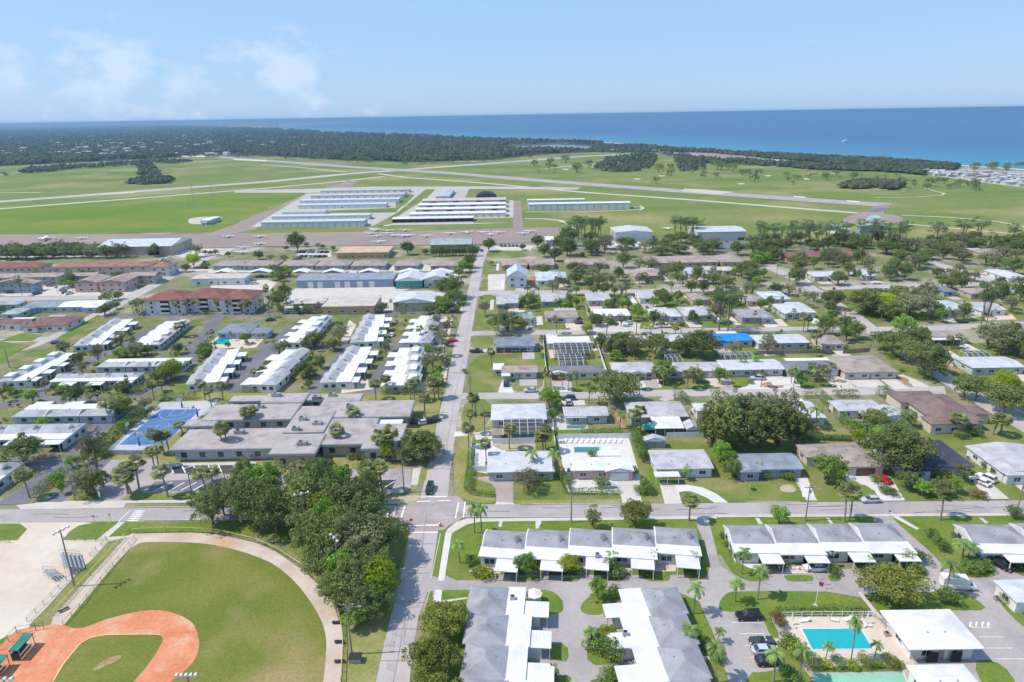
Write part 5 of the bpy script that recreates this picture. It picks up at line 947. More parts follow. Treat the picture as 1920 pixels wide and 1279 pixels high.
# ---- three storey red roofed flats
def flats():
    h = 7.0; t = thing('apartment_block', 'three storey cream flats with red hipped roofs', 'apartment block', 0, 0)
    xs = [(268, 345, 564, 545), (338, 420, 560, 541), (412, 472, 562, 540)]
    c = P(370, 583); t.location = (c.x, c.y+8, 0)
    for i, (a, b_, yf, yb) in enumerate(xs):
        X0, X1, Y0, Y1 = rect_from_px(a, b_, yf, yb, h, 'hip', .32); Y0 += 0; ox, oy = t.location.x, t.location.y
        if Y1-Y0 > 17: Y1 = Y0+17
        w_ = MB(); w_.box(X0+.6-ox, Y0+.6-oy, 0, X1-.6-ox, Y1-oy, h+.01*i, 'wall_white'); w_.build('wall', t)
        rb, _ = roof_mesh(X0+.6-ox, Y0+.6-oy, X1-.6-ox, Y1-oy, h+.02*i, 'hip', .34, 'roof_red', oh=.7, trim='roof_red'); rb.build('roof', t); FOOT.append((X0, Y0, X1, Y1))
        for fl in range(3):
            z = .3+fl*2.3; W = X1-X0-1.2
            for k, u in enumerate((.16, .36, .64, .84)):
                x = X0+.6+W*u-ox; g = MB()
                if k in (0, 3): g.box(x-.55, Y0+.55-oy, z+.4, x+.55, Y0+.6-oy, z+1.5, 'glass'); g.build('window', t)
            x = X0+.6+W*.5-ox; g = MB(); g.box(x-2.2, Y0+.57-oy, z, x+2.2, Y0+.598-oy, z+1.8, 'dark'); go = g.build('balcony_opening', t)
            g = MB(); g.box(x-2.3, Y0-.5-oy, z-.1, x+2.3, Y0+.56-oy, z+.02, 'wall_cream'); g.box(x-2.3, Y0-.5-oy, z+.02, x+2.3, Y0-.42-oy, z+.9, 'frame'); g.build('balcony', t)
            for v in (.25, .6): g = MB(); yy = Y0+(Y1-Y0)*v-oy; g.box(X1-.6-ox, yy-.6, z+.5, X1-.55-ox, yy+.6, z+1.8, 'glass'); g.build('window', t)
    LM.append(('three storey cream flats', t.location.x, t.location.y, 22, 9))
flats()

# ---- the flat roofed school
def school():
    t = thing('school', 'sprawling one storey school with flat mauve roofs', 'school', 0, 0); c = P(560, 800); t.location = (c.x, c.y, 0); ox, oy = c.x, c.y
    W = [(488, 568, 756, 737, 3.9), (605, 674, 754, 738, 4.1), (430, 640, 752, 740, 3.5), (378, 545, 788, 757, 3.7), (586, 768, 783, 751, 4.0), (530, 606, 812, 769, 4.3), (318, 540, 843, 803, 3.8), (503, 590, 852, 813, 4.4), (596, 690, 834, 784, 4.05), (676, 748, 842, 794, 4.2), (540, 700, 800, 760, 3.6), (340, 400, 800, 786, 3.4), (866-440, 890-440, 752, 741, 5.0)]
    for i, (a, b_, yf, yb, h) in enumerate(W):
        if i == 12: continue
        X0, X1, Y0, Y1 = rect_from_px(a, b_, yf, yb, h, 'flat', 0); q = MB(); q.box(X0+.8-ox, Y0+1.4-oy, 0, X1-.8-ox, Y1-.6-oy, h, 'wall_tan' if i % 3 else 'wall_lgray'); q.build('wing_wall', t)
        q = MB(); q.box(X0-ox, Y0-oy, h-.55, X1-ox, Y1-oy, h+.12, 'wall_gray'); q.build('fascia', t)
        q = MB(); q.box(X0+.22-ox, Y0+.22-oy, h+.121, X1-.22-ox, Y1-.22-oy, h+.2, 'roof_school')
        for s in range(1, int((X1-X0)/9)): q.box(X0+9*s-.05-ox, Y0+.3-oy, h+.2, X0+9*s+.05-ox, Y1-.3-oy, h+.23, 'roof_ltan')
        q.build('flat_roof', t); FOOT.append((X0-.5, Y0-.5, X1+.5, Y1+.5))
        k = max(1, int((X1-X0)/5))
        for s in range(k): g = MB(); xa = X0+1.2+(X1-X0-2.4)*(s+.25)/k-ox; g.box(xa, Y0+1.35-oy, .9, xa+1.6, Y0+1.399-oy, 2.4, 'glass'); g.build('window', t)
        g = MB(); g.box(X1-.8-ox, Y0+2-oy, 1, X1-.74-ox, Y1-2-oy, 2.2, 'glass'); g.build('window', t)
    for x, y, z in ((489, 765, 3.9), (518, 743, 4.1), (623, 743, 4.3), (594, 748, 3.7), (656, 764, 4.2), (568, 788, 4.5), (596, 797, 4.2), (555, 807, 4.5), (633, 812, 4.25), (450, 813, 4.0), (567, 834, 4.6), (448, 812, 3.95)):
        p = P(x, y, z); b = MB(); s = rnd.uniform(.8, 1.15); b.box(p.x-s*1.2-ox, p.y-s*.7-oy, z-.05, p.x+s*1.2-ox, p.y+s*.7-oy, z+1.1, 'metal_gray'); b.box(p.x+s*1.2-ox, p.y-.3-oy, z, p.x+s*2.0-ox, p.y+.3-oy, z+.6, 'wall_gray'); b.cyl((p.x-.4-ox, p.y-oy, z+1.1), (p.x-.4-ox, p.y-oy, z+1.2), .5, .5, 'dark', 10); b.build('rooftop_air_unit', t)
    p = P(716, 792, 3.4); b = MB(); b.box(p.x-6-ox, p.y-1.5-oy, 0, p.x+6-ox, p.y+1.5-oy, 3.3, 'wall_white'); b.box(p.x-6.2-ox, p.y-1.7-oy, 3.3, p.x+6.2-ox, p.y+1.7-oy, 3.5, 'roof_white'); b.build('white_canopy', t)
    LM.append(('flat roofed school', c.x+2, c.y, 36, 24)); return t
school()

# paved drives, patios and planted beds that go with each house
def wrect(name, x0, y0, x1, y1, m, z):
    z = z+_z[0]; _z[0] += .00021; me = bpy.data.meshes.new(name); me.from_pydata([(x0, y0, z), (x1, y0, z), (x1, y1, z), (x0, y1, z)], [], [(0, 1, 2, 3)]); me.materials.append(MATS[m]); me.update(); o = bpy.data.objects.new(name, me); COL.objects.link(o); struct(o)
for X0, X1, Y0, Y1, px, py in HOUSES:
    if py > 800 or px < 200: continue
    m = rnd.choice(('concrete', 'concrete_pale', 'asphalt_worn', 'deck')); side = rnd.random() < .5; wd = rnd.uniform(4.5, 7)
    if py < 700: xa = X0+.5 if side else X1-wd-.5; wrect('driveway', xa, Y0-rnd.uniform(6, 10), xa+wd, Y0, m, .034)
    wrect('patio', X0+rnd.uniform(0, 3), Y1-1, X1-rnd.uniform(0, 6), Y1+rnd.uniform(2, 5), rnd.choice(('concrete', 'deck', 'concrete_pale', 'bare')), .035)
    if rnd.random() < .6: xa = X1+.2 if side else X0-3.2; wrect('side_path', xa, Y0-2, xa+rnd.uniform(1.5, 3), Y1+1, rnd.choice(('concrete', 'bare', 'mulch', 'concrete_pale')), .036)
    if rnd.random() < .6: wrect('flower_bed', X0+1, Y0-1.6, X0+rnd.uniform(4, 9), Y0-.1, 'mulch', .0375)
# ================================================================ PLANTS
ng = np.random.default_rng(11)
def leafquads(cent, rad, nl, size, up=.35, flat=1.0, fill=.25):
    """leaf-sized faces scattered over the shells of many small clumps"""
    C = np.repeat(cent, nl, 0); Rr = np.repeat(rad, nl)[:, None]; n = len(C)
    d = ng.normal(size=(n, 3)); d[:, 2] += up; d /= np.linalg.norm(d, axis=1)[:, None]
    rr = Rr*(1-fill*ng.random((n, 1))**1.5+ng.normal(size=(n, 1))*.06); pos = C+d*rr*np.array([1, 1, flat])
    nn = d+ng.normal(size=(n, 3))*.55; nn /= np.linalg.norm(nn, axis=1)[:, None]
    a = np.cross(nn, ng.normal(size=(n, 3))); a /= np.linalg.norm(a, axis=1)[:, None]; b = np.cross(nn, a)
    s = size*(.6+.8*ng.random((n, 1))); a = a*s; b = b*s*.62
    V = np.stack([pos-a*.5, pos+b*.5, pos+a*.5, pos-b*.5], 1).reshape(-1, 3)
    return V, np.arange(n*4).reshape(-1, 4)
def clumps(n, W, Hc, zc, jitter=.12, lo=-.35):
    out = []; ga = math.pi*(3-5**.5)
    for i in range(n):
        t = lo+(1-lo)*(i+.5)/n; r = math.sqrt(max(0, 1-t*t)); a = i*ga+ng.random()*.6
        k = .5+ng.random()*.42
        out.append((math.cos(a)*r*W/2*k, math.sin(a)*r*W/2*k, zc+t*Hc/2*k*1.05))
    out = np.array(out); out += ng.normal(size=out.shape)*jitter*W*.25; return out
PRO = {}
def tree_proto(key, W, Ht, n, nl, leaf, lmat, trunk_h, cr=(.13, .22), flat=.8, up=.4, lo=-.35, jit=.12, tr=.22, bark='bark'):
    Hc = Ht-trunk_h; zc = trunk_h+Hc/2; c = clumps(n, W, Hc, zc, jit, lo); c = np.vstack([c, np.column_stack([ng.normal(size=(max(2, n//4), 2))*W*.12, zc+ng.normal(size=max(2, n//4))*Hc*.12])])
    r = W*ng.uniform(cr[0], cr[1], len(c)); V, Fq = leafquads(c, r, nl, leaf, up, flat)
    V[:, 2] = np.maximum(V[:, 2], .15)
    crown = fast(key+'_crown', V, Fq, [lmat])
    t = MB(); top = Vector((W*.02, 0, zc-.1*Hc)); t.tube([(0, 0, -.1), (W*.01, 0, trunk_h*.6), top], tr, tr*.55, bark, 8)
    for i in ng.choice(len(c), min(7, len(c)), replace=False):
        q = Vector(c[i]); t.tube([(W*.01, 0, trunk_h*.6), Vector((q.x*.45, q.y*.45, (trunk_h*.6+q.z)/2+.2)), q], tr*.45, tr*.12, bark, 5)
    tb = bpy.data.meshes.new(key+'_trunk'); tb.from_pydata(t.v, [], t.f); tb.materials.append(MATS[bark]); tb.update()
    PRO[key] = (W, Ht, crown, tb)
for i in range(4): tree_proto(f'oak{i}', 10, 8, 54+6*i, 105, .40, 'leaf_oak', 1.7, cr=(.07, .15), jit=.22, tr=.3)
for i in range(3): tree_proto(f'olive{i}', 9, 6.5, 36, 150, .38, 'leaf_olive', 1.3, cr=(.10, .17), lo=-.1, tr=.25)
for i in range(3): tree_proto(f'bright{i}', 7, 6.5, 40, 95, .34, 'leaf_bright', 1.4, cr=(.08, .16), jit=.2, tr=.2)
tree_proto('lime0', 9, 8, 34, 150, .42, 'leaf_lime', 1.6, tr=.25); tree_proto('yellow0', 6, 5.5, 24, 120, .36, 'leaf_yellow', 1.2, tr=.18)
for i in range(3): tree_proto(f'gray{i}', 9, 9, 50, 70, .38, 'leaf_gray', 2, cr=(.06, .13), jit=.3, tr=.28)
for i in range(2): tree_proto(f'bare{i}', 7, 6, 40, 55, .3, 'leaf_bare', 1.4, cr=(.08, .13), lo=-.2, tr=.2)
for i in range(3): tree_proto(f'pine{i}', 8, 15, 16, 110, .36, 'leaf_pine', 9.0, cr=(.13, .2), flat=.55, lo=-.6, jit=.5, tr=.25)
for i in range(2): tree_proto(f'reed{i}', 7, 12, 64, 80, .44, 'leaf_oak', 1.2, cr=(.08, .15), flat=1.3, lo=-.9, jit=.25, tr=.3)
for i in range(3): tree_proto(f'shrub{i}', 2.4, 1.8, 12, 70, .2, 'leaf_shrub', .25, cr=(.18, .26), tr=.06)
tree_proto('shrub_yellow', 2.2, 1.3, 10, 70, .2, 'leaf_yellow', .2, cr=(.18, .26), tr=.05); tree_proto('shrub_red', 2.4, 1.6, 12, 60, .2, 'leaf_red', .2, cr=(.16, .24), tr=.05)
for i in range(2): tree_proto(f'ball{i}', 2.4, 1.6, 7, 170, .15, 'leaf_olive' if i else 'leaf_shrub', .15, cr=(.24, .32), jit=.05, tr=.05)
tree_proto('conifer', 3.6, 6, 30, 60, .25, 'leaf_oak', .5, cr=(.12, .2), lo=-.9, jit=.1, tr=.14)

def palm_proto(key, Ht, nf, fl, lm, fan=False, droop=1.0, lean=.3):
    """palm: feather fronds with hanging leaflets, or a ball of fan leaves"""
    V = []; Fq = []
    def quad(a, b, c, d): k = len(V); V.extend([a, b, c, d]); Fq.append((k, k+1, k+2, k+3))
    top = Vector((lean, 0, Ht))
    for i in range(nf):
        az = i*2.399+ng.uniform(-.2, .2); out_ = Vector((math.cos(az), math.sin(az), 0)); sd = Vector((-out_.y, out_.x, 0))
        if fan:
            el = math.asin(ng.uniform(-.55, .95)); d = out_*math.cos(el)+Vector((0, 0, math.sin(el))); st = top+d*fl*.45; c_ = sd.cross(d)
            for s in range(7):
                a0 = (s-3.5)*.36; a1 = a0+.26; r = fl*(.62-abs(s-3)*.045)
                p0 = st; p1 = st+(d*math.cos(a0)+sd*math.sin(a0))*r-Vector((0, 0, .18*r)); p2 = st+(d*math.cos(a1)+sd*math.sin(a1))*r-Vector((0, 0, .22*r))
                m_ = st+(d*math.cos(a1)+sd*math.sin(a1))*r*.5+c_*.06; quad(p0, p1, p2, m_)
            continue
        el = ng.uniform(.05, 1.15); pts = []; p = top.copy(); dr = out_*math.cos(el)+Vector((0, 0, math.sin(el)))
        for s in range(8):
            pts.append(p.copy()); p = p+dr*fl/7; dr = (dr+Vector((0, 0, -.30*droop))).normalized()
        for s in range(7):
            a, b = pts[s], pts[s+1]; wdt = fl*.19*(math.sin(math.pi*(s+1)/8.5)**.6)
            for sg in (-1, 1):
                for h_ in (0, .5):
                    a1 = a.lerp(b, h_); b1 = a.lerp(b, h_+.42); tip = sd*sg*wdt+(b-a).normalized()*wdt*.45-Vector((0, 0, wdt*.45))
                    quad(a1, b1, b1+tip, a1+tip*.96)
        k = len(V)
    Vn = np.array([tuple(v) for v in V]); crown = fast(key+'_crown', Vn, np.array(Fq), [lm])
    t = MB(); t.tube([(0, 0, -.1), (lean*.15, 0, Ht*.35), (lean*.5, 0, Ht*.7), tuple(top)], .2, .13, 'palm_bark', 7)
    tb = bpy.data.meshes.new(key+'_trunk'); tb.from_pydata(t.v, [], t.f); tb.materials.append(MATS['palm_bark']); tb.update(); PRO[key] = (fl*2, Ht+fl*.5, crown, tb)
for i in range(3): palm_proto(f'sabal{i}', 6.2, 44, 1.9, 'leaf_palm', fan=True, lean=.2+.3*i)
for i in range(3): palm_proto(f'coco{i}', 6.5, 15, 2.6, 'leaf_coco', lean=.3+.4*i, droop=1.0)

LOOK = dict(oak=('dark broadleaf tree', 'tree'), olive=('domed olive green tree', 'tree'), bright=('bright green tree', 'tree'), lime=('vivid lime green tree', 'tree'), yellow=('yellow green small tree', 'tree'),
            gray=('grey green airy tree', 'tree'), bare=('thin leaved round tree', 'tree'), pine=('tall pine', 'pine tree'), reed=('tall dense dark tree', 'tree'), shrub=('rounded green shrub', 'shrub'), shrub_yellow=('low yellow shrub', 'shrub'), ball=('clipped round bush', 'bush'),
            shrub_red=('reddish shrub', 'shrub'), conifer=('small conifer', 'conifer'), sabal=('cabbage palm', 'palm tree'), coco=('feathery palm', 'palm tree'))
NAMES = dict(oak='oak_tree', reed='oak_tree', gray='grey_leaved_tree', olive='domed_tree', bright='leafy_tree', lime='leafy_tree', yellow='leafy_tree', bare='leafy_tree', pine='pine_tree', conifer='conifer', sabal='fan_palm', coco='feather_palm', shrub='shrub', shrub_yellow='shrub', shrub_red='shrub', ball='clipped_bush')
TREES = []                                   # (x, y, r) already planted
def plant(kind, x, y, W=None, Ht=None, label=None, world=False, group=None, small=None):
    p = Vector((x, y, 0)) if world else P(x, y)
    vs_ = [k for k in PRO if k.rstrip('0123456789') == kind]; key = rnd.choice(vs_); w0, h0, cr, tk = PRO[key]
    W = W*(.85 if kind == 'coco' else .88 if 'shrub' in kind else 1) if W else w0*rnd.uniform(.85, 1.15); Ht = Ht or h0*rnd.uniform(.9, 1.12)
    dist_ = p.length; nm = NAMES.get(kind, 'tree'); lk, ct = LOOK[kind]
    lb = label or lk+' '+near_desc(p.x, p.y)
    o = thing(nm, lb, ct, p.x, p.y, group, rz=rnd.uniform(0, 6.28)); o.scale = (W/w0, W/w0*rnd.uniform(.92, 1.08), Ht/h0)
    for n_, me in (('trunk' if 'shrub' not in kind else 'stem', tk), ('crown' if 'shrub' not in kind else 'foliage', cr)):
        if n_ == 'stem' and dist_ > 200: continue
        c = bpy.data.objects.new(n_, me); COL.objects.link(c); c.parent = o
    TREES.append((p.x, p.y, W/2)); return o
def free(x, y, r, roads=True):
    for q in FOOT:
        if q[0]-r < x < q[2]+r and q[1]-r < y < q[3]+r: return False
    if roads:
        for q in ROADS:
            if inpoly(x, y, q): return False
    return True
EXCL = [(1333, 640, 1418, 668), (925, 650, 1006, 672), (1020, 640, 1112, 668), (1146, 695, 1240, 726), (1030, 697, 1130, 712), (1560, 700, 1690, 724), (1820, 690, 1920, 715), (1465, 588, 1535, 600), (1022, 596, 1086, 610), (1425, 644, 1522, 664), (1362, 694, 1475, 712), (948, 497, 990, 548), (1000, 524, 1068, 534), (742, 528, 838, 545), (560, 525, 736, 545), (0, 560, 190, 600)]
def scatter(poly, n, kinds, sep=.75, rf=.35, hs=(.85, 1.2), roads=True, ws=(.85, 1.2), tries=60):
    """plant n trees inside a pixel outline, off roofs and roads, evenly over the picture"""
    xs = [q[0] for q in poly]; ys = [q[1] for q in poly]; done = 0
    names = [k for k, c in kinds for _ in range(c)]
    for _ in range(n*tries):
        if done >= n: break
        x = rnd.uniform(min(xs), max(xs)); y = rnd.uniform(min(ys), max(ys))
        if not inpoly(x, y, poly) or any(q[0] < x < q[2] and q[1] < y < q[3] for q in EXCL): continue
        k = rnd.choice(names); p = P(x, y); w0, h0 = PRO[[q for q in PRO if q.rstrip('0123456789') == k][0]][:2]; W = w0*rnd.uniform(*ws)
        if not free(p.x, p.y, W*rf, roads): continue
        if any((p.x-a)**2+(p.y-b)**2 < ((W/2+r)*sep)**2 for a, b, r in TREES): continue
        plant(k, x, y, W, h0*rnd.uniform(*hs)); done += 1
T = []
def tl(s):
    """'kind x y width height' entries separated by ;"""
    for e in s.replace('\n', ' ').split(';'):
        q = e.split()
        if len(q) >= 3: plant(q[0], float(q[1]), float(q[2]), float(q[3]) if len(q) > 3 else None, float(q[4]) if len(q) > 4 else None)
LM += [(n, P(x, y).x, P(x, y).y, a, b) for n, x, y, a, b in (('the blue basketball court', 292, 800, 9, 15), ('the ball park entrance', 110, 1000, 20, 8), ('the main crossing', 815, 958, 6, 6), ('the turquoise pool', 1572, 1198, 6, 5), ('the flagpole lawn', 1480, 1130, 14, 4), ('the school car park', 370, 895, 22, 6), ('the outfield curve', 560, 1040, 9, 9), ('the small upper left pool', 412, 640, 4, 4), ('the airfield apron', 560, 455, 60, 15), ('the airfield hangars', 780, 390, 150, 60))]
LM = [(l[0] if l[0].startswith('the ') or l[0].startswith('house under') and 0 else 'the '+l[0], *l[1:]) for l in LM]

# near trees, one by one
tl('''olive 834 1196 8.8 6.2; olive 814 1264 9.2 6.4; olive 812 1345 9 6.4; olive 1190 988 8 6; olive 1668 1128 11.5 6.5; bare 990 921 8 5.6; bright 1460 987 4.5 5; bright 1121 1124 4 4.6; conifer 1112 991 3.6 6
; bright 1551 906 9.5 7; oak 1683 884 17 10.5; oak 1883 776 13 9; oak 1807 747 8 7.5; oak 1829 752 8 8; lime 1880 741 7 8; bright 1728 930 4.5 4; oak 1760 930 5.5 4.5; oak 1699 918 5 5; gray 1806 903 5 4.5; bright 1790 925 4 4
; reed 1335 835 9 13; reed 1362 842 10 14; reed 1395 844 9 12; reed 1428 842 10 14; reed 1460 838 10 13.5; reed 1492 838 8 12; gray 1350 812 9 13; gray 1420 815 9 14; gray 1470 812 9 13; reed 1380 815 9 13; bright 1352 868 6 6; oak 1372 896 5 5; bright 1362 880 6 5
; oak 1154 757 15 10; oak 952 622 18 8; bare 909 592 6 6.5; oak 1172 664 10 8; oak 1232 664 9 8; oak 1315 672 14 10; pine 1348 620 13 18; pine 1364 626 11 19; gray 1342 606 9 9
; lime 1651 592 11 10; oak 1618 590 16 12; gray 1704 596 18 11; gray 1728 592 12 10; bright 1690 632 10 9; bright 1722 639 9 5.5; oak 1560 580 10 9; oak 1680 668 13 9; oak 1705 680 11 8; oak 1733 702 14 11; oak 1745 712 10 8; oak 1658 655 9 7
; gray 1876 664 15 11; gray 1850 652 11 10; oak 1902 668 12 9; pine 1837 622 9 20; pine 1846 624 8 21; oak 48 872 12 8; yellow 222 776 9 6; olive 226 782 6 5; gray 185 893 7 13; gray 162 926 8 7; oak 178 928 8 6
; oak 780 865 10 8; oak 800 855 9 7; gray 812 862 8 5; yellow 728 865 5 6; oak 760 868 6 5; oak 690 950 8 9''')
# palms near
tl('''sabal 885 779; sabal 893 779; sabal 881 816; sabal 879 840; sabal 912 870; sabal 955 842 3.9 7.5; sabal 1018 848 4.5 6; sabal 1023 850; coco 1038 889 6 8; coco 1004 884 5.5 7; sabal 1201 812 4.5 8; sabal 1190 815; sabal 1104 757; coco 1161 804 6 6; bright 1042 768 5 5; bright 1030 765
; coco 890 1000 5 8; coco 903 1000 5 8.5; coco 862 1056 4.5 6; coco 1300 1152 5 7; coco 1340 1282 5 8; coco 1390 1076 4.6 6.4; coco 1420 1125 5 7.5; coco 1378 1129 4.4 5.5; coco 1772 1118 5.5 8; coco 1450 1279 4.6 6.8; coco 1497 1282 4.6 8; coco 1595 1240 3.6 10; coco 1548 1238 3 4; coco 1639 1238 3 4; coco 1802 1058 6 5.5; coco 1812 1056 5 5
; sabal 1292 977 4.2 7; sabal 1583 979 4 9; sabal 1593 978 4 9.5; sabal 1763 976 4 9; coco 1530 804 6 8; sabal 1787 812 5.5 6; sabal 1861 815 5.5 6; sabal 1876 815 5.5 6.5; sabal 56 934 4.6 8; sabal 262 921 5 9; sabal 240 926 6 7.5; sabal 247 928 5 6; sabal 315 932 5 8.4; sabal 387 925 4.6 7; sabal 402 926 4.6 7.5
; sabal 290 878 4 6; sabal 298 877 4 6.5; sabal 296 851 4.4 7.5; sabal 308 850 4.4 6.5; sabal 318 848 4.4 6.5; sabal 343 815 4.4 4; sabal 430 850 4.4 9; sabal 418 850 4.2 8.5; sabal 478 803 5 7; sabal 460 806; sabal 661 803 4.5 6.4; sabal 638 842 4.5 7.5
; sabal 705 752 4.6 7; sabal 727 737 4 6; sabal 777 753 4.6 8; sabal 770 750 4 6.5; sabal 797 783 4.6 8; sabal 815 748 4.6 7.4; sabal 823 748 4.5 7; sabal 729 862 4.8 8.5; sabal 740 858 4.6 9.5; sabal 716 860 4.6 8; sabal 693 924 4.6 8.5; sabal 717 922 4.6 8.5; sabal 385 750; sabal 397 764; sabal 419 752; sabal 290 751 4 7; sabal 217 797 4 9; sabal 205 792 4 8; bare 275 768 5 4; shrub 272 783 5 3
; sabal 922 688; sabal 1044 625; sabal 1137 628 5 8; sabal 1193 628 5 8; yellow 1100 625 6 4; sabal 1506 622 5 8; sabal 1514 622 4 7; sabal 1530 662 5 9; gray 1537 712 7 6; coco 1385 694 5 6; coco 1417 694 5 6; coco 1244 724 7 7; sabal 1236 720 5 6; sabal 1250 718 6 6; bright 1246 712 7 7; gray 1300 718 5 6; bright 1306 716 5 4; sabal 1240 630; sabal 1277 632''')
# oak grove beside the outfield
OAKG = [(402, 998), (500, 1003), (556, 1045), (610, 1105), (650, 1150), (700, 1168), (736, 1090), (738, 1020), (700, 992), (640, 960), (560, 945), (460, 955), (400, 985)]
for k, x, y, W, Ht in (('oak', 400, 985, 9, 9), ('oak', 480, 985, 11, 11), ('oak', 520, 1000, 11, 11), ('oak', 600, 1050, 11, 11), ('oak', 575, 985, 12, 12), ('olive', 620, 1000, 10, 11), ('oak', 655, 1010, 12, 12.5), ('oak', 690, 1030, 11, 12),
                       ('oak', 640, 1060, 12, 12), ('gray', 680, 1070, 11, 12), ('oak', 610, 1090, 9, 8), ('bright', 648, 1105, 7, 9), ('oak', 640, 1135, 8, 7), ('oak', 668, 1125, 9, 9), ('lime', 712, 1122, 7.5, 8), ('oak', 700, 1100, 9, 9), ('oak', 690, 1165, 8, 6.5), ('bright', 705, 1150, 7, 6), ('oak', 720, 1050, 9, 10), ('bright', 500, 950, 10, 11), ('oak', 600, 955, 11, 12), ('bright', 620, 1030, 8, 12), ('oak', 455, 960, 10, 10), ('gray', 420, 965, 9, 9), ('bright', 505, 940, 8, 9), ('oak', 685, 995, 10, 11), ('gray', 560, 930, 9, 9), ('oak', 600, 925, 9, 9), ('bright', 640, 930, 8, 8), ('oak', 470, 925, 8, 9), ('bright', 665, 1180, 5, 4)): plant(k, x, y, W, Ht)

# wider town planting
scatter([(1000, 735), (1560, 726), (1560, 690), (1020, 700)], 14, (('sabal', 2), ('bright', 1), ('oak', 1)), hs=(.7, .95), ws=(.5, .8))
scatter([(1110, 680), (1500, 664), (1500, 646), (1110, 650)], 30, (('oak', 3), ('bright', 2), ('gray', 2), ('sabal', 3)), ws=(.45, .85), hs=(.7, 1), sep=.6)
scatter([(890, 615), (1560, 608), (1560, 575), (1000, 585)], 30, (('oak', 3), ('gray', 1), ('sabal', 3), ('bright', 2)), ws=(.5, .8), hs=(.6, .9))
scatter([(990, 582), (1560, 575), (1500, 548), (985, 552)], 52, (('oak', 4), ('gray', 3), ('sabal', 3), ('bright', 3)), ws=(.45, .85), hs=(.6, .95), sep=.6)
scatter([(995, 546), (1420, 541), (1460, 506), (1050, 504), (995, 520)], 40, (('oak', 5), ('gray', 4), ('bright', 2), ('sabal', 2)), ws=(.6, 1.15), hs=(.7, 1.05))
scatter([(1150, 503), (1420, 500), (1500, 485), (1440, 480), (1400, 496)], 12, (('oak', 5), ('bright', 1)), ws=(.7, 1))
scatter([(1060, 484), (1210, 482), (1320, 480), (1460, 480), (1460, 460), (1240, 455), (1130, 466), (1060, 470)], 24, (('oak', 6), ('gray', 3)), ws=(.8, 1.4), hs=(.8, 1.2))
scatter([(1060, 470), (1062, 446), (1110, 440), (1130, 450), (1125, 462)], 8, (('oak', 3), ('pine', 2)), ws=(1, 1.4))
for x in (1070, 1082, 1096, 1110, 1122, 1265, 1276, 1285, 1297, 1306): plant('pine', x, 443+rnd.uniform(-3, 6), 11, 15)
scatter([(1400, 455), (1480, 455), (1640, 452), (1650, 462), (1420, 466)], 24, (('pine', 5), ('oak', 1)), ws=(.9, 1.3), hs=(.9, 1.15), sep=.55)
scatter([(1420, 478), (1650, 470), (1660, 456), (1420, 462)], 17, (('oak', 4), ('pine', 1)), ws=(.7, 1.1), sep=.6)
scatter([(1490, 535), (1540, 540), (1700, 536), (1740, 492), (1650, 492), (1500, 492), (1480, 505)], 26, (('oak', 4), ('gray', 4), ('bright', 2)), ws=(.5, 1.1))
scatter([(1660, 500), (1700, 470), (1760, 462), (1920, 455), (2000, 500), (1900, 520), (1790, 500), (1740, 488)], 36, (('oak', 5), ('gray', 4), ('bright', 1)), ws=(.8, 1.4), hs=(.8, 1.2))
scatter([(1660, 478), (1920, 476), (1920, 462), (1660, 465)], 16, (('oak', 4), ('gray', 2), ('pine', 2)), ws=(.9, 1.5), hs=(1, 1.35), sep=.6)
scatter([(1730, 540), (1960, 560), (1960, 535), (1850, 520), (1760, 510)], 18, (('oak', 3), ('gray', 3), ('bright', 2)), ws=(.5, .9), hs=(.6, .9))
scatter([(1590, 570), (1740, 560), (1780, 600), (1700, 605), (1620, 600)], 10, (('oak', 3), ('gray', 1)), ws=(1, 1.4))
scatter([(1740, 606), (1960, 598), (1960, 560), (1740, 580)], 13, (('oak', 2), ('gray', 2), ('bright', 2), ('sabal', 2)), ws=(.4, .8))
scatter([(1640, 660), (1820, 650), (1960, 700), (1960, 640), (1660, 640)], 10, (('oak', 4), ('gray', 2), ('bright', 1)), ws=(.5, .9))
scatter([(1560, 665), (1640, 660), (1600, 625), (1530, 625), (1500, 655)], 12, (('oak', 2), ('sabal', 2), ('bright', 1)), ws=(.5, .9))
scatter([(1770, 800), (1920, 860), (2100, 900), (2100, 780), (1880, 720), (1790, 735)], 10, (('oak', 3), ('bright', 1)), ws=(.5, .9), hs=(.5, .8))
scatter([(1040, 855), (1060, 800), (1050, 760), (1030, 760)], 3, (('sabal', 1), ('bright', 1)), ws=(.4, .6), hs=(.5, .7))
# left half
scatter([(-60, 490), (310, 481), (300, 472), (-60, 478)], 40, (('oak', 6), ('gray', 1)), ws=(.9, 1.25), hs=(.85, 1.1), sep=.55)
scatter([(-60, 560), (250, 545), (250, 512), (-60, 515)], 22, (('sabal', 3), ('bright', 2), ('pine', 1), ('oak', 1)), ws=(.5, .8), hs=(.6, .9), roads=False)
scatter([(-40, 597), (200, 592), (250, 562), (190, 560), (-40, 585)], 26, (('oak', 3), ('bright', 2), ('sabal', 2)), ws=(.5, .8), hs=(.5, .8))
scatter([(250, 592), (490, 590), (500, 583), (250, 584)], 24, (('sabal', 4), ('oak', 1), ('shrub', 2)), ws=(.7, 1), hs=(.8, 1.05), sep=.5, roads=False)
scatter([(500, 600), (545, 585), (560, 560), (520, 545), (480, 585)], 8, (('oak', 2), ('sabal', 3)), ws=(.6, 1))
scatter([(520, 590), (860, 590), (860, 578), (520, 582)], 20, (('bright', 1), ('sabal', 2), ('oak', 1)), ws=(.5, .7), hs=(.5, .8), roads=False)
for x, y, W in ((842, 560, 15), (852, 572, 10), (836, 585, 9), (828, 578, 8), (838, 545, 8), (860, 520, 7), (880, 510, 7)): plant('oak' if W > 9 else 'bright', x, y, W, W*.75)
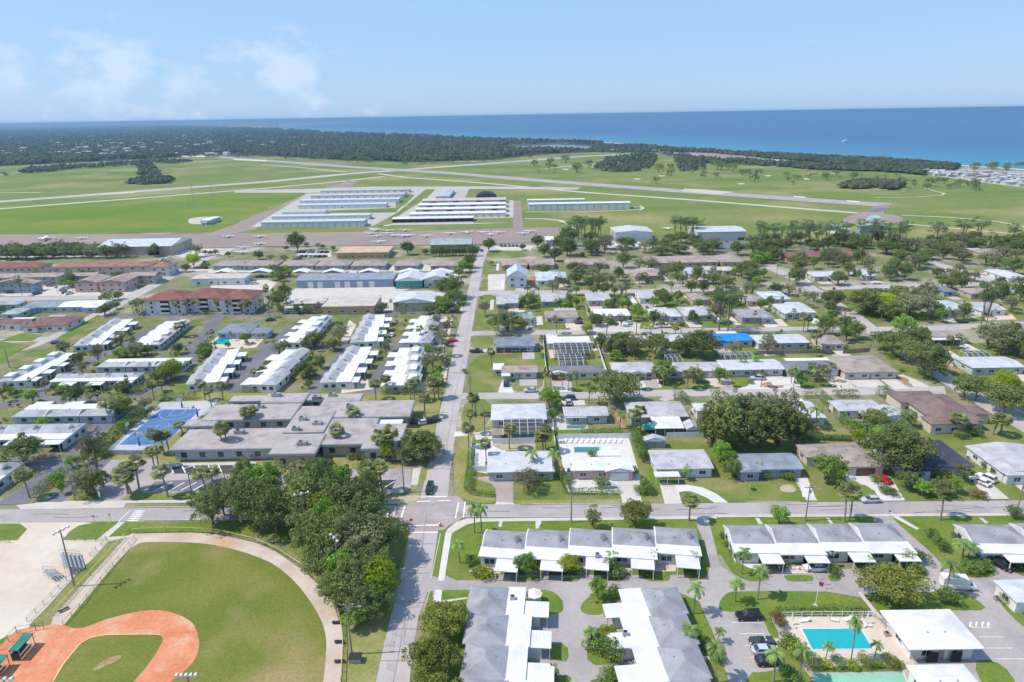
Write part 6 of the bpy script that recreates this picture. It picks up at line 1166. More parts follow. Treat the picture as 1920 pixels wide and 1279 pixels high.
scatter([(380, 505), (880, 508), (880, 498), (380, 500)], 26, (('bright', 3), ('oak', 2), ('sabal', 2), ('shrub', 2)), ws=(.4, .7), hs=(.4, .75), sep=.6)
scatter([(500, 535), (560, 520), (570, 505), (510, 505), (490, 520)], 8, (('bright', 2), ('oak', 1)), ws=(.6, .9), hs=(.6, .8))
for x, y, W, k in ((558, 471, 13, 'oak'), (486, 487, 7, 'oak'), (537, 470, 4, 'oak'), (597, 466, 5, 'gray'), (606, 467, 4, 'oak'), (625, 470, 4, 'oak'), (575, 463, 4, 'oak'), (508, 490, 6, 'gray'), (534, 492, 6, 'gray'), (555, 493, 5, 'gray'), (563, 491, 5, 'gray'), (428, 482, 4.5, 'oak'), (405, 478, 4.5, 'oak'), (395, 479, 4, 'oak'), (385, 478, 4, 'oak'), (371, 482, 9, 'gray'), (765, 478, 9, 'oak'), (798, 478, 5, 'oak'), (917, 472, 9, 'oak'), (980, 469, 5, 'oak'), (1008, 465, 9, 'oak'), (1050, 470, 11, 'oak'), (1064, 480, 13, 'oak'), (1067, 462, 14, 'oak'), (1020, 482, 9, 'oak'), (1040, 490, 9, 'oak'), (1092, 482, 4, 'oak'), (880, 503, 8, 'oak'), (868, 512, 8, 'bright'), (364, 502, 9, 'lime'), (350, 510, 6, 'oak'), (922, 498, 3.6, 'bright')): plant(k, x, y, W, W*(.8 if W < 8 else .95))
for i in range(14): plant('conifer', 812+i*6.2, 480+rnd.uniform(-1, 1), 5, 7.5)
for i in range(8): plant('shrub', 640+i*12, 483, 4, 2.6)
scatter([(60, 935), (265, 770), (285, 765), (230, 830), (110, 935)], 26, (('oak', 2), ('sabal', 2), ('bright', 2), ('shrub', 3)), ws=(.35, .6), hs=(.4, .7), sep=.6, roads=False)
scatter([(100, 765), (340, 735), (850, 732), (830, 650), (860, 592), (120, 660), (0, 740)], 190, (('sabal', 3), ('bright', 2), ('shrub', 6), ('ball', 3), ('oak', 1), ('coco', 1), ('gray', 1)), ws=(.35, .85), hs=(.4, .85), sep=.45)
scatter([(0, 730), (0, 860), (220, 800), (260, 745), (100, 745)], 26, (('sabal', 1), ('bright', 2), ('shrub', 5)), ws=(.4, .8), hs=(.4, .8), sep=.6)
scatter([(1010, 735), (1560, 728), (1900, 690), (1900, 560), (1500, 500), (900, 550), (890, 620)], 110, (('shrub', 5), ('shrub_yellow', 1), ('sabal', 2), ('coco', 1)), ws=(.5, 1.3), hs=(.5, 1.1), sep=.5)
for x, y, W, k in ((322, 712, 9, 'yellow'), (312, 716, 7, 'oak'), (298, 720, 6, 'oak'), (238, 672, 6, 'bright'), (345, 632, 6, 'sabal'), (230, 655, 6, 'sabal'), (248, 658, 5, 'sabal'), (384, 672, 6, 'bright'), (590, 652, 8, 'olive'), (578, 655, 6, 'oak'), (516, 650, 4, 'coco'), (570, 708, 7, 'oak'), (790, 640, 3.6, 'sabal')): plant(k, x, y, W, W*.8 if k != 'sabal' else 6.5)
for x, y in ((830, 650), (822, 680), (833, 668), (815, 640), (800, 700), (812, 695), (838, 630), (820, 615)): plant('sabal' if x % 2 else 'gray', x, y, 4.5, 7)
# garden shrubs against the near houses
for s_ in ('shrub 1110 858; shrub 1478 1278 4 2.6; shrub_red 1455 1168 3 2.2; shrub_red 1462 1176 2.6 2; ball 1516 1249 3.4 2.0; shrub_yellow 1546 1251 2.8 1.1; ball 1571 1249 2.5 1.7; shrub_yellow 1597 1251 2.8 1.1; ball 1622 1248 2.8 1.9; shrub_yellow 1645 1251 2.2 1.1; ball 1665 1248 2.9 1.8; shrub_yellow 1684 1250 2 1.1; ball 1890 1130 3.4 1.8; ball 1494 1234 2.4 1.8; shrub 1478 1213 3.6 2.6; shrub_yellow 1484 1222 4 2; shrub 1770 1130 4 3; shrub 1788 1134 3 2.6'
           '; shrub 897 1078 3.6 1.4; shrub_yellow 908 1080 5 1.6; bright 984 1077 5 4.4; yellow 1066 1076 4.5 4; shrub 1082 1078 3 2; shrub 1142 1072 4 3; shrub 1150 1078 5 1.8; shrub 1160 1080 4 1.8; shrub 1212 1078 3 1.7; shrub 1298 1060 3 3; shrub 1312 1055 2 2; gray 1225 1060 3 3.4; shrub 884 1060 3 2.4; yellow 1010 1072 3 2; coco 1148 1060 4 3.4'
           '; shrub 1118 1218 5 3; shrub 1130 1222 4 3; coco 1108 1215 4 4; shrub 1146 1230 5 3; yellow 1138 1205 4 3; shrub 1152 1240 4 3; shrub 1035 1277 3 2; shrub 1140 1276 4 1.8; bright 1150 1273 3 2; coco 1288 1205 5 4.5; shrub 1300 1210 4 2.6; shrub 1292 1225 4 2.6; shrub 1325 1215 3 2; shrub 1345 1240 3 2; coco 1345 1205 3 3; shrub 962 1120 2 1.6; shrub 1152 1120 3 2.4; coco 1036 1272 3 3'
           '; shrub 1383 1048 2.5 1.6; shrub 1372 1040 2 1.5; shrub 1362 1025 2 1.5; shrub 1355 1010 2 1.5; shrub 1467 1064 3 1.8; shrub 1560 1075 3.6 2; coco 1626 1066 3.4 3; shrub 1700 1062 5 3; shrub 1712 1072 4.6 2.4; shrub 1722 1055 4 2.6; shrub 1745 1008 3 2; shrub 1757 1020 3 2; shrub 1768 1033 3 2; shrub 1826 1068 6 2; shrub 1842 1066 5 2; shrub 1815 1072 4 2; shrub 1915 1062 5 2; shrub 1900 970 4.4 2.6; shrub 1790 1010 2 1.5'
           '; shrub 1412 893 5 2.4; shrub_yellow 1425 890 4 3; shrub 1436 896 3.4 2; shrub 1476 898 5 2; shrub 1404 883 3 2; coco 1408 918 2.4 1.6; shrub 1286 893 3 3; coco 1284 900 3.6 3.6; shrub 1200 925 4 1.8; shrub 1210 918 3 2.6; shrub 1216 925 4 2; coco 1150 893 4 3.4; shrub 1128 912 5 2; shrub_red 1100 892 4 1.6; shrub 1190 895 2.4 2.6; shrub 1066 905 3 1.6; shrub 1030 895 5 2.4; shrub 1016 898 4 2; shrub_red 1023 893 2 2; shrub 1000 905 4 1.6'
           '; shrub 1640 905 3 2; shrub 1658 925 3.6 2; shrub 1672 930 3 2; shrub_yellow 1780 902 4 2; shrub 1755 895 5 2.5; shrub 1740 890 4 2.6; shrub 1720 895 4 3; shrub_yellow 1585 887 3 3; shrub 1872 893 3 2; shrub_red 1832 932 5 1.6; shrub 1845 880 2.4 2; shrub 1862 890 2 1.6; shrub 1672 820 6 3; shrub 1690 815 7 4; bright 1650 825 7 4; shrub 1620 815 6 4; shrub 1604 812 6 4; yellow 1610 835 4 5; oak 1640 800 8 5; shrub 1700 800 6 5; shrub 1660 790 6 4; shrub 1820 815 6 3; shrub 1800 820 5 2').split(';'): tl(s_)
for (x0, y0, x1, y1, n) in ((1506, 824, 1590, 826, 9), (655, 862, 745, 862, 7), (330, 856, 480, 858, 10), (1190, 822, 1204, 866, 8), (870, 700, 875, 690, 1)):
    for i in range(n): plant('shrub', x0+(x1-x0)*i/max(1, n-1)+rnd.uniform(-1, 1), y0+(y1-y0)*i/max(1, n-1), 2.6 if x0 != 1190 else 3.2, 1.6 if x0 != 1190 else 3.4)

# clipped hedges
def hedge(label, pts, wd, ht, m='leaf_shrub'):
    w = [P(*q) for q in pts]; c = sum(w, Vector())/len(w); t = thing('hedge', label, 'hedge', c.x, c.y); Vs = []; 
    for a, b in zip(w[:-1], w[1:]):
        Ln = (b-a).length; n = int(Ln*(wd+2*ht)*26); d = (b-a)/Ln; nn = Vector((-d.y, d.x, 0))
        u = ng.random(n)*Ln; s = ng.random(n)*(wd+2*ht); wob = .12*np.sin(u*2.1)+.1*ng.normal(size=n)
        off = np.where(s < ht, -wd/2+wob, np.where(s < ht+wd, s-ht-wd/2, wd/2+wob)); z = np.where(s < ht, s, np.where(s < ht+wd, ht+wob, ht-(s-ht-wd)))
        Vs.append(np.column_stack([a.x+d.x*u+nn.x*off-c.x, a.y+d.y*u+nn.y*off-c.y, np.maximum(z, .05)]))
    pos = np.vstack(Vs); V, Fq = leafquads(pos, np.full(len(pos), .08), 1, .28); o = bpy.data.objects.new('foliage', fast('foliage', V, Fq, [m])); COL.objects.link(o); o.parent = t
    k = MB()
    for a, b in zip(w[:-1], w[1:]): k.bar((a-c)+Vector((0, 0, .05)), (b-c)+Vector((0, 0, .05)), .12, 'bark')
    k.build('stem', t)
for q in (('tall hedge left of corner house', [(884, 850), (880, 895), (877, 921)], 1.6, 1.8), ('clipped hedge curving below corner house', [(877, 921), (895, 928), (926, 931)], 1.3, 1.0), ('flowering white hedge before pool house', [(1068, 926), (1110, 925), (1162, 924)], 1.4, 1.3),
          ('hedge climbing beside white pool house', [(1050, 884), (1058, 905), (1066, 927)], 1.5, 1.6), ('square hedge behind the white pool yard', [(1090, 815), (1130, 815), (1168, 815)], 1.6, 1.7), ('hedge right of the brown pool deck', [(1204, 905), (1212, 926)], 1.3, 1.6),
          ('bright hedge left of courtyard house', [(1532, 740), (1560, 765), (1588, 800)], 2.2, 2.2), ('hedge above the courtyard house', [(1562, 745), (1608, 744)], 2.4, 2.2), ('bright hedge left of brown tiled roof', [(1648, 738), (1668, 748), (1688, 764)], 3.0, 2.8), ('short hedge left of pale hipped house', [(1506, 745), (1526, 745)], 2, 1.8),
          ('long hedge above the school roofs left', [(304, 750), (370, 748)], 2, 2.2), ('hedge below the lane bend rows', [(455, 735), (505, 733)], 2, 1.6), ('hedge between school and upper condos', [(715, 740), (830, 738)], 1.6, 1.8), ('dark hedge running beside court bank', [(190, 848), (220, 815), (262, 778), (272, 765)], 2.2, 2.6),
          ('dark hedge beside the shaded lane', [(250, 742), (290, 722), (340, 705)], 2.2, 2.0), ('long low hedge under orange building', [(532, 588), (700, 587)], 1.6, 1.4), ('hedge behind the turquoise pool', [(1455, 1150), (1520, 1149), (1600, 1148), (1628, 1150)], 1.8, .8), ('hedge edging lower left condo lane', [(66, 930), (100, 905), (125, 885)], 2.2, 1.8), ('bright hedge near grey screened house', [(1268, 745), (1285, 760)], 2.5, 3)): hedge(*q)

# ---- stuff: far woodland, thickets, lawn tufts
def mass(name, label, cat, poly, n, Wr, Hr, m, detail=1, weight=0.0):
    """very many far crowns nobody could count, as one object: bumpy clumps of small faces"""
    xs = [q[0] for q in poly]; ys = [q[1] for q in poly]; Vs = []; Fs = []; k = 0
    base = []                                      # a small lumpy dome
    rings = 3; seg = 7
    for r_ in range(rings):
        el = .15+r_*.55
        for s in range(seg): base.append((math.cos(2*math.pi*(s+.5*r_)/seg)*math.cos(el), math.sin(2*math.pi*(s+.5*r_)/seg)*math.cos(el), math.sin(el)))
    base.append((0, 0, 1)); base = np.array(base); tri = []
    for r_ in range(rings-1):
        for s in range(seg): a = r_*seg+s; b = r_*seg+(s+1) % seg; tri += [(a, b, b+seg), (a, b+seg, a+seg)]
    for s in range(seg): tri.append(((rings-1)*seg+s, (rings-1)*seg+(s+1) % seg, rings*seg))
    tri = np.array(tri); cnt = 0
    while cnt < n:
        x = rnd.uniform(min(xs), max(xs)); y = rnd.uniform(min(ys), max(ys))
        if not inpoly(x, y, poly): continue
        p = P(x, y); f = max(1, min(p.y/2600, 4)) if weight else 1; W = rnd.uniform(*Wr)*f/2; h = rnd.uniform(*Hr)*min(f, 1.4)
        j = base*(1+ng.normal(size=(len(base), 1))*.16); v = j*np.array([W, W, h*.72])+np.array([p.x, p.y, h*.28]); Vs.append(v); Fs.append(tri+k); k += len(v); cnt += 1
    me = fast(name, np.vstack(Vs), np.vstack(Fs), [m]); o = bpy.data.objects.new(name, me); COL.objects.link(o); o['kind'] = 'stuff'; o['label'] = label; o['category'] = cat; return o
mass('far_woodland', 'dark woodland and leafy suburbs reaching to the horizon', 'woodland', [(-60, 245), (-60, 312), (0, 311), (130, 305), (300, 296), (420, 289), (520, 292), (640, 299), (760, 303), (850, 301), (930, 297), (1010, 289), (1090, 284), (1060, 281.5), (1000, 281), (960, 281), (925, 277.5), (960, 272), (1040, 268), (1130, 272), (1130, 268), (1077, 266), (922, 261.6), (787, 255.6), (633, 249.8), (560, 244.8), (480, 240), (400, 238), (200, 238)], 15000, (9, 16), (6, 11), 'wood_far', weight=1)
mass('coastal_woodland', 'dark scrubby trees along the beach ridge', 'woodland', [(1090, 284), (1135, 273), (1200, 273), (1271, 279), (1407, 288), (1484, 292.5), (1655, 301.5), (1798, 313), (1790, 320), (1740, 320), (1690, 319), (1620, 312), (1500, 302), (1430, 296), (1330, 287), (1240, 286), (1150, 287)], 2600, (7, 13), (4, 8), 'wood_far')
mass('coastal_woodland', 'second belt of trees inland of coast road', 'woodland', [(1240, 289), (1300, 297), (1400, 303), (1540, 312), (1640, 316), (1730, 324), (1735, 329), (1640, 322), (1520, 318), (1400, 309), (1340, 307), (1290, 303)], 700, (8, 14), (4, 8), 'wood_far')
for lab, q, n in (('thicket beside the golf course paths', [(1112, 318), (1130, 300), (1180, 292), (1225, 289), (1232, 300), (1215, 320), (1160, 324)], 420), ('second golf thicket near coast road', [(1262, 296), (1280, 291), (1318, 300), (1322, 320), (1275, 322)], 160), ('low round thicket on right golf lawn', [(1572, 352), (1590, 346), (1620, 342), (1680, 345), (1694, 351), (1670, 357), (1640, 353), (1590, 356)], 260),
                  ('thicket island on the left airfield', [(238, 345), (262, 335), (300, 332), (326, 338), (318, 344), (270, 347)], 160), ('narrow thicket above the left island', [(258, 334), (262, 318), (255, 312), (285, 310), (302, 326), (300, 333)], 110), ('tree line along the far left meadow', [(35, 325), (60, 316), (180, 309), (300, 301), (330, 302), (270, 310), (150, 317), (60, 326)], 360), ('tree line ending mid airfield', [(290, 306), (350, 302), (362, 304), (330, 308)], 60)):
    mass('thicket', lab, 'thicket', q, n, (6, 11), (4, 7), 'wood_far')
# single trees dotted over the golf course and field edges, too small to show parts
GOLF = [(1040, 318, 1060, 326), (1235, 322), (1320, 331), (1315, 333), (1345, 318), (1352, 320), (1365, 318), (1375, 322), (1392, 330), (1395, 328), (1404, 326), (1414, 342), (1420, 330), (1478, 340), (1490, 335), (1496, 337), (1472, 330), (1545, 334), (1550, 338), (1568, 330), (1600, 338), (1735, 352), (1745, 350), (1738, 356), (1770, 345), (1800, 350), (1828, 358), (1824, 355), (1700, 345), (1712, 346), (1688, 343), (1790, 352), (1778, 354), (1760, 345), (1230, 345), (1257, 320), (1258, 330), (1342, 335), (1080, 322), (1082, 325), (1002, 313), (1032, 310), (1028, 316), (1060, 305), (1104, 316), (8, 330), (12, 331)]
def small_tree_mesh(W, Hh):
    c = clumps(9, W, Hh*.75, Hh*.6, .2); V, Fq = leafquads(c, W*ng.uniform(.16, .26, len(c)), 34, W*.11, .3); t = MB(); t.cyl((0, 0, 0), (0, 0, Hh*.6), W*.05, W*.03, 'bark', 5)
    V2 = np.vstack([V, np.array(t.v)]); q4 = [f for f in t.f if len(f) == 4]; F2 = np.vstack([Fq, np.array(q4)+len(V)]); return fast('tree', V2, F2, ['leaf_oak', 'bark'], [0]*len(Fq)+[1]*len(q4))
SM = [small_tree_mesh(9, 7) for _ in range(4)]
from collections import defaultdict
TINY = defaultdict(list)
def small_tree(x, y, s, lab, cat='tree', grp=None): TINY[lab].append((P(x, y), s))
def flush_tiny():
    for lab, L5 in TINY.items():
        Vs = []; Fs = []; ms = []; k = 0
        for p, s in L5:
            me = rnd.choice(SM); n = len(me.vertices); v = np.empty(n*3, np.float32); me.vertices.foreach_get('co', v); v = v.reshape(-1, 3)*s; an = rnd.uniform(0, 6); c_, s_ = math.cos(an), math.sin(an)
            v = np.column_stack([v[:, 0]*c_-v[:, 1]*s_, v[:, 0]*s_+v[:, 1]*c_, v[:, 2]])+np.array([p.x, p.y, 0]); f = np.empty(len(me.polygons)*4, np.int32); me.loops.foreach_get('vertex_index', f); mi = np.empty(len(me.polygons), np.int32); me.polygons.foreach_get('material_index', mi)
            Vs.append(v); Fs.append(f.reshape(-1, 4)+k); ms.append(mi); k += n
        me = fast('distant_trees', np.vstack(Vs), np.vstack(Fs), ['leaf_oak', 'bark'], np.concatenate(ms)); o = bpy.data.objects.new('distant_trees', me); COL.objects.link(o); o['kind'] = 'stuff'; o['label'] = lab; o['category'] = 'trees'
for q in GOLF: small_tree(q[0], q[1], rnd.uniform(.7, 1.6) if q[1] > 325 else rnd.uniform(1.2, 2.2), 'dark trees dotted singly over the far golf lawns')
for i in range(38):
    x = rnd.uniform(980, 1840); y = 300+(x-1000)*.045+rnd.uniform(0, 26)
    if x < 1240 and y > 326: continue
    small_tree(x, y, rnd.uniform(.4, .9), 'tiny trees sprinkled over the golf course')
for i in range(70): x = rnd.uniform(320, 1000); y = (292 if x < 500 else 292+(x-500)*.05 if x < 760 else 306-(x-760)*.05)+rnd.uniform(0, 5); small_tree(x, y, rnd.uniform(.9, 1.7), 'small trees along the far field edge', grp='trees along the far field edge')
for i in range(26): small_tree(1850+rnd.uniform(-30, 90), rnd.uniform(312, 322), 1.0, 'thin beach palms above the trailer park', grp='trees by the trailer park')
# far suburban houses and trailer homes: a few pixels each
def small_house_mesh(w, d, h, rm, wm='wall_lgray'):
    b = MB(); b.box(-w/2+.4, -d/2+.4, 0, w/2-.4, d/2-.4, h, wm); r, _ = roof_mesh(-w/2+.4, -d/2+.4, w/2-.4, d/2-.4, h, 'gable', .25, rm, oh=.4)
    o = len(b.v); b.v += r.v; mi = {q: b.mi(q) for q in r.mats}; b.f += [tuple(i+o for i in f) for f in r.f]; b.m += [mi[r.mats[q]] for q in r.m]
    me = bpy.data.meshes.new('house'); me.from_pydata(b.v, [], b.f); [me.materials.append(MATS[x]) for x in b.mats]; me.polygons.foreach_set('material_index', b.m); me.update(); return me
SH = [small_house_mesh(15, 10, 6, 'roof_lgray', 'wall_lgray'), small_house_mesh(14, 10, 6, 'roof_tan', 'wall_tan'), small_house_mesh(18, 10, 6, 'roof_pale', 'wall_lgray')]
for i in range(95):
    x = rnd.gauss(230, 150); y = rnd.uniform(256, 292)
    if not (5 < x < 640): x = rnd.uniform(5, 600)
    if x > 430 and y > 275: y -= 25
    y = max(y, 246+x*.01); p = P(x, y, 3); o = bpy.data.objects.new('house', rnd.choice(SH)); COL.objects.link(o); s = rnd.uniform(.8, 1.5); o.location = (p.x, p.y, 2); o.scale = (s*min(1.6, p.y/2200), s, 1.1); o.rotation_euler.z = rnd.uniform(-.6, .6); reg(o, 'tiny pale roof among the far woodland', 'house', 'pale roofs in the far woodland', p.x, p.y)
TRL = [small_house_mesh(14, 5, 3, 'roof_pale'), small_house_mesh(15, 5, 3, 'roof_lgray'), small_house_mesh(12, 5, 3, 'roof_tan')]
for i in range(130):
    u = rnd.random(); x = 1712+u*240; y = 321+u*6+rnd.uniform(0, 3+u*26)
    if y > 324+(x-1700)*.125: y = 324+(x-1700)*.11
    p = P(x, y); o = bpy.data.objects.new('trailer_home', rnd.choice(TRL)); COL.objects.link(o); o.location = p; o.rotation_euler.z = rnd.choice((.1, .2, 1.3)); reg(o, 'white trailer home in the crowded beachside park', 'trailer home', 'trailer homes by the beach', p.x, p.y)
for i in range(40): x = rnd.uniform(1720, 1930); y = 320+(x-1720)*.09+rnd.uniform(0, 8); small_tree(x, y, .55, 'dark trees between the trailer homes', grp='trees by the trailer park')
for x, y in ((1150, 283), (1450, 303), (1462, 304), (1420, 302), (1230, 284), (1120, 262), (520, 240)):
    p = P(x, y, 2); o = bpy.data.objects.new('house', SH[0]); COL.objects.link(o); o.location = (p.x, p.y, 0); o.rotation_euler.z = rnd.uniform(-.3, .3); o.scale = (1.3, 1, .8); reg(o, 'white building near the distant coast road', 'building', 'white buildings near the coast', p.x, p.y)
# slim towers on the far shore
for x in (503, 508, 520):
    p = P(x, 241.5); b = MB(); b.box(-14, -14, 0, 14, 14, 60, 'wall_white'); b.box(-11, -11, 60, 11, 11, 66, 'wall_gray'); o = b.build('tower_block'); o.location = p; reg(o, 'hazy pale tower block on the far shore', 'tower block', 'tower blocks on the far shore', p.x, p.y)

flush_tiny()
# ================================================================ VEHICLES
def loft(sec, m, mb, caps=True):
    n = len(sec[0]); o = len(mb.v)
    vs = [p for s in sec for p in s]; fs = []
    for i in range(len(sec)-1):
        for j in range(n): fs.append((i*n+j, i*n+(j+1) % n, (i+1)*n+(j+1) % n, (i+1)*n+j))
    if caps: fs += [tuple(range(n-1, -1, -1)), tuple(range((len(sec)-1)*n, len(sec)*n))]
    mb.add(vs, fs, m)
def car_parts(kind, col):
    """body along +X, real size; returns list of (name, mesh object, parent index)"""
    Ls = dict(sedan=4.7, suv=4.8, van=6.4, convertible=4.4, pickup=5.4)[kind]; Wd = 1.86 if kind != 'van' else 2.1
    prof = dict(sedan=[(-2.35, .55, .62), (-2.2, .35, .95), (-1.7, .3, 1.02), (-.2, .28, 1.0), (.9, .28, .98), (1.9, .32, .86), (2.3, .38, .7), (2.35, .5, .6)], convertible=[(-2.2, .5, .62), (-2.1, .35, .92), (-1.2, .3, .95), (-.2, .28, .9), (.7, .28, .92), (1.8, .32, .84), (2.2, .42, .62)],
                suv=[(-2.4, .5, .75), (-2.3, .36, 1.1), (-1.2, .32, 1.12), (.2, .3, 1.1), (1.0, .3, 1.08), (2.0, .34, .98), (2.38, .45, .8)], van=[(-3.2, .45, 1.0), (-3.15, .38, 1.25), (-1, .35, 1.25), (1.4, .35, 1.25), (2.2, .35, 1.2), (3.0, .38, 1.05), (3.2, .5, .8)],
                pickup=[(-2.7, .5, .8), (-2.6, .4, 1.05), (-1, .35, 1.05), (.5, .35, 1.08), (1.2, .35, 1.08), (2.4, .38, .98), (2.7, .5, .8)])[kind]
    cabx = dict(sedan=(-1.95, -1.35, .35, 1.15, 1.43), convertible=(-.3, .1, .3, .75, 1.2), suv=(-2.3, -2.0, .35, 1.05, 1.72), van=(-3.15, -3.1, 1.5, 2.35, 2.55), pickup=(-.6, -.4, .9, 1.5, 1.78))[kind]
    b = MB(); sec = []
    for x, lo, hi in prof:
        t = .92 if abs(x) > Ls*.45 else 1; w_ = Wd/2*t; sec.append([(x, -w_, lo+.08), (x, -w_*.96, lo), (x, w_*.96, lo), (x, w_, lo+.08), (x, w_, hi-.18), (x, w_*.9, hi), (x, -w_*.9, hi), (x, -w_, hi-.18)])
    loft(sec, 'car_'+col, b); bi = max(p[2] for p in prof)-.06; x0, x1, x2, x3, zt = cabx; out_ = [('body', b, None)]
    g = MB(); w_ = Wd/2
    if kind != 'convertible':
        lo = [(x0, w_*.9), (x3, w_*.86)]; hi = [(x1, w_*.74), (x2, w_*.74)] if kind != 'van' else [(x1, w_*.92), (x2, w_*.9)]
        g.add([(x0, -w_*.9, bi), (x0, w_*.9, bi), (x3, w_*.86, bi), (x3, -w_*.86, bi), (x1, -hi[0][1], zt-.03), (x1, hi[0][1], zt-.03), (x2, hi[1][1], zt-.03), (x2, -hi[1][1], zt-.03)], [(0,1,5,4),(1,2,6,5),(2,3,7,6),(3,0,4,7),(4,5,6,7)], 'glass' if kind != 'van' else 'car_'+col)
        b.box(x1+.05, -hi[0][1]*.97, zt-.02, x2-.05, hi[0][1]*.97, zt+.03, 'car_'+col)
        for s in (-1, 1):
            for xa, xb in ((x0+.05, x1), (x3-.05, x2), ((x0+x3)/2, (x1+x2)/2)): b.bar((xa, s*w_*.9, bi), (xb, s*hi[0][1]*1.0, zt), .06, 'car_'+col)
        if kind == 'van':
            g.box(1.7, -w_*.93, 1.35, 2.1, w_*.93, 1.95, 'glass'); g.add([(2.36, -.8, 1.3), (2.36, .8, 1.3), (1.62, .8, 2.4), (1.62, -.8, 2.4)], [(0,1,2,3)], 'glass')
            b.box(-2.6, -.35, zt+.03, -1.9, .35, zt+.2, 'car_'+col); b.box(-1.1, -.5, zt+.03, -.2, .5, zt+.25, 'metal_gray')
    else:
        g.add([(.75, -.75, .9), (.75, .75, .9), (.35, .62, 1.28), (.35, -.62, 1.28)], [(0,1,2,3)], 'glass'); b.box(-1.0, -.7, .75, .3, .7, .96, 'dark')
        for y in (-.38, .38): b.box(-.75, y-.25, .8, -.55, y+.25, 1.2, 'wall_lgray')
    if kind == 'pickup': b.box(-2.55, -.75, .9, -.75, .75, 1.07, 'dark')
    out_.append(('window_glass', g, 0))
    for sx in (-Ls*.31, Ls*.31):
        for s in (-1, 1):
            q = MB(); q.cyl((sx, s*(Wd/2-.2), .33), (sx, s*(Wd/2+.02), .33), .33, .33, 'tyre', 12); out_.append(('wheel', q, None))
            r = MB(); r.cyl((sx, s*(Wd/2+.021), .33), (sx, s*(Wd/2+.035), .33), .19, .19, 'rim', 8); out_.append(('rim', r, len(out_)-1))
    for s in (-1, 1):
        q = MB(); q.box(Ls/2-.12, s*.72-.2, .62, Ls/2-.0, s*.72+.2, .76, 'lamp_glass'); out_.append(('headlight', q, None))
        q = MB(); q.box(-Ls/2, s*.72-.16, .66, -Ls/2+.1, s*.72+.16, .82, 'tail'); out_.append(('tail_light', q, None))
    return out_
CP = {}
def mesh_of(mb, name):
    me = bpy.data.meshes.new(name); me.from_pydata(mb.v, [], mb.f); [me.materials.append(MATS[x]) for x in mb.mats]; me.polygons.foreach_set('material_index', mb.m); me.update(); return me
CNM = dict(silver='silver', black='black', white='white', red='red', dark='dark grey', gray='grey', blue='dark blue', brown='brown')
def car(x, y, deg, kind, col, label=None, group=None):
    if (kind, col) not in CP: CP[kind, col] = [(n, mesh_of(m, n), p) for n, m, p in car_parts(kind, col)]
    p = P(x, y); lb = label or f"{CNM[col]} {'car' if kind == 'sedan' else kind} parked {near_desc(p.x, p.y)}"
    t = thing('parked_'+dict(sedan='car', suv='suv', van='van', convertible='car', pickup='pickup')[kind], lb, 'car' if kind != 'van' else 'van', p.x, p.y, group, rz=R_(deg), z=.05); os_ = []
    far_ = p.length > 330
    for n, me, pa in CP[kind, col]:
        if far_ and n in ('rim', 'headlight', 'tail_light'): os_.append(None); continue
        o = bpy.data.objects.new(n, me); COL.objects.link(o); o.parent = os_[pa] if pa is not None else t; os_.append(o)
    return t
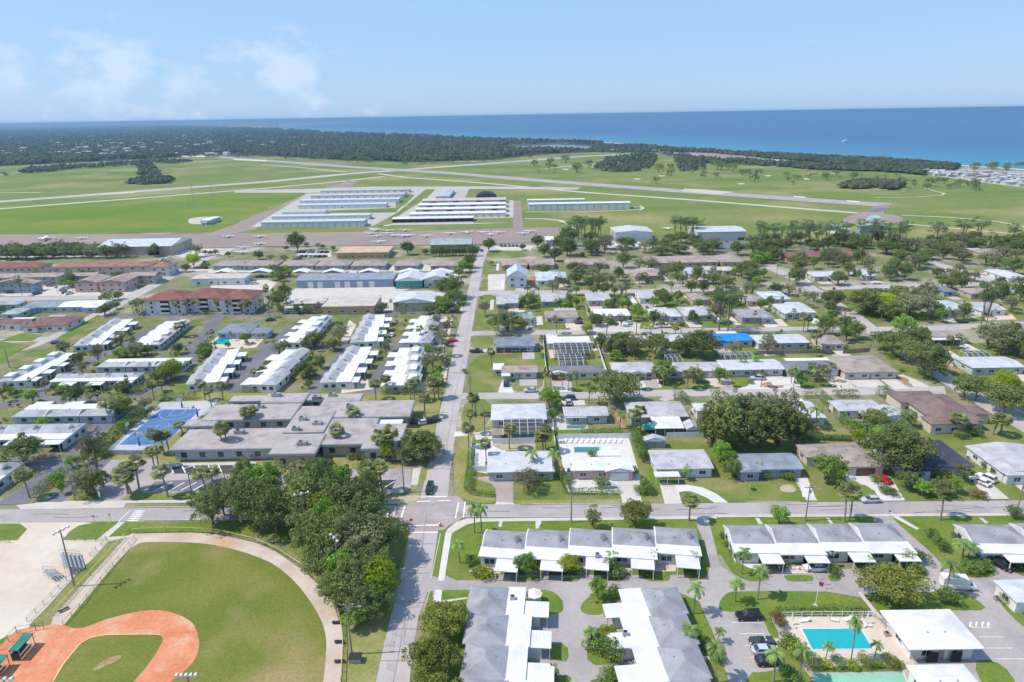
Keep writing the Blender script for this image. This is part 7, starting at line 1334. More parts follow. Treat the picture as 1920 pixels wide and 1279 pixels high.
for a in ((1403, 1160, 180, 'suv', 'black', 'black suv parked above the turquoise pool lot'), (1427, 1207, 180, 'convertible', 'dark', 'dark open topped car beside silver one'), (1434, 1225, 0, 'sedan', 'silver', 'silver sedan in the pool car park'), (1442, 1245, 0, 'sedan', 'black', 'black car nearest the palm in lot'), (1528, 1069, 180, 'sedan', 'white', 'white car nose out under a carport'),
          (1795, 1102, -8, 'van', 'white', 'white service van beside tall palm'), (1873, 1062, -62, 'suv', 'black', 'black suv leaving right hand carport'), (806, 920, 268, 'suv', 'black', 'dark blue suv driving towards crossing'), (411, 910, 28, 'sedan', 'black', 'black sedan in the angled school bays'), (1137, 914, 5, 'sedan', 'silver', 'silver car behind the white flowering hedge'),
          (1655, 902, 112, 'sedan', 'red', 'red car on the wide pale driveway'), (1632, 941, 180, 'sedan', 'silver', 'silver sedan parked on the cross street'), (1838, 907, 118, 'sedan', 'white', 'white sedan nearer the dark roofed house'), (1848, 900, 118, 'suv', 'white', 'white suv farther right of its pair'), (1886, 888, 180, 'sedan', 'white', 'white car inside right edge carport'),
          (995, 735, 180, 'sedan', 'silver', 'pale blue car alone on side street'), (949, 722, 90, 'suv', 'dark', 'dark car on the rose roof driveway'), (1066, 750, 180, 'suv', 'dark', 'dark car above the grey gabled house'), (1420, 712, 170, 'suv', 'silver', 'silver suv by the mulch island'), (1477, 697, 150, 'van', 'white', 'white van beside the garage drive'),
          (893, 661, 0, 'pickup', 'dark', 'dark pickup half across the grass verge'), (848, 641, 20, 'sedan', 'red', 'bright red car beside main street'), (107, 645, 0, 'sedan', 'blue', 'dark blue car alone at road fork'), (1220, 616, 0, 'pickup', 'white', 'left white pickup on third street'), (1246, 614, 0, 'pickup', 'white', 'right white pickup on third street'), (1274, 611, 120, 'sedan', 'dark', 'dark car on sloping driveway'),
          (1080, 606, 100, 'sedan', 'brown', 'brown car left of its neighbour'), (1088, 606, 100, 'sedan', 'dark', 'dark car right of the brown one'), (1118, 607, 0, 'sedan', 'dark'), (1150, 609, 10, 'sedan', 'dark'), (1180, 607, 90, 'sedan', 'silver'), (785, 793, 20, 'sedan', 'dark', 'left dark car behind school'), (797, 795, 25, 'sedan', 'silver', 'grey car between two behind school'), (812, 792, 30, 'suv', 'black', 'right black car behind school'),
          (1066, 757, 90, 'sedan', 'silver', 'grey car tucked by the grey gable'), (1804, 605, 0, 'sedan', 'dark'), (508, 602, 20, 'sedan', 'dark', 'dark car by small blue hut'), (735, 630, 90, 'sedan', 'white', 'white car in the upper dark lane'), (722, 642, 10, 'sedan', 'black'), (452, 675, 0, 'suv', 'dark'), (436, 705, 0, 'sedan', 'gray'), (1690, 505, 0, 'sedan', 'gray'), (1795, 1020, 0, 'sedan', 'gray', 'grey car half hidden above right row')) : car(*a) if a[0] != 1795 or a[1] != 1020 else None
GRP = 'cars in the airport car parks'
for i in range(6): car(566+i*8.5, 482, 60, 'sedan', ('black', 'dark', 'silver', 'gray', 'black', 'dark')[i], f"{('black', 'dark grey', 'silver', 'grey', 'black', 'dark')[i]} car in the nearer airport parking row", GRP)
for i in range(7): car(563+i*8.3, 474, 60, 'sedan', ('dark', 'black', 'silver', 'gray', 'white', 'black', 'dark')[i], f"{('dark grey', 'black', 'silver', 'grey', 'white', 'black', 'dark')[i]} car in the farther airport parking row", GRP)
for x in (940, 947, 955, 962, 969): car(x, 462, 90, 'sedan', 'dark', 'dark car in row of five by orchard lawn', GRP)
for x, y, c in ((1175, 460, 'white'), (1187, 461, 'dark'), (1345, 461, 'silver'), (1352, 466, 'white'), (1376, 465, 'white'), (1362, 453, 'gray'), (1330, 458, 'white'), (1125, 456, 'dark'), (903, 471, 'dark'), (1380, 456, 'dark'), (1338, 450, 'white')): car(x, y, rnd.choice((0, 90, 40)), 'sedan', c, None, GRP)
for x, y, c in ((118, 545, 'silver'), (125, 550, 'black'), (130, 552, 'white'), (122, 542, 'white'), (20, 550, 'dark'), (70, 552, 'brown'), (298, 517, 'dark'), (308, 527, 'white'), (320, 486, 'white'), (306, 488, 'white'), (314, 490, 'silver'), (95, 537, 'gray'), (290, 530, 'dark'), (478, 533, 'white'), (760, 512, 'gray'), (490, 520, 'dark')): car(x, y, rnd.choice((0, 20, 60)), 'sedan', c)
# motorhome
p = P(553, 587); t = thing('motorhome', 'white motorhome parked below cream annex', 'motorhome', p.x, p.y); b = MB(); b.box(-4.6, -1.2, .5, 4.2, 1.2, 3.1, 'car_white'); b.box(-4.2, -1.23, 1.0, 3.6, -1.2, 1.5, 'car_blue'); b.build('body', t); b = MB(); b.box(-3.5, -1.25, 1.9, 3.2, -1.231, 2.5, 'glass'); b.build('window_glass', t)
for sx in (-2.8, 2.6):
    for s in (-1, 1): b = MB(); b.cyl((sx, s*1.0, .45), (sx, s*1.22, .45), .45, .45, 'tyre', 10); b.build('wheel', t)
# white canopies and trailers in yards
for x, y, s, lab in ((1052, 497-0, 1, ''),): pass

# ================================================================ AIRCRAFT
def plane(x, y, deg, big=False, lab=None):
    p = P(x, y); s = 1.6 if big else 1
    t = thing('light_aircraft', lab or 'white light aircraft on the apron', 'aeroplane', p.x, p.y, 'light aircraft parked on the apron', rz=R_(deg)); z = 1.05*s
    if 'proto' not in CP:
        f = MB(); sec = []
        for xx, r, zz in ((3.6, .12, 0), (3.3, .42, 0), (2.2, .56, .05), (.6, .62, .1), (-1, .5, .1), (-3, .25, .15), (-4.2, .1, .2)): sec.append([(xx, math.cos(a)*r, zz+math.sin(a)*r*1.05) for a in [2*math.pi*k/8 for k in range(8)]])
        loft(sec, 'plane_white', f); f.box(-4.3, -.05, .2, -3.3, .05, 1.5, 'plane_white')
        w_ = MB(); w_.prism([(.95, 0), (.75, 5.4), (-.4, 5.4), (-.75, 0), (-.4, -5.4), (.75, -5.4)], .55, .68, 'plane_white')
        ta = MB(); ta.prism([(-3.3, 0), (-3.6, 1.7), (-4.2, 1.7), (-4.3, 0), (-4.2, -1.7), (-3.6, -1.7)], .32, .40, 'plane_white')
        g = MB(); g.box(.2, -.56, .12, 1.5, .56, .54, 'glass'); l = [MB() for _ in range(3)]
        for q, (a, b_) in zip(l, ((2.6, 0), (-.2, 1.1), (-.2, -1.1))): q.cyl((a, b_*.5, -.2), (a, b_, -.85), .06, .06, 'metal_gray', 5); q.cyl((a, b_-.08, -.85), (a, b_+.08, -.85), .2, .2, 'tyre', 8)
        pr = MB(); pr.box(3.62, -.95, -.07, 3.68, .95, .07, 'dark')
        CP['proto'] = [('fuselage', mesh_of(f, 'fuselage')), ('wing', mesh_of(w_, 'wing')), ('tailplane', mesh_of(ta, 'tailplane')), ('cockpit_glass', mesh_of(g, 'cockpit_glass')), ('propeller', mesh_of(pr, 'propeller'))]+[('landing_gear', mesh_of(q, 'landing_gear')) for q in l]
    for n, me in CP['proto']: o = bpy.data.objects.new(n, me); COL.objects.link(o); o.parent = t; o.scale = (s, s, s); o.location.z = z
plane(86, 451, 200, True, 'large white twin aircraft far left of apron')
for x, y, d in ((154, 449, 260), (429, 446, 265), (487, 446, 265), (487, 460, 80), (455, 467, 95), (453, 476, 95), (695, 440, 95), (707, 445, 100), (726, 440, 95), (737, 444, 100), (765, 444, 90), (757, 445, 85), (711, 456, 95), (799, 445, 90), (844, 440, 85), (875, 438, 95), (907, 438, 92), (920, 442, 85), (935, 438, 92), (981, 440, 100), (994, 436, 80), (1250, 431, 95), (760, 434, 90), (705, 434, 88), (728, 435, 92)): plane(x, y, d+rnd.uniform(-8, 8))

# ================================================================ POLES, FENCES, YARD THINGS
def pole_at(xt, yt, h): return P(xt, yt, h)
def utility(label, xb, yb, h, arms=True, lamp=False, dirx=True):
    p = P(xb, yb); t = thing('utility_pole', label, 'utility pole', p.x, p.y); b = MB(); b.cyl((0, 0, 0), (0, 0, h), .17, .11, 'pole_wood', 8); b.build('post', t)
    if arms: b = MB(); b.box(-1.2, -.06, h-.9, 1.2, .06, h-.75, 'pole_wood'); [b.cyl((q, 0, h-.75), (q, 0, h-.5), .05, .04, 'lamp_glass', 6) for q in (-1.1, -.5, .5, 1.1)]; b.build('crossarm', t)
    if lamp: b = MB(); b.tube([(0, 0, h-1.6), (1.0, 0, h-1.2), (2.0, 0, h-1.15)], .04, .04, 'metal_gray', 5); a_ = b.build('lamp_arm', t); b = MB(); b.box(1.9, -.14, h-1.25, 2.5, .14, h-1.1, 'metal_gray'); b.build('lamp_head', a_)
    b = MB(); b.cyl((.3, 0, h-2.3), (.3, 0, h-1.5), .2, .2, 'metal_gray', 8); b.build('transformer', t); return p
pa = utility('tall utility pole with transformer beside outfield', 660, 1228, 11.5, lamp=True); pb = utility('utility pole at the school corner', 758, 924, 10.5, lamp=True); pc = utility('utility pole up main street left side', 797, 775, 9.5); pd = utility('distant utility pole beyond condo gravel', 822, 700, 9)
utility('utility pole in front of pool house', 1071, 980, 9.5, arms=False, lamp=True); utility('utility pole beside the palms pair', 1510, 977, 9.6, lamp=True); utility('leaning pole right of clipped shrub', 1905, 965, 9, arms=False, lamp=True); utility('utility pole by condo entrance lane', 141, 938, 9, arms=False)
utility('thin pole among the school bays', 360, 928, 8, arms=False); utility('pole at the left road verge', 18, 690, 8, arms=False); utility('pole near the maroon roofed house', 82, 625, 9, arms=False); utility('pole beside grassy corner of side street', 882, 742, 8, arms=False); utility('utility pole in front of white yard', 909, 812, 8, arms=False)
def wire(label, a, b, ha, hb, offs):
    t = thing('power_line', label, 'power line', (a.x+b.x)/2, (a.y+b.y)/2); c = Vector(((a.x+b.x)/2, (a.y+b.y)/2, 0))
    for o_ in offs:
        m = MB(); pts = []
        for i in range(11): u = i/10; pts.append((a.x+(b.x-a.x)*u+o_-c.x, a.y+(b.y-a.y)*u-c.y, ha+(hb-ha)*u-2.0*4*u*(1-u)*.35)); 
        m.tube(pts, .018, .018, 'dark', 4); m.build('wire', t)
wire('near power lines above the oak grove', pa, pb, 11, 10, (-1.1, -.5, .5, 1.1)); wire('power lines passing the school corner', pb, pc, 10, 9, (-.8, .8)); wire('power lines along upper main street', pc, pd, 9, 8.5, (-.8, .8))
def floodlight(label, xt, yt, h, base=None, n=4, ang=0):
    p = P(*base) if base else P(xt, yt, h); t = thing('floodlight_pole', label, 'floodlight', p.x, p.y, rz=R_(ang)); b = MB(); b.cyl((0, 0, 0), (0, 0, h), .2, .12, 'pole_wood', 8); b.build('post', t)
    b = MB(); b.box(-1.6, -.06, h-.3, 1.6, .06, h-.15, 'metal_gray'); a_ = b.build('crossarm', t)
    for i in range(n):
        x = -1.4+2.8*i/(n-1); b = MB(); b.cyl((x, .05, h+.05), (x, -.45, h-.1), .12, .3, 'lamp_glass', 8); b.build('lamp', a_)
floodlight('wooden floodlight pole beside bleachers', 119, 990, 13.5, (140, 1100), ang=60); floodlight('floodlight pole against the oak grove', 625, 1022, 13, (640, 1112), ang=-50, n=3)
floodlight('floodlight at bottom edge of outfield', 350, 1263, 13, n=5); floodlight('floodlight at bottom left corner', 5, 1270, 13, n=4); floodlight('floodlight in the middle of grove', 570, 930, 13, (577, 1020), ang=20, n=3)
# flagpole
p = P(1529, 1136); t = thing('flagpole', 'white flagpole on round base on lawn', 'flagpole', p.x, p.y); b = MB(); b.cyl((0, 0, 0), (0, 0, 5.6), .06, .04, 'plane_white', 8); b.cyl((0, 0, 5.6), (0, 0, 5.75), .09, .09, 'paint_yellow', 6); b.build('post', t); b = MB(); b.cyl((0, 0, 0), (0, 0, .15), .5, .45, 'concrete', 12); b.build('base', t)
b = MB(); vs = []
for i in range(6): x = .05+i*.2; vs += [(x, .08*math.sin(i*1.7), 5.5-i*.05), (x*.8, .1*math.sin(i*1.7), 4.8-i*.12)]
b.add(vs, [(2*i, 2*i+2, 2*i+3, 2*i+1) for i in range(5)], 'car_red'); b.add([(v[0], v[1]-.012, v[2]-.02) for v in vs[:6]], [(2*i, 2*i+2, 2*i+3, 2*i+1) for i in range(2)], 'car_blue'); b.build('flag', t)
# tarmac hoops
def hoop(label, x, y, deg):
    p = P(x, y); t = thing('basketball_hoop', label, 'basketball hoop', p.x, p.y, rz=R_(deg)); b = MB(); b.tube([(0, 0, 0), (0, 0, 2.9), (0, 1.0, 3.3)], .12, .1, 'court_blue', 6); b.box(-.2, -.2, 0, .2, .2, 1.8, 'court_blue'); b.build('post', t)
    b = MB(); b.box(-.9, 1.0, 2.9, .9, 1.06, 3.95, 'plane_white'); bb = b.build('backboard', t); b = MB(); n = 12
    for i in range(n): a0, a1 = 2*math.pi*i/n, 2*math.pi*(i+1)/n; b.bar((.23*math.cos(a0), 1.35+.23*math.sin(a0), 3.05), (.23*math.cos(a1), 1.35+.23*math.sin(a1), 3.05), .03, 'clay')
    b.build('rim', bb)
hoop('basketball hoop at the near court end', 262, 836, 0); hoop('basketball hoop at the far court end', 342, 765, 180); hoop('side hoop on the left court edge', 273, 783, -90); hoop('side hoop right of the court', 371, 782, 90); hoop('side hoop low on the left edge', 236, 815, -90)
def fence(label, pts, h, kind, off=None, cat='fence', post=2.4, closed=False, top=None):
    if off: pts = [(off[0]+a/off[2], off[1]+b/off[2]) for a, b in pts]
    w = [P(*q) for q in pts]; c = sum(w, Vector())/len(w); t = thing('fence', label, cat, c.x, c.y); pn = MB(); ps = MB(); rl = MB()
    for a, b in zip(w[:-1], w[1:]):
        a = a-c; b = b-c; Ln = (b-a).length; n = max(1, round(Ln/post)); d = (b-a).normalized(); nn = Vector((-d.y, d.x, 0))*.03
        for i in range(n+1): ps = MB(); q = a.lerp(b, i/n); ps.cyl(q, q+Vector((0, 0, h+.08)), .06, .06, {'white': 'fence_white', 'wood': 'fence_wood', 'rail': 'fence_wood', 'chain': 'chain', 'grayrail': 'metal_gray', 'whiterail': 'fence_white', 'wall': 'wall_gray'}[kind], 5); ps.build('fence_post', t)
        if kind in ('white', 'wood', 'wall'): q = [a-nn, b-nn, b+nn, a+nn]; pn.prism([(v.x, v.y) for v in q], .05, h, {'white': 'fence_white', 'wood': 'fence_wood', 'wall': 'wall_gray'}[kind])
        if kind == 'chain':
            k = int(Ln/.9)+1
            for i in range(k): q = a.lerp(b, i/k); q2 = a.lerp(b, (i+1)/k); pn.bar(q+Vector((0, 0, .05)), q2+Vector((0, 0, h)), .022, 'chain'); pn.bar(q2+Vector((0, 0, .05)), q+Vector((0, 0, h)), .022, 'chain')
        if kind in ('rail', 'chain', 'grayrail', 'whiterail'):
            m = top or {'rail': 'fence_wood', 'chain': 'chain', 'grayrail': 'metal_gray', 'whiterail': 'fence_white'}[kind]
            for z in ((h,) if kind == 'chain' else (h, h*.5)): rl.bar(a+Vector((0, 0, z)), b+Vector((0, 0, z)), .09 if top else .06, m)
    if pn.v: pn.build('fence_panel', t)
    if rl.v: rl.build('rail', t)
fence('yellow topped outfield fence around the curve', [(1000, 162), (1250, 150), (1440, 153), (1640, 168), (1920, 235), (2080, 305), (2290, 445), (2400, 560), (2500, 700), (2560, 860), (2575, 1000), (2560, 1276), (2530, 1400)], 1.3, 'chain', OB, top='paint_yellow')
fence('left foul line fence with yellow rail', [(940, 197), (680, 480), (400, 785)], 1.2, 'chain', OB, top='paint_yellow'); fence('inner foul track fence towards dugout', [(1010, 205), (760, 520), (600, 720), (475, 850)], 1.0, 'chain', OB, top='paint_yellow')
fence('grey rail beside the gravel lot', [(205, 825), (500, 520), (560, 470)], 1.0, 'grayrail', OB); fence('grey rail beside the bleachers top', [(680, 335), (722, 292)], 1.0, 'grayrail', OB); fence('low wooden rail at lot entrance', [(480, 212), (640, 222), (720, 222), (800, 210), (760, 255)], .9, 'rail', OB); fence('short wooden rail at left lot edge', [(-100, 225), (0, 228), (75, 232)], .9, 'rail', OB)
fence('backstop rail behind the green dugout', [(0, 1040), (130, 915), (270, 890), (330, 880)], 1.6, 'rail', OB); fence('tall white fence around corner house', [(885, 832), (882, 860), (882, 884), (914, 885)], 1.7, 'white'); fence('white fence below the large pool cage', [(924, 833), (960, 832), (1003, 831)], 1.8, 'white'); fence('white fence left of gravel pool yard', [(1036, 775), (1038, 815), (1043, 850)], 1.7, 'white'); fence('white fence behind pool house yard', [(1044, 824), (1120, 823), (1200, 822)], 1.7, 'white')
fence('white picket fence by grey gabled shed', [(1250, 822), (1285, 821), (1320, 820)], 1.8, 'white'); fence('white boundary fence by midblock gardens', [(1018, 632), (1022, 680), (1025, 700)], 1.7, 'white'); fence('white fence running to dark roofed house', [(1118, 640), (1130, 680), (1137, 700)], 1.7, 'white'); fence('angled white fence in upper right garden', [(1772, 662), (1797, 678), (1815, 678)], 2.0, 'white')
fence('white rail fence behind turquoise pool', [(1466, 1158), (1540, 1157), (1636, 1157)], 1.2, 'whiterail', post=2.0); fence('pool fence on the parking side', [(1466, 1158), (1475, 1190), (1500, 1230)], 1.1, 'chain'); fence('pool fence below the clubhouse', [(1640, 1160), (1680, 1200), (1712, 1240)], 1.1, 'chain'); fence('low mauve wall below court slab', [(207, 853), (250, 854), (295, 853)], 1.6, 'wall', cat='wall'); fence('dark wooden fence behind lanai house', [(1420, 665), (1560, 662)], 1.6, 'wood'); fence('brown fence beside tan palms house', [(1580, 664), (1630, 660)], 1.8, 'wood'); fence('chain fence right of the basketball court', [(425-0, 750), (405, 765), (350, 812)], 1.6, 'chain', post=3); fence('white fence left of teal cottage', [(1098, 578), (1105, 597)], 1.6, 'white')
# bleachers
def bleacher(label, x, y, deg, Ln=5.2, rows=4):
    p = P(x, y); t = thing('bleacher', label, 'bleachers', p.x, p.y, rz=R_(deg))
    for r in range(rows): b = MB(); b.box(-Ln/2, r*.7, .4+r*.42, Ln/2, r*.7+.3, .46+r*.42, 'bench_metal'); b.box(-Ln/2, r*.7+.32, .12+r*.42, Ln/2, r*.7+.66, .17+r*.42, 'metal_gray'); b.build('seat', t)
    b = MB()
    for x_ in (-Ln/2+.1, 0, Ln/2-.1): b.bar((x_, 0, 0), (x_, rows*.7, 0), .06, 'metal_gray'); b.bar((x_, 0, .4), (x_, rows*.7-.3, .4+rows*.42-.4), .06, 'metal_gray'); [b.bar((x_, r*.7+.2, 0), (x_, r*.7+.2, .4+r*.42), .05, 'metal_gray') for r in range(rows)]
    b.build('frame', t); b = MB(); z = rows*.42
    for q in (z+.5, z+1.0): b.bar((-Ln/2, rows*.7, q), (Ln/2, rows*.7, q), .05, 'metal_gray')
    for x_ in (-Ln/2, 0, Ln/2): b.bar((x_, rows*.7, 0), (x_, rows*.7, z+1.0), .05, 'metal_gray')
    for s in (-1, 1): b.bar((s*Ln/2, 0, .9), (s*Ln/2, rows*.7, z+1.0), .05, 'metal_gray')
    b.build('guard_rail', t)
bleacher('large grey bleachers by the gravel lot', 156, 1054, 128, 6.5, 5); bleacher('small lower bleachers with ramp', 112, 1076, 145, 4, 3); bleacher('long silver bleachers beside the court', 258, 780, 55, 9, 4)
def dugout(label, pts, off):
    w = [P(off[0]+a/off[2], off[1]+b/off[2], 2.3) for a, b in pts]; c = sum(w, Vector())/4; t = thing('dugout', label, 'dugout', c.x, c.y); b = MB(); b.prism([(q.x-c.x, q.y-c.y) for q in w], 2.3, 2.48, 'roof_green'); b.build('roof', t)
    b = MB(); k = [Vector((q.x-c.x, q.y-c.y, 0))*.9 for q in w]
    for q in k: b.bar(q, q+Vector((0, 0, 2.3)), .1, 'metal_gray')
    b.build('post', t); b = MB()
    for i in (0, 3): a, d = k[i], k[(i+1) % 4]; nn = (d-a).normalized(); nn = Vector((-nn.y, nn.x, 0))*.06; b.prism([((a-nn).x, (a-nn).y), ((d-nn).x, (d-nn).y), ((d+nn).x, (d+nn).y), ((a+nn).x, (a+nn).y)], 0, 1.5, 'wall_dark')
    b.build('wall', t); b = MB(); a = (k[0]+k[3])/2; d = (k[1]+k[2])/2; nn = (d-a).normalized(); nn = Vector((-nn.y, nn.x, 0))*.2; b.prism([((a*.8-nn).x, (a*.8-nn).y), ((d*.8-nn).x, (d*.8-nn).y), ((d*.8+nn).x, (d*.8+nn).y), ((a*.8+nn).x, (a*.8+nn).y)], .45, .5, 'fence_wood'); b.build('bench', t)
dugout('green roofed dugout beside the infield', [(62, 1048), (180, 912), (252, 915), (135, 1045)], OB); dugout('dark dugout at bottom left edge', [(-110, 1170), (-20, 1075), (60, 1072), (-20, 1170)], OB)
# ---- pools in the gardens, sun loungers, umbrellas
def pool(label, pts, of, m='pool_water', lane=True):
    w = [P(of[0]+a/of[2], of[1]+b/of[2]) for a, b in pts]; c = sum(w, Vector())/len(w); t = thing('swimming_pool', label, 'swimming pool', c.x, c.y); b = MB(); b.prism([((q.x-c.x)*1.07, (q.y-c.y)*1.09) for q in w], .02, .16, 'concrete_pale'); b.build('coping', t)
    b = MB(); b.prism([(q.x-c.x, q.y-c.y) for q in w], .06, .166, m); b.build('water', t)
    if lane: a = (w[0]+w[1])/2-c+Vector((-.6, -.2, 0)); d = (w[2]+w[3])/2-c+Vector((0, .2, 0)); b = MB(); a = (w[3]*.6+w[2]*.4)-c; d = (w[0]*.4+w[1]*.6)-c; b.bar(a*.96+Vector((0, 0, .2)), d*.96+Vector((0, 0, .2)), .05, 'paint_blue'); b.build('lane_rope', t)
    return t
pool('rectangular turquoise pool on beige deck', [(607, 856), (978, 852), (903, 728), (542, 730)], OP); pool('small dark green garden pool', [(1175, 590), (1385, 588), (1390, 545), (1170, 545)], O3, 'pool_dark', False); pool('small bright pool by blue clubhouse', [(1730, 375), (1860, 378), (1890, 322), (1790, 322)], (0, 560, 4.364), lane=False); pool('pale blue pool under brown tiled house', [(565, 560), (660, 580), (690, 535), (600, 530)], O5, 'pool_dark', False)
pool('strip pool beside grey gabled house', [(1105, 385), (1250, 385), (1290, 358), (1110, 360)], O3, 'pool_dark', False)
def lounger(label, x, y, deg):
    p = P(x, y); t = thing('sun_lounger', label, 'sun lounger', p.x, p.y, 'white loungers around the pool decks', rz=R_(deg)); b = MB(); b.box(-.95, -.33, .3, .35, .33, .38, 'plane_white'); b.build('seat', t); b = MB(); b.add([(.35, -.33, .34), (.35, .33, .34), (.95, .33, .85), (.95, -.33, .85), (.35, -.33, .28), (.35, .33, .28), (1.0, .33, .8), (1.0, -.33, .8)], [(0,1,2,3),(7,6,5,4),(0,3,7,4),(1,5,6,2),(3,2,6,7)], 'plane_white'); b.build('backrest', t)
    for a in ((-.8, -.28), (-.8, .28), (.3, -.28), (.3, .28)): b = MB(); b.box(a[0]-.03, a[1]-.03, 0, a[0]+.03, a[1]+.03, .3, 'plane_white'); b.build('leg', t)
for i, (x, y, d) in enumerate(((1508, 1166, 5), (1562, 1164, 165), (1590, 1163, 20))): lounger(('left', 'middle', 'right')[i]+' white lounger behind turquoise pool', x, y, d)
for i in range(11): lounger('white lounger in row behind pool house', 1060+i*10.3, 829, 80)
def umbrella(label, x, y, closed=False, r=1.6):
    p = P(x, y); t = thing('parasol', label, 'parasol', p.x, p.y); b = MB(); b.cyl((0, 0, 0), (0, 0, 2.6), .04, .03, 'plane_white', 6); b.cyl((0, 0, 0), (0, 0, .1), .35, .3, 'concrete', 10); b.build('post', t); b = MB(); n = 8
    if closed: b.cyl((0, 0, 1.2), (0, 0, 2.7), .22, .03, 'plane_white', 8)
    else:
        vs = [(0, 0, 2.75)]+[(r*math.cos(2*math.pi*i/n), r*math.sin(2*math.pi*i/n), 2.15) for i in range(n)]+[(r*math.cos(2*math.pi*i/n), r*math.sin(2*math.pi*i/n), 2.0) for i in range(n)]
        b.add(vs, [(0, i+1, (i+1) % n+1) for i in range(n)]+[(i+1, i+1+n, (i+1) % n+1+n, (i+1) % n+1) for i in range(n)], 'umbrella')
    b.build('canopy', t)
    if not closed:
        b = MB(); b.cyl((0, 0, .7), (0, 0, .75), .7, .7, 'plane_white', 12); b.cyl((0, 0, 0), (0, 0, .7), .05, .05, 'plane_white', 6); o = b.build('garden_table'); o.location = (p.x+.0, p.y, 0); reg(o, 'round white table beneath the '+label, 'table', None, p.x, p.y)
umbrella('cream parasol on upper patio', 1002, 1130); umbrella('pink cream parasol on lower patio', 1142, 1215, r=1.8); umbrella('closed white parasol left of pool', 1484, 1172, True); umbrella('closed white parasol right of pool', 1625, 1170, True)
# garden furniture
def chair(label, x, y, deg, g='white garden chairs on patios'):
    p = P(x, y); t = thing('garden_chair', label, 'chair', p.x, p.y, g, rz=R_(deg)); b = MB(); b.box(-.25, -.25, .4, .25, .25, .45, 'plane_white'); b.build('seat', t); b = MB(); b.box(-.25, .22, .45, .25, .27, .95, 'plane_white'); b.build('backrest', t)
    for a in ((-.22, -.22), (.22, -.22), (-.22, .22), (.22, .22)): b = MB(); b.box(a[0]-.02, a[1]-.02, 0, a[0]+.02, a[1]+.02, .4, 'plane_white'); b.build('leg', t)
for x, y in ((996, 1133), (1007, 1133), (1136, 1219), (1149, 1218), (1487, 1068), (1497, 1068), (1508, 1069), (1632, 1176), (1620, 1177), (1490, 1178), (910, 1070), (1170, 1075), (1180, 1072), (1005, 1072)): chair('small white chair on a home patio', x, y, rnd.uniform(0, 360))
# bins, boards, mail boxes, hydrant, signs
def bin_(label, x, y, c='dark'):
    p = P(x, y); t = thing('litter_bin', label, 'bin', p.x, p.y); b = MB(); b.cyl((0, 0, 0), (0, 0, .9), .28, .32, c, 10); b.build('body', t); b = MB(); b.cyl((0, 0, .9), (0, 0, 1.0), .34, .2, 'metal_gray', 10); b.build('lid', t)
bin_('lone bin beside crossing kerb right', 825, 987, 'mulch')
for i, (x, y) in enumerate(((632, 1170), (637, 1206), (637, 1243))):
    p = P(x, y); t = thing('team_bench', ('upper', 'middle', 'lower')[i]+' dark bench along outfield track', 'bench', p.x, p.y); b = MB(); b.box(-.9, -.3, .42, .9, .3, .5, 'dark'); b.build('seat', t)
    for s in (-.7, .7): b = MB(); b.box(s-.05, -.25, 0, s+.05, .25, .42, 'metal_gray'); b.build('leg', t)
p = P(120, 1146); t = thing('team_bench', 'small dark bench inside foul track', 'bench', p.x, p.y, rz=.9); b = MB(); b.box(-.9, -.25, .42, .9, .25, .5, 'dark'); b.build('seat', t)
for s in (-.7, .7): b = MB(); b.box(s-.05, -.2, 0, s+.05, .2, .42, 'metal_gray'); b.build('leg', t)
p = P(667, 1240); t = thing('utility_cabinet', 'grey cabinet at the pole base', 'cabinet', p.x, p.y); b = MB(); b.box(-1, -.7, 0, 1, .7, 1.1, 'metal_gray'); b.build('body', t); b = MB(); b.box(-1.1, -.8, 1.1, 1.1, .8, 1.2, 'dark'); b.build('lid', t)
def sign(label, x, y, h, m, w_=.6, hh=.6, deg=0):
    p = P(x, y); t = thing('road_sign', label, 'sign', p.x, p.y, rz=R_(deg)); b = MB(); b.cyl((0, 0, 0), (0, 0, h), .04, .04, 'metal_gray', 6); b.build('post', t); b = MB(); b.box(-w_/2, -.05, h-hh, w_/2, -.02, h, m); b.build('sign_panel', t)
sign('small road sign right of zebra crossing', 208, 979, 2.4, 'paint_yellow'); sign('small road sign left of zebra crossing', 178, 981, 2.2, 'metal_gray'); sign('white sign post at school entrance', 188, 936, 2.2, 'plane_white', .5, 1.6); sign('red stop sign at near crossing corner', 772, 990, 2.5, 'car_red'); sign('small sign right of the crossing', 1667, 968, 1.6, 'dark', .4, .4)
sign('white marker sign by condo entrance', 4, 946, 1.6, 'plane_white'); sign('yellow windsock style sign on right meadow', 1713, 432, 3, 'paint_yellow', 3, 2)
p = P(1200, 815); t = thing('shade_tent', 'turquoise shade tent beside grey shed', 'tent', P(1218, 808).x, P(1218, 808).y); b = MB(); b.add([(-1.8, -1.6, 1.2), (1.8, -1.6, 1.0), (1.8, 1.6, 1.3), (-1.8, 1.6, 1.4), (0, 0, 2.8)], [(0,1,4),(1,2,4),(2,3,4),(3,0,4)], 'teal_cloth'); b.build('canopy', t); b = MB(); [b.bar((a, c_, 0), (a, c_, 1.3), .05, 'metal_gray') for a in (-1.6, 1.6) for c_ in (-1.4, 1.4)]; b.build('post', t)
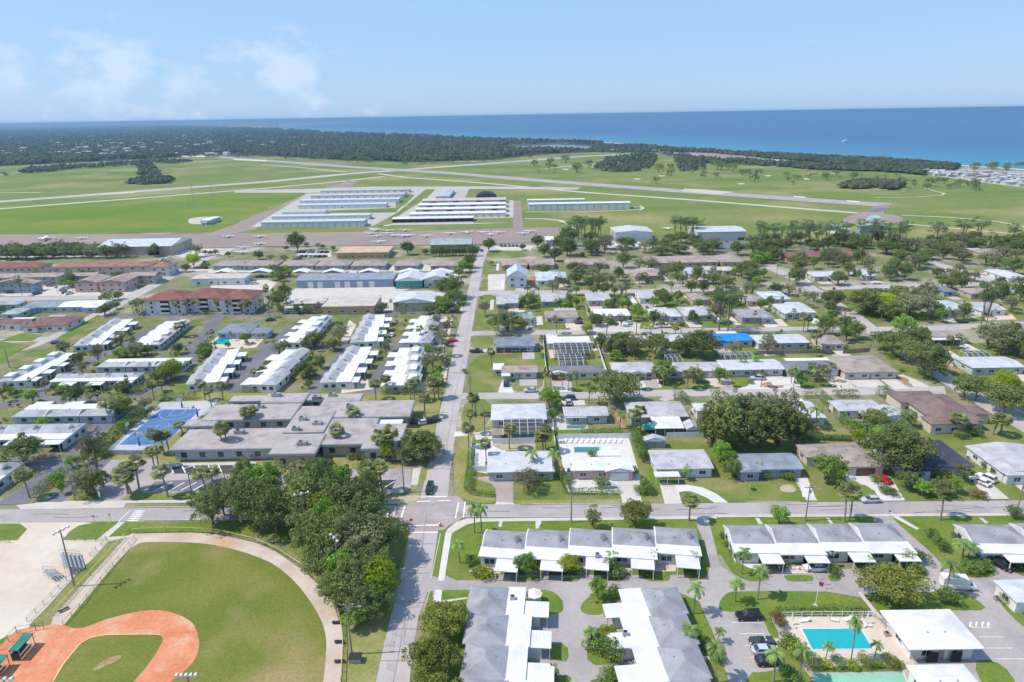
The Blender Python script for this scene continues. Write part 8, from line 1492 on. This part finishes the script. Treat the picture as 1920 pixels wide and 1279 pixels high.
# radio site on the airfield: mast, second mast, hut
for lab, x, y, h in (('left tall mast at airfield radio site', 368, 406, 34), ('right tall mast at airfield radio site', 403, 405, 34), ('short pole left of radio site', 357, 404, 20)):
    p = P(x, y); t = thing('radio_mast', lab, 'mast', p.x, p.y); b = MB()
    for a in range(3): q = Vector((math.cos(a*2.09), math.sin(a*2.09), 0))*.5; b.bar(q, q*.4+Vector((0, 0, h)), .07, 'metal_gray')
    for k in range(int(h/2)): q = [Vector((math.cos(a*2.09), math.sin(a*2.09), 0))*(.5-.3*k*2/h)+Vector((0, 0, k*2+(a % 2)*1.0)) for a in range(4)]; [b.bar(q[i], q[i+1], .06, 'metal_gray') for i in range(3)]
    b.build('mast_frame', t); b = MB(); b.cyl((0, 0, h), (0, 0, h+1.5), .1, .03, 'plane_white', 5); b.build('antenna', t)
sheet('bare_patch', [(355, 408), (424, 407), (405, 414), (380, 422), (352, 421)], 'taxi_pale', .3, 1)
house('small white hut at radio site', 376, 392, 414, 406, 'flat', 'white', 'lgray', h=4, cat='hut', win=2, oh=.2)
house('white box van hut at radio site', 377, 386, 418, 414, 'flat', 'white', 'white', h=2.5, cat='hut', win=1, oh=.1)
# distant orange roof building on golf course, boat at sea
p = P(1523, 327); b = MB(); b.box(-6, -4, 0, 6, 4, 3, 'wall_orange'); o = b.build('golf_shelter'); o.location = p; reg(o, 'tiny yellow shelter on the golf course', 'shelter', None, p.x, p.y)
p = P(1585, 265); t = thing('boat', 'tiny white boat alone on the sea', 'boat', p.x, p.y); b = MB(); b.prism([(-9, -3), (5, -3), (11, 0), (5, 3), (-9, 3)], -.9, 2.4, 'plane_white'); b.build('hull', t); b = MB(); b.box(-4, -2, 2.4, 2, 2, 5.5, 'plane_white'); b.build('cabin', t)
# tall thin background towers etc. kerbs along the near streets
def kerb(pts, off=None):
    if off: pts = [(off[0]+a/off[2], off[1]+b/off[2]) for a, b in pts]
    b = MB(); w = [P(*q) for q in pts]
    for a, c in zip(w[:-1], w[1:]): d = (c-a).normalized(); nn = Vector((-d.y, d.x, 0))*.09; b.prism([(q.x, q.y) for q in (a-nn, c-nn, c+nn, a+nn)], .0, .16, 'concrete')
    struct(b.build('kerb'))
for q in ([(875, 970.5), (1240, 969.8), (1302, 969)], [(1330, 968.5), (1630, 965.5)], [(1672, 964.5), (1920, 963), (2200, 961)], [(826, 1001), (808, 1089)], [(806, 1107), (797, 1140)], [(880, 947.5), (975, 946.6)], [(1000, 946), (1165, 944.5)], [(1400, 942.3), (1500, 942)], [(270, 976.5), (700, 973)], [(230, 952), (560, 949)]): kerb(q)

# small details on the flat white roofs of the near rows
for lab, x, y, z in (('grey air unit on the upper white roof', 961, 1123, 2.96), ('grey air unit on the right white roof', 1172, 1190, 2.96), ('grey air unit on flagpole row roof', 1560, 1040, 2.96), ('grey air unit on corner row roof', 1120, 1043, 2.96)):
    p = P(x, y, z); t = thing('air_conditioner', lab, 'air conditioner', p.x, p.y, z=z); b = MB(); b.box(-.45, -.4, 0, .45, .4, .7, 'metal_gray'); b.build('body', t); b = MB(); b.cyl((0, 0, .7), (0, 0, .76), .32, .32, 'dark', 10); b.build('fan_grille', t)
# ================================================================ HAZE (one closed box of air)
b = MB(); b.add([(-72000, -1500, -3), (85000, -1500, -3), (85000, 85000, -3), (-72000, 85000, -3), (-72000, -1500, 96), (85000, -1500, 96), (85000, 85000, 96), (-72000, 85000, 96)], [(3,2,1,0),(4,5,6,7),(0,1,5,4),(1,2,6,5),(2,3,7,6),(3,0,4,7)], 'dark')
hz = b.build('haze'); hz.data.materials.clear(); hm = bpy.data.materials.new('haze'); hm.use_nodes = True; hm.node_tree.nodes.clear(); ho = hm.node_tree.nodes.new('ShaderNodeOutputMaterial'); hv = hm.node_tree.nodes.new('ShaderNodeVolumePrincipled')
hv.inputs['Density'].default_value = 1.0e-4; hv.inputs['Color'].default_value = (.34, .60, .88, 1); hv.inputs['Anisotropy'].default_value = .3; hm.node_tree.links.new(hv.outputs[0], ho.inputs['Volume']); hz.data.materials.append(hm); hz['kind'] = 'stuff'; hz['label'] = 'thin blue summer haze over the whole landscape'; hz['category'] = 'haze'

# ================================================================ LABELS: tell look-alikes apart by their order in the photo
ORD = ['first', 'second', 'third', 'fourth', 'fifth', 'sixth', 'seventh', 'eighth', 'ninth', 'tenth', 'eleventh', 'twelfth', 'thirteenth', 'fourteenth', 'fifteenth', 'sixteenth', 'seventeenth', 'eighteenth', 'nineteenth', 'twentieth']
ORD += [t+'-'+o for t in ('twenty', 'thirty', 'forty', 'fifty') for o in ORD[:9]]
from collections import defaultdict
keep = ('tiny pale roof', 'white trailer home', 'hazy pale tower')
by = defaultdict(list)
for o, x, y in ALL: by[o['label']].append((x, y, o))
for lab, L3 in by.items():
    if len(L3) < 2 or lab.startswith(keep): continue
    L3.sort(key=lambda q: q[0])
    for i, (x, y, o) in enumerate(L3):
        if len(L3) == 2: pre = ('left hand', 'right hand')[i]
        elif i == 0: pre = 'leftmost'
        elif i == len(L3)-1: pre = 'rightmost'
        else: pre = ORD[min(i, 55)]+' from left,'
        s = pre+' '+lab
        if len(s.split()) > 16: s = s.replace(' from left,', '').replace(' joined', '').replace('dark broadleaf tree', 'dark tree')
        o['label'] = ' '.join(s.split()[:16])
        if not o.get('group') and len(L3) > 2: o['group'] = ' '.join((o['category']+'s '+' '.join(lab.split()[-6:])).split())
print('things', len(ALL), 'objects', len(bpy.data.objects), 'dups', len(ALL)-len({o['label'] for o, _, _ in ALL}))
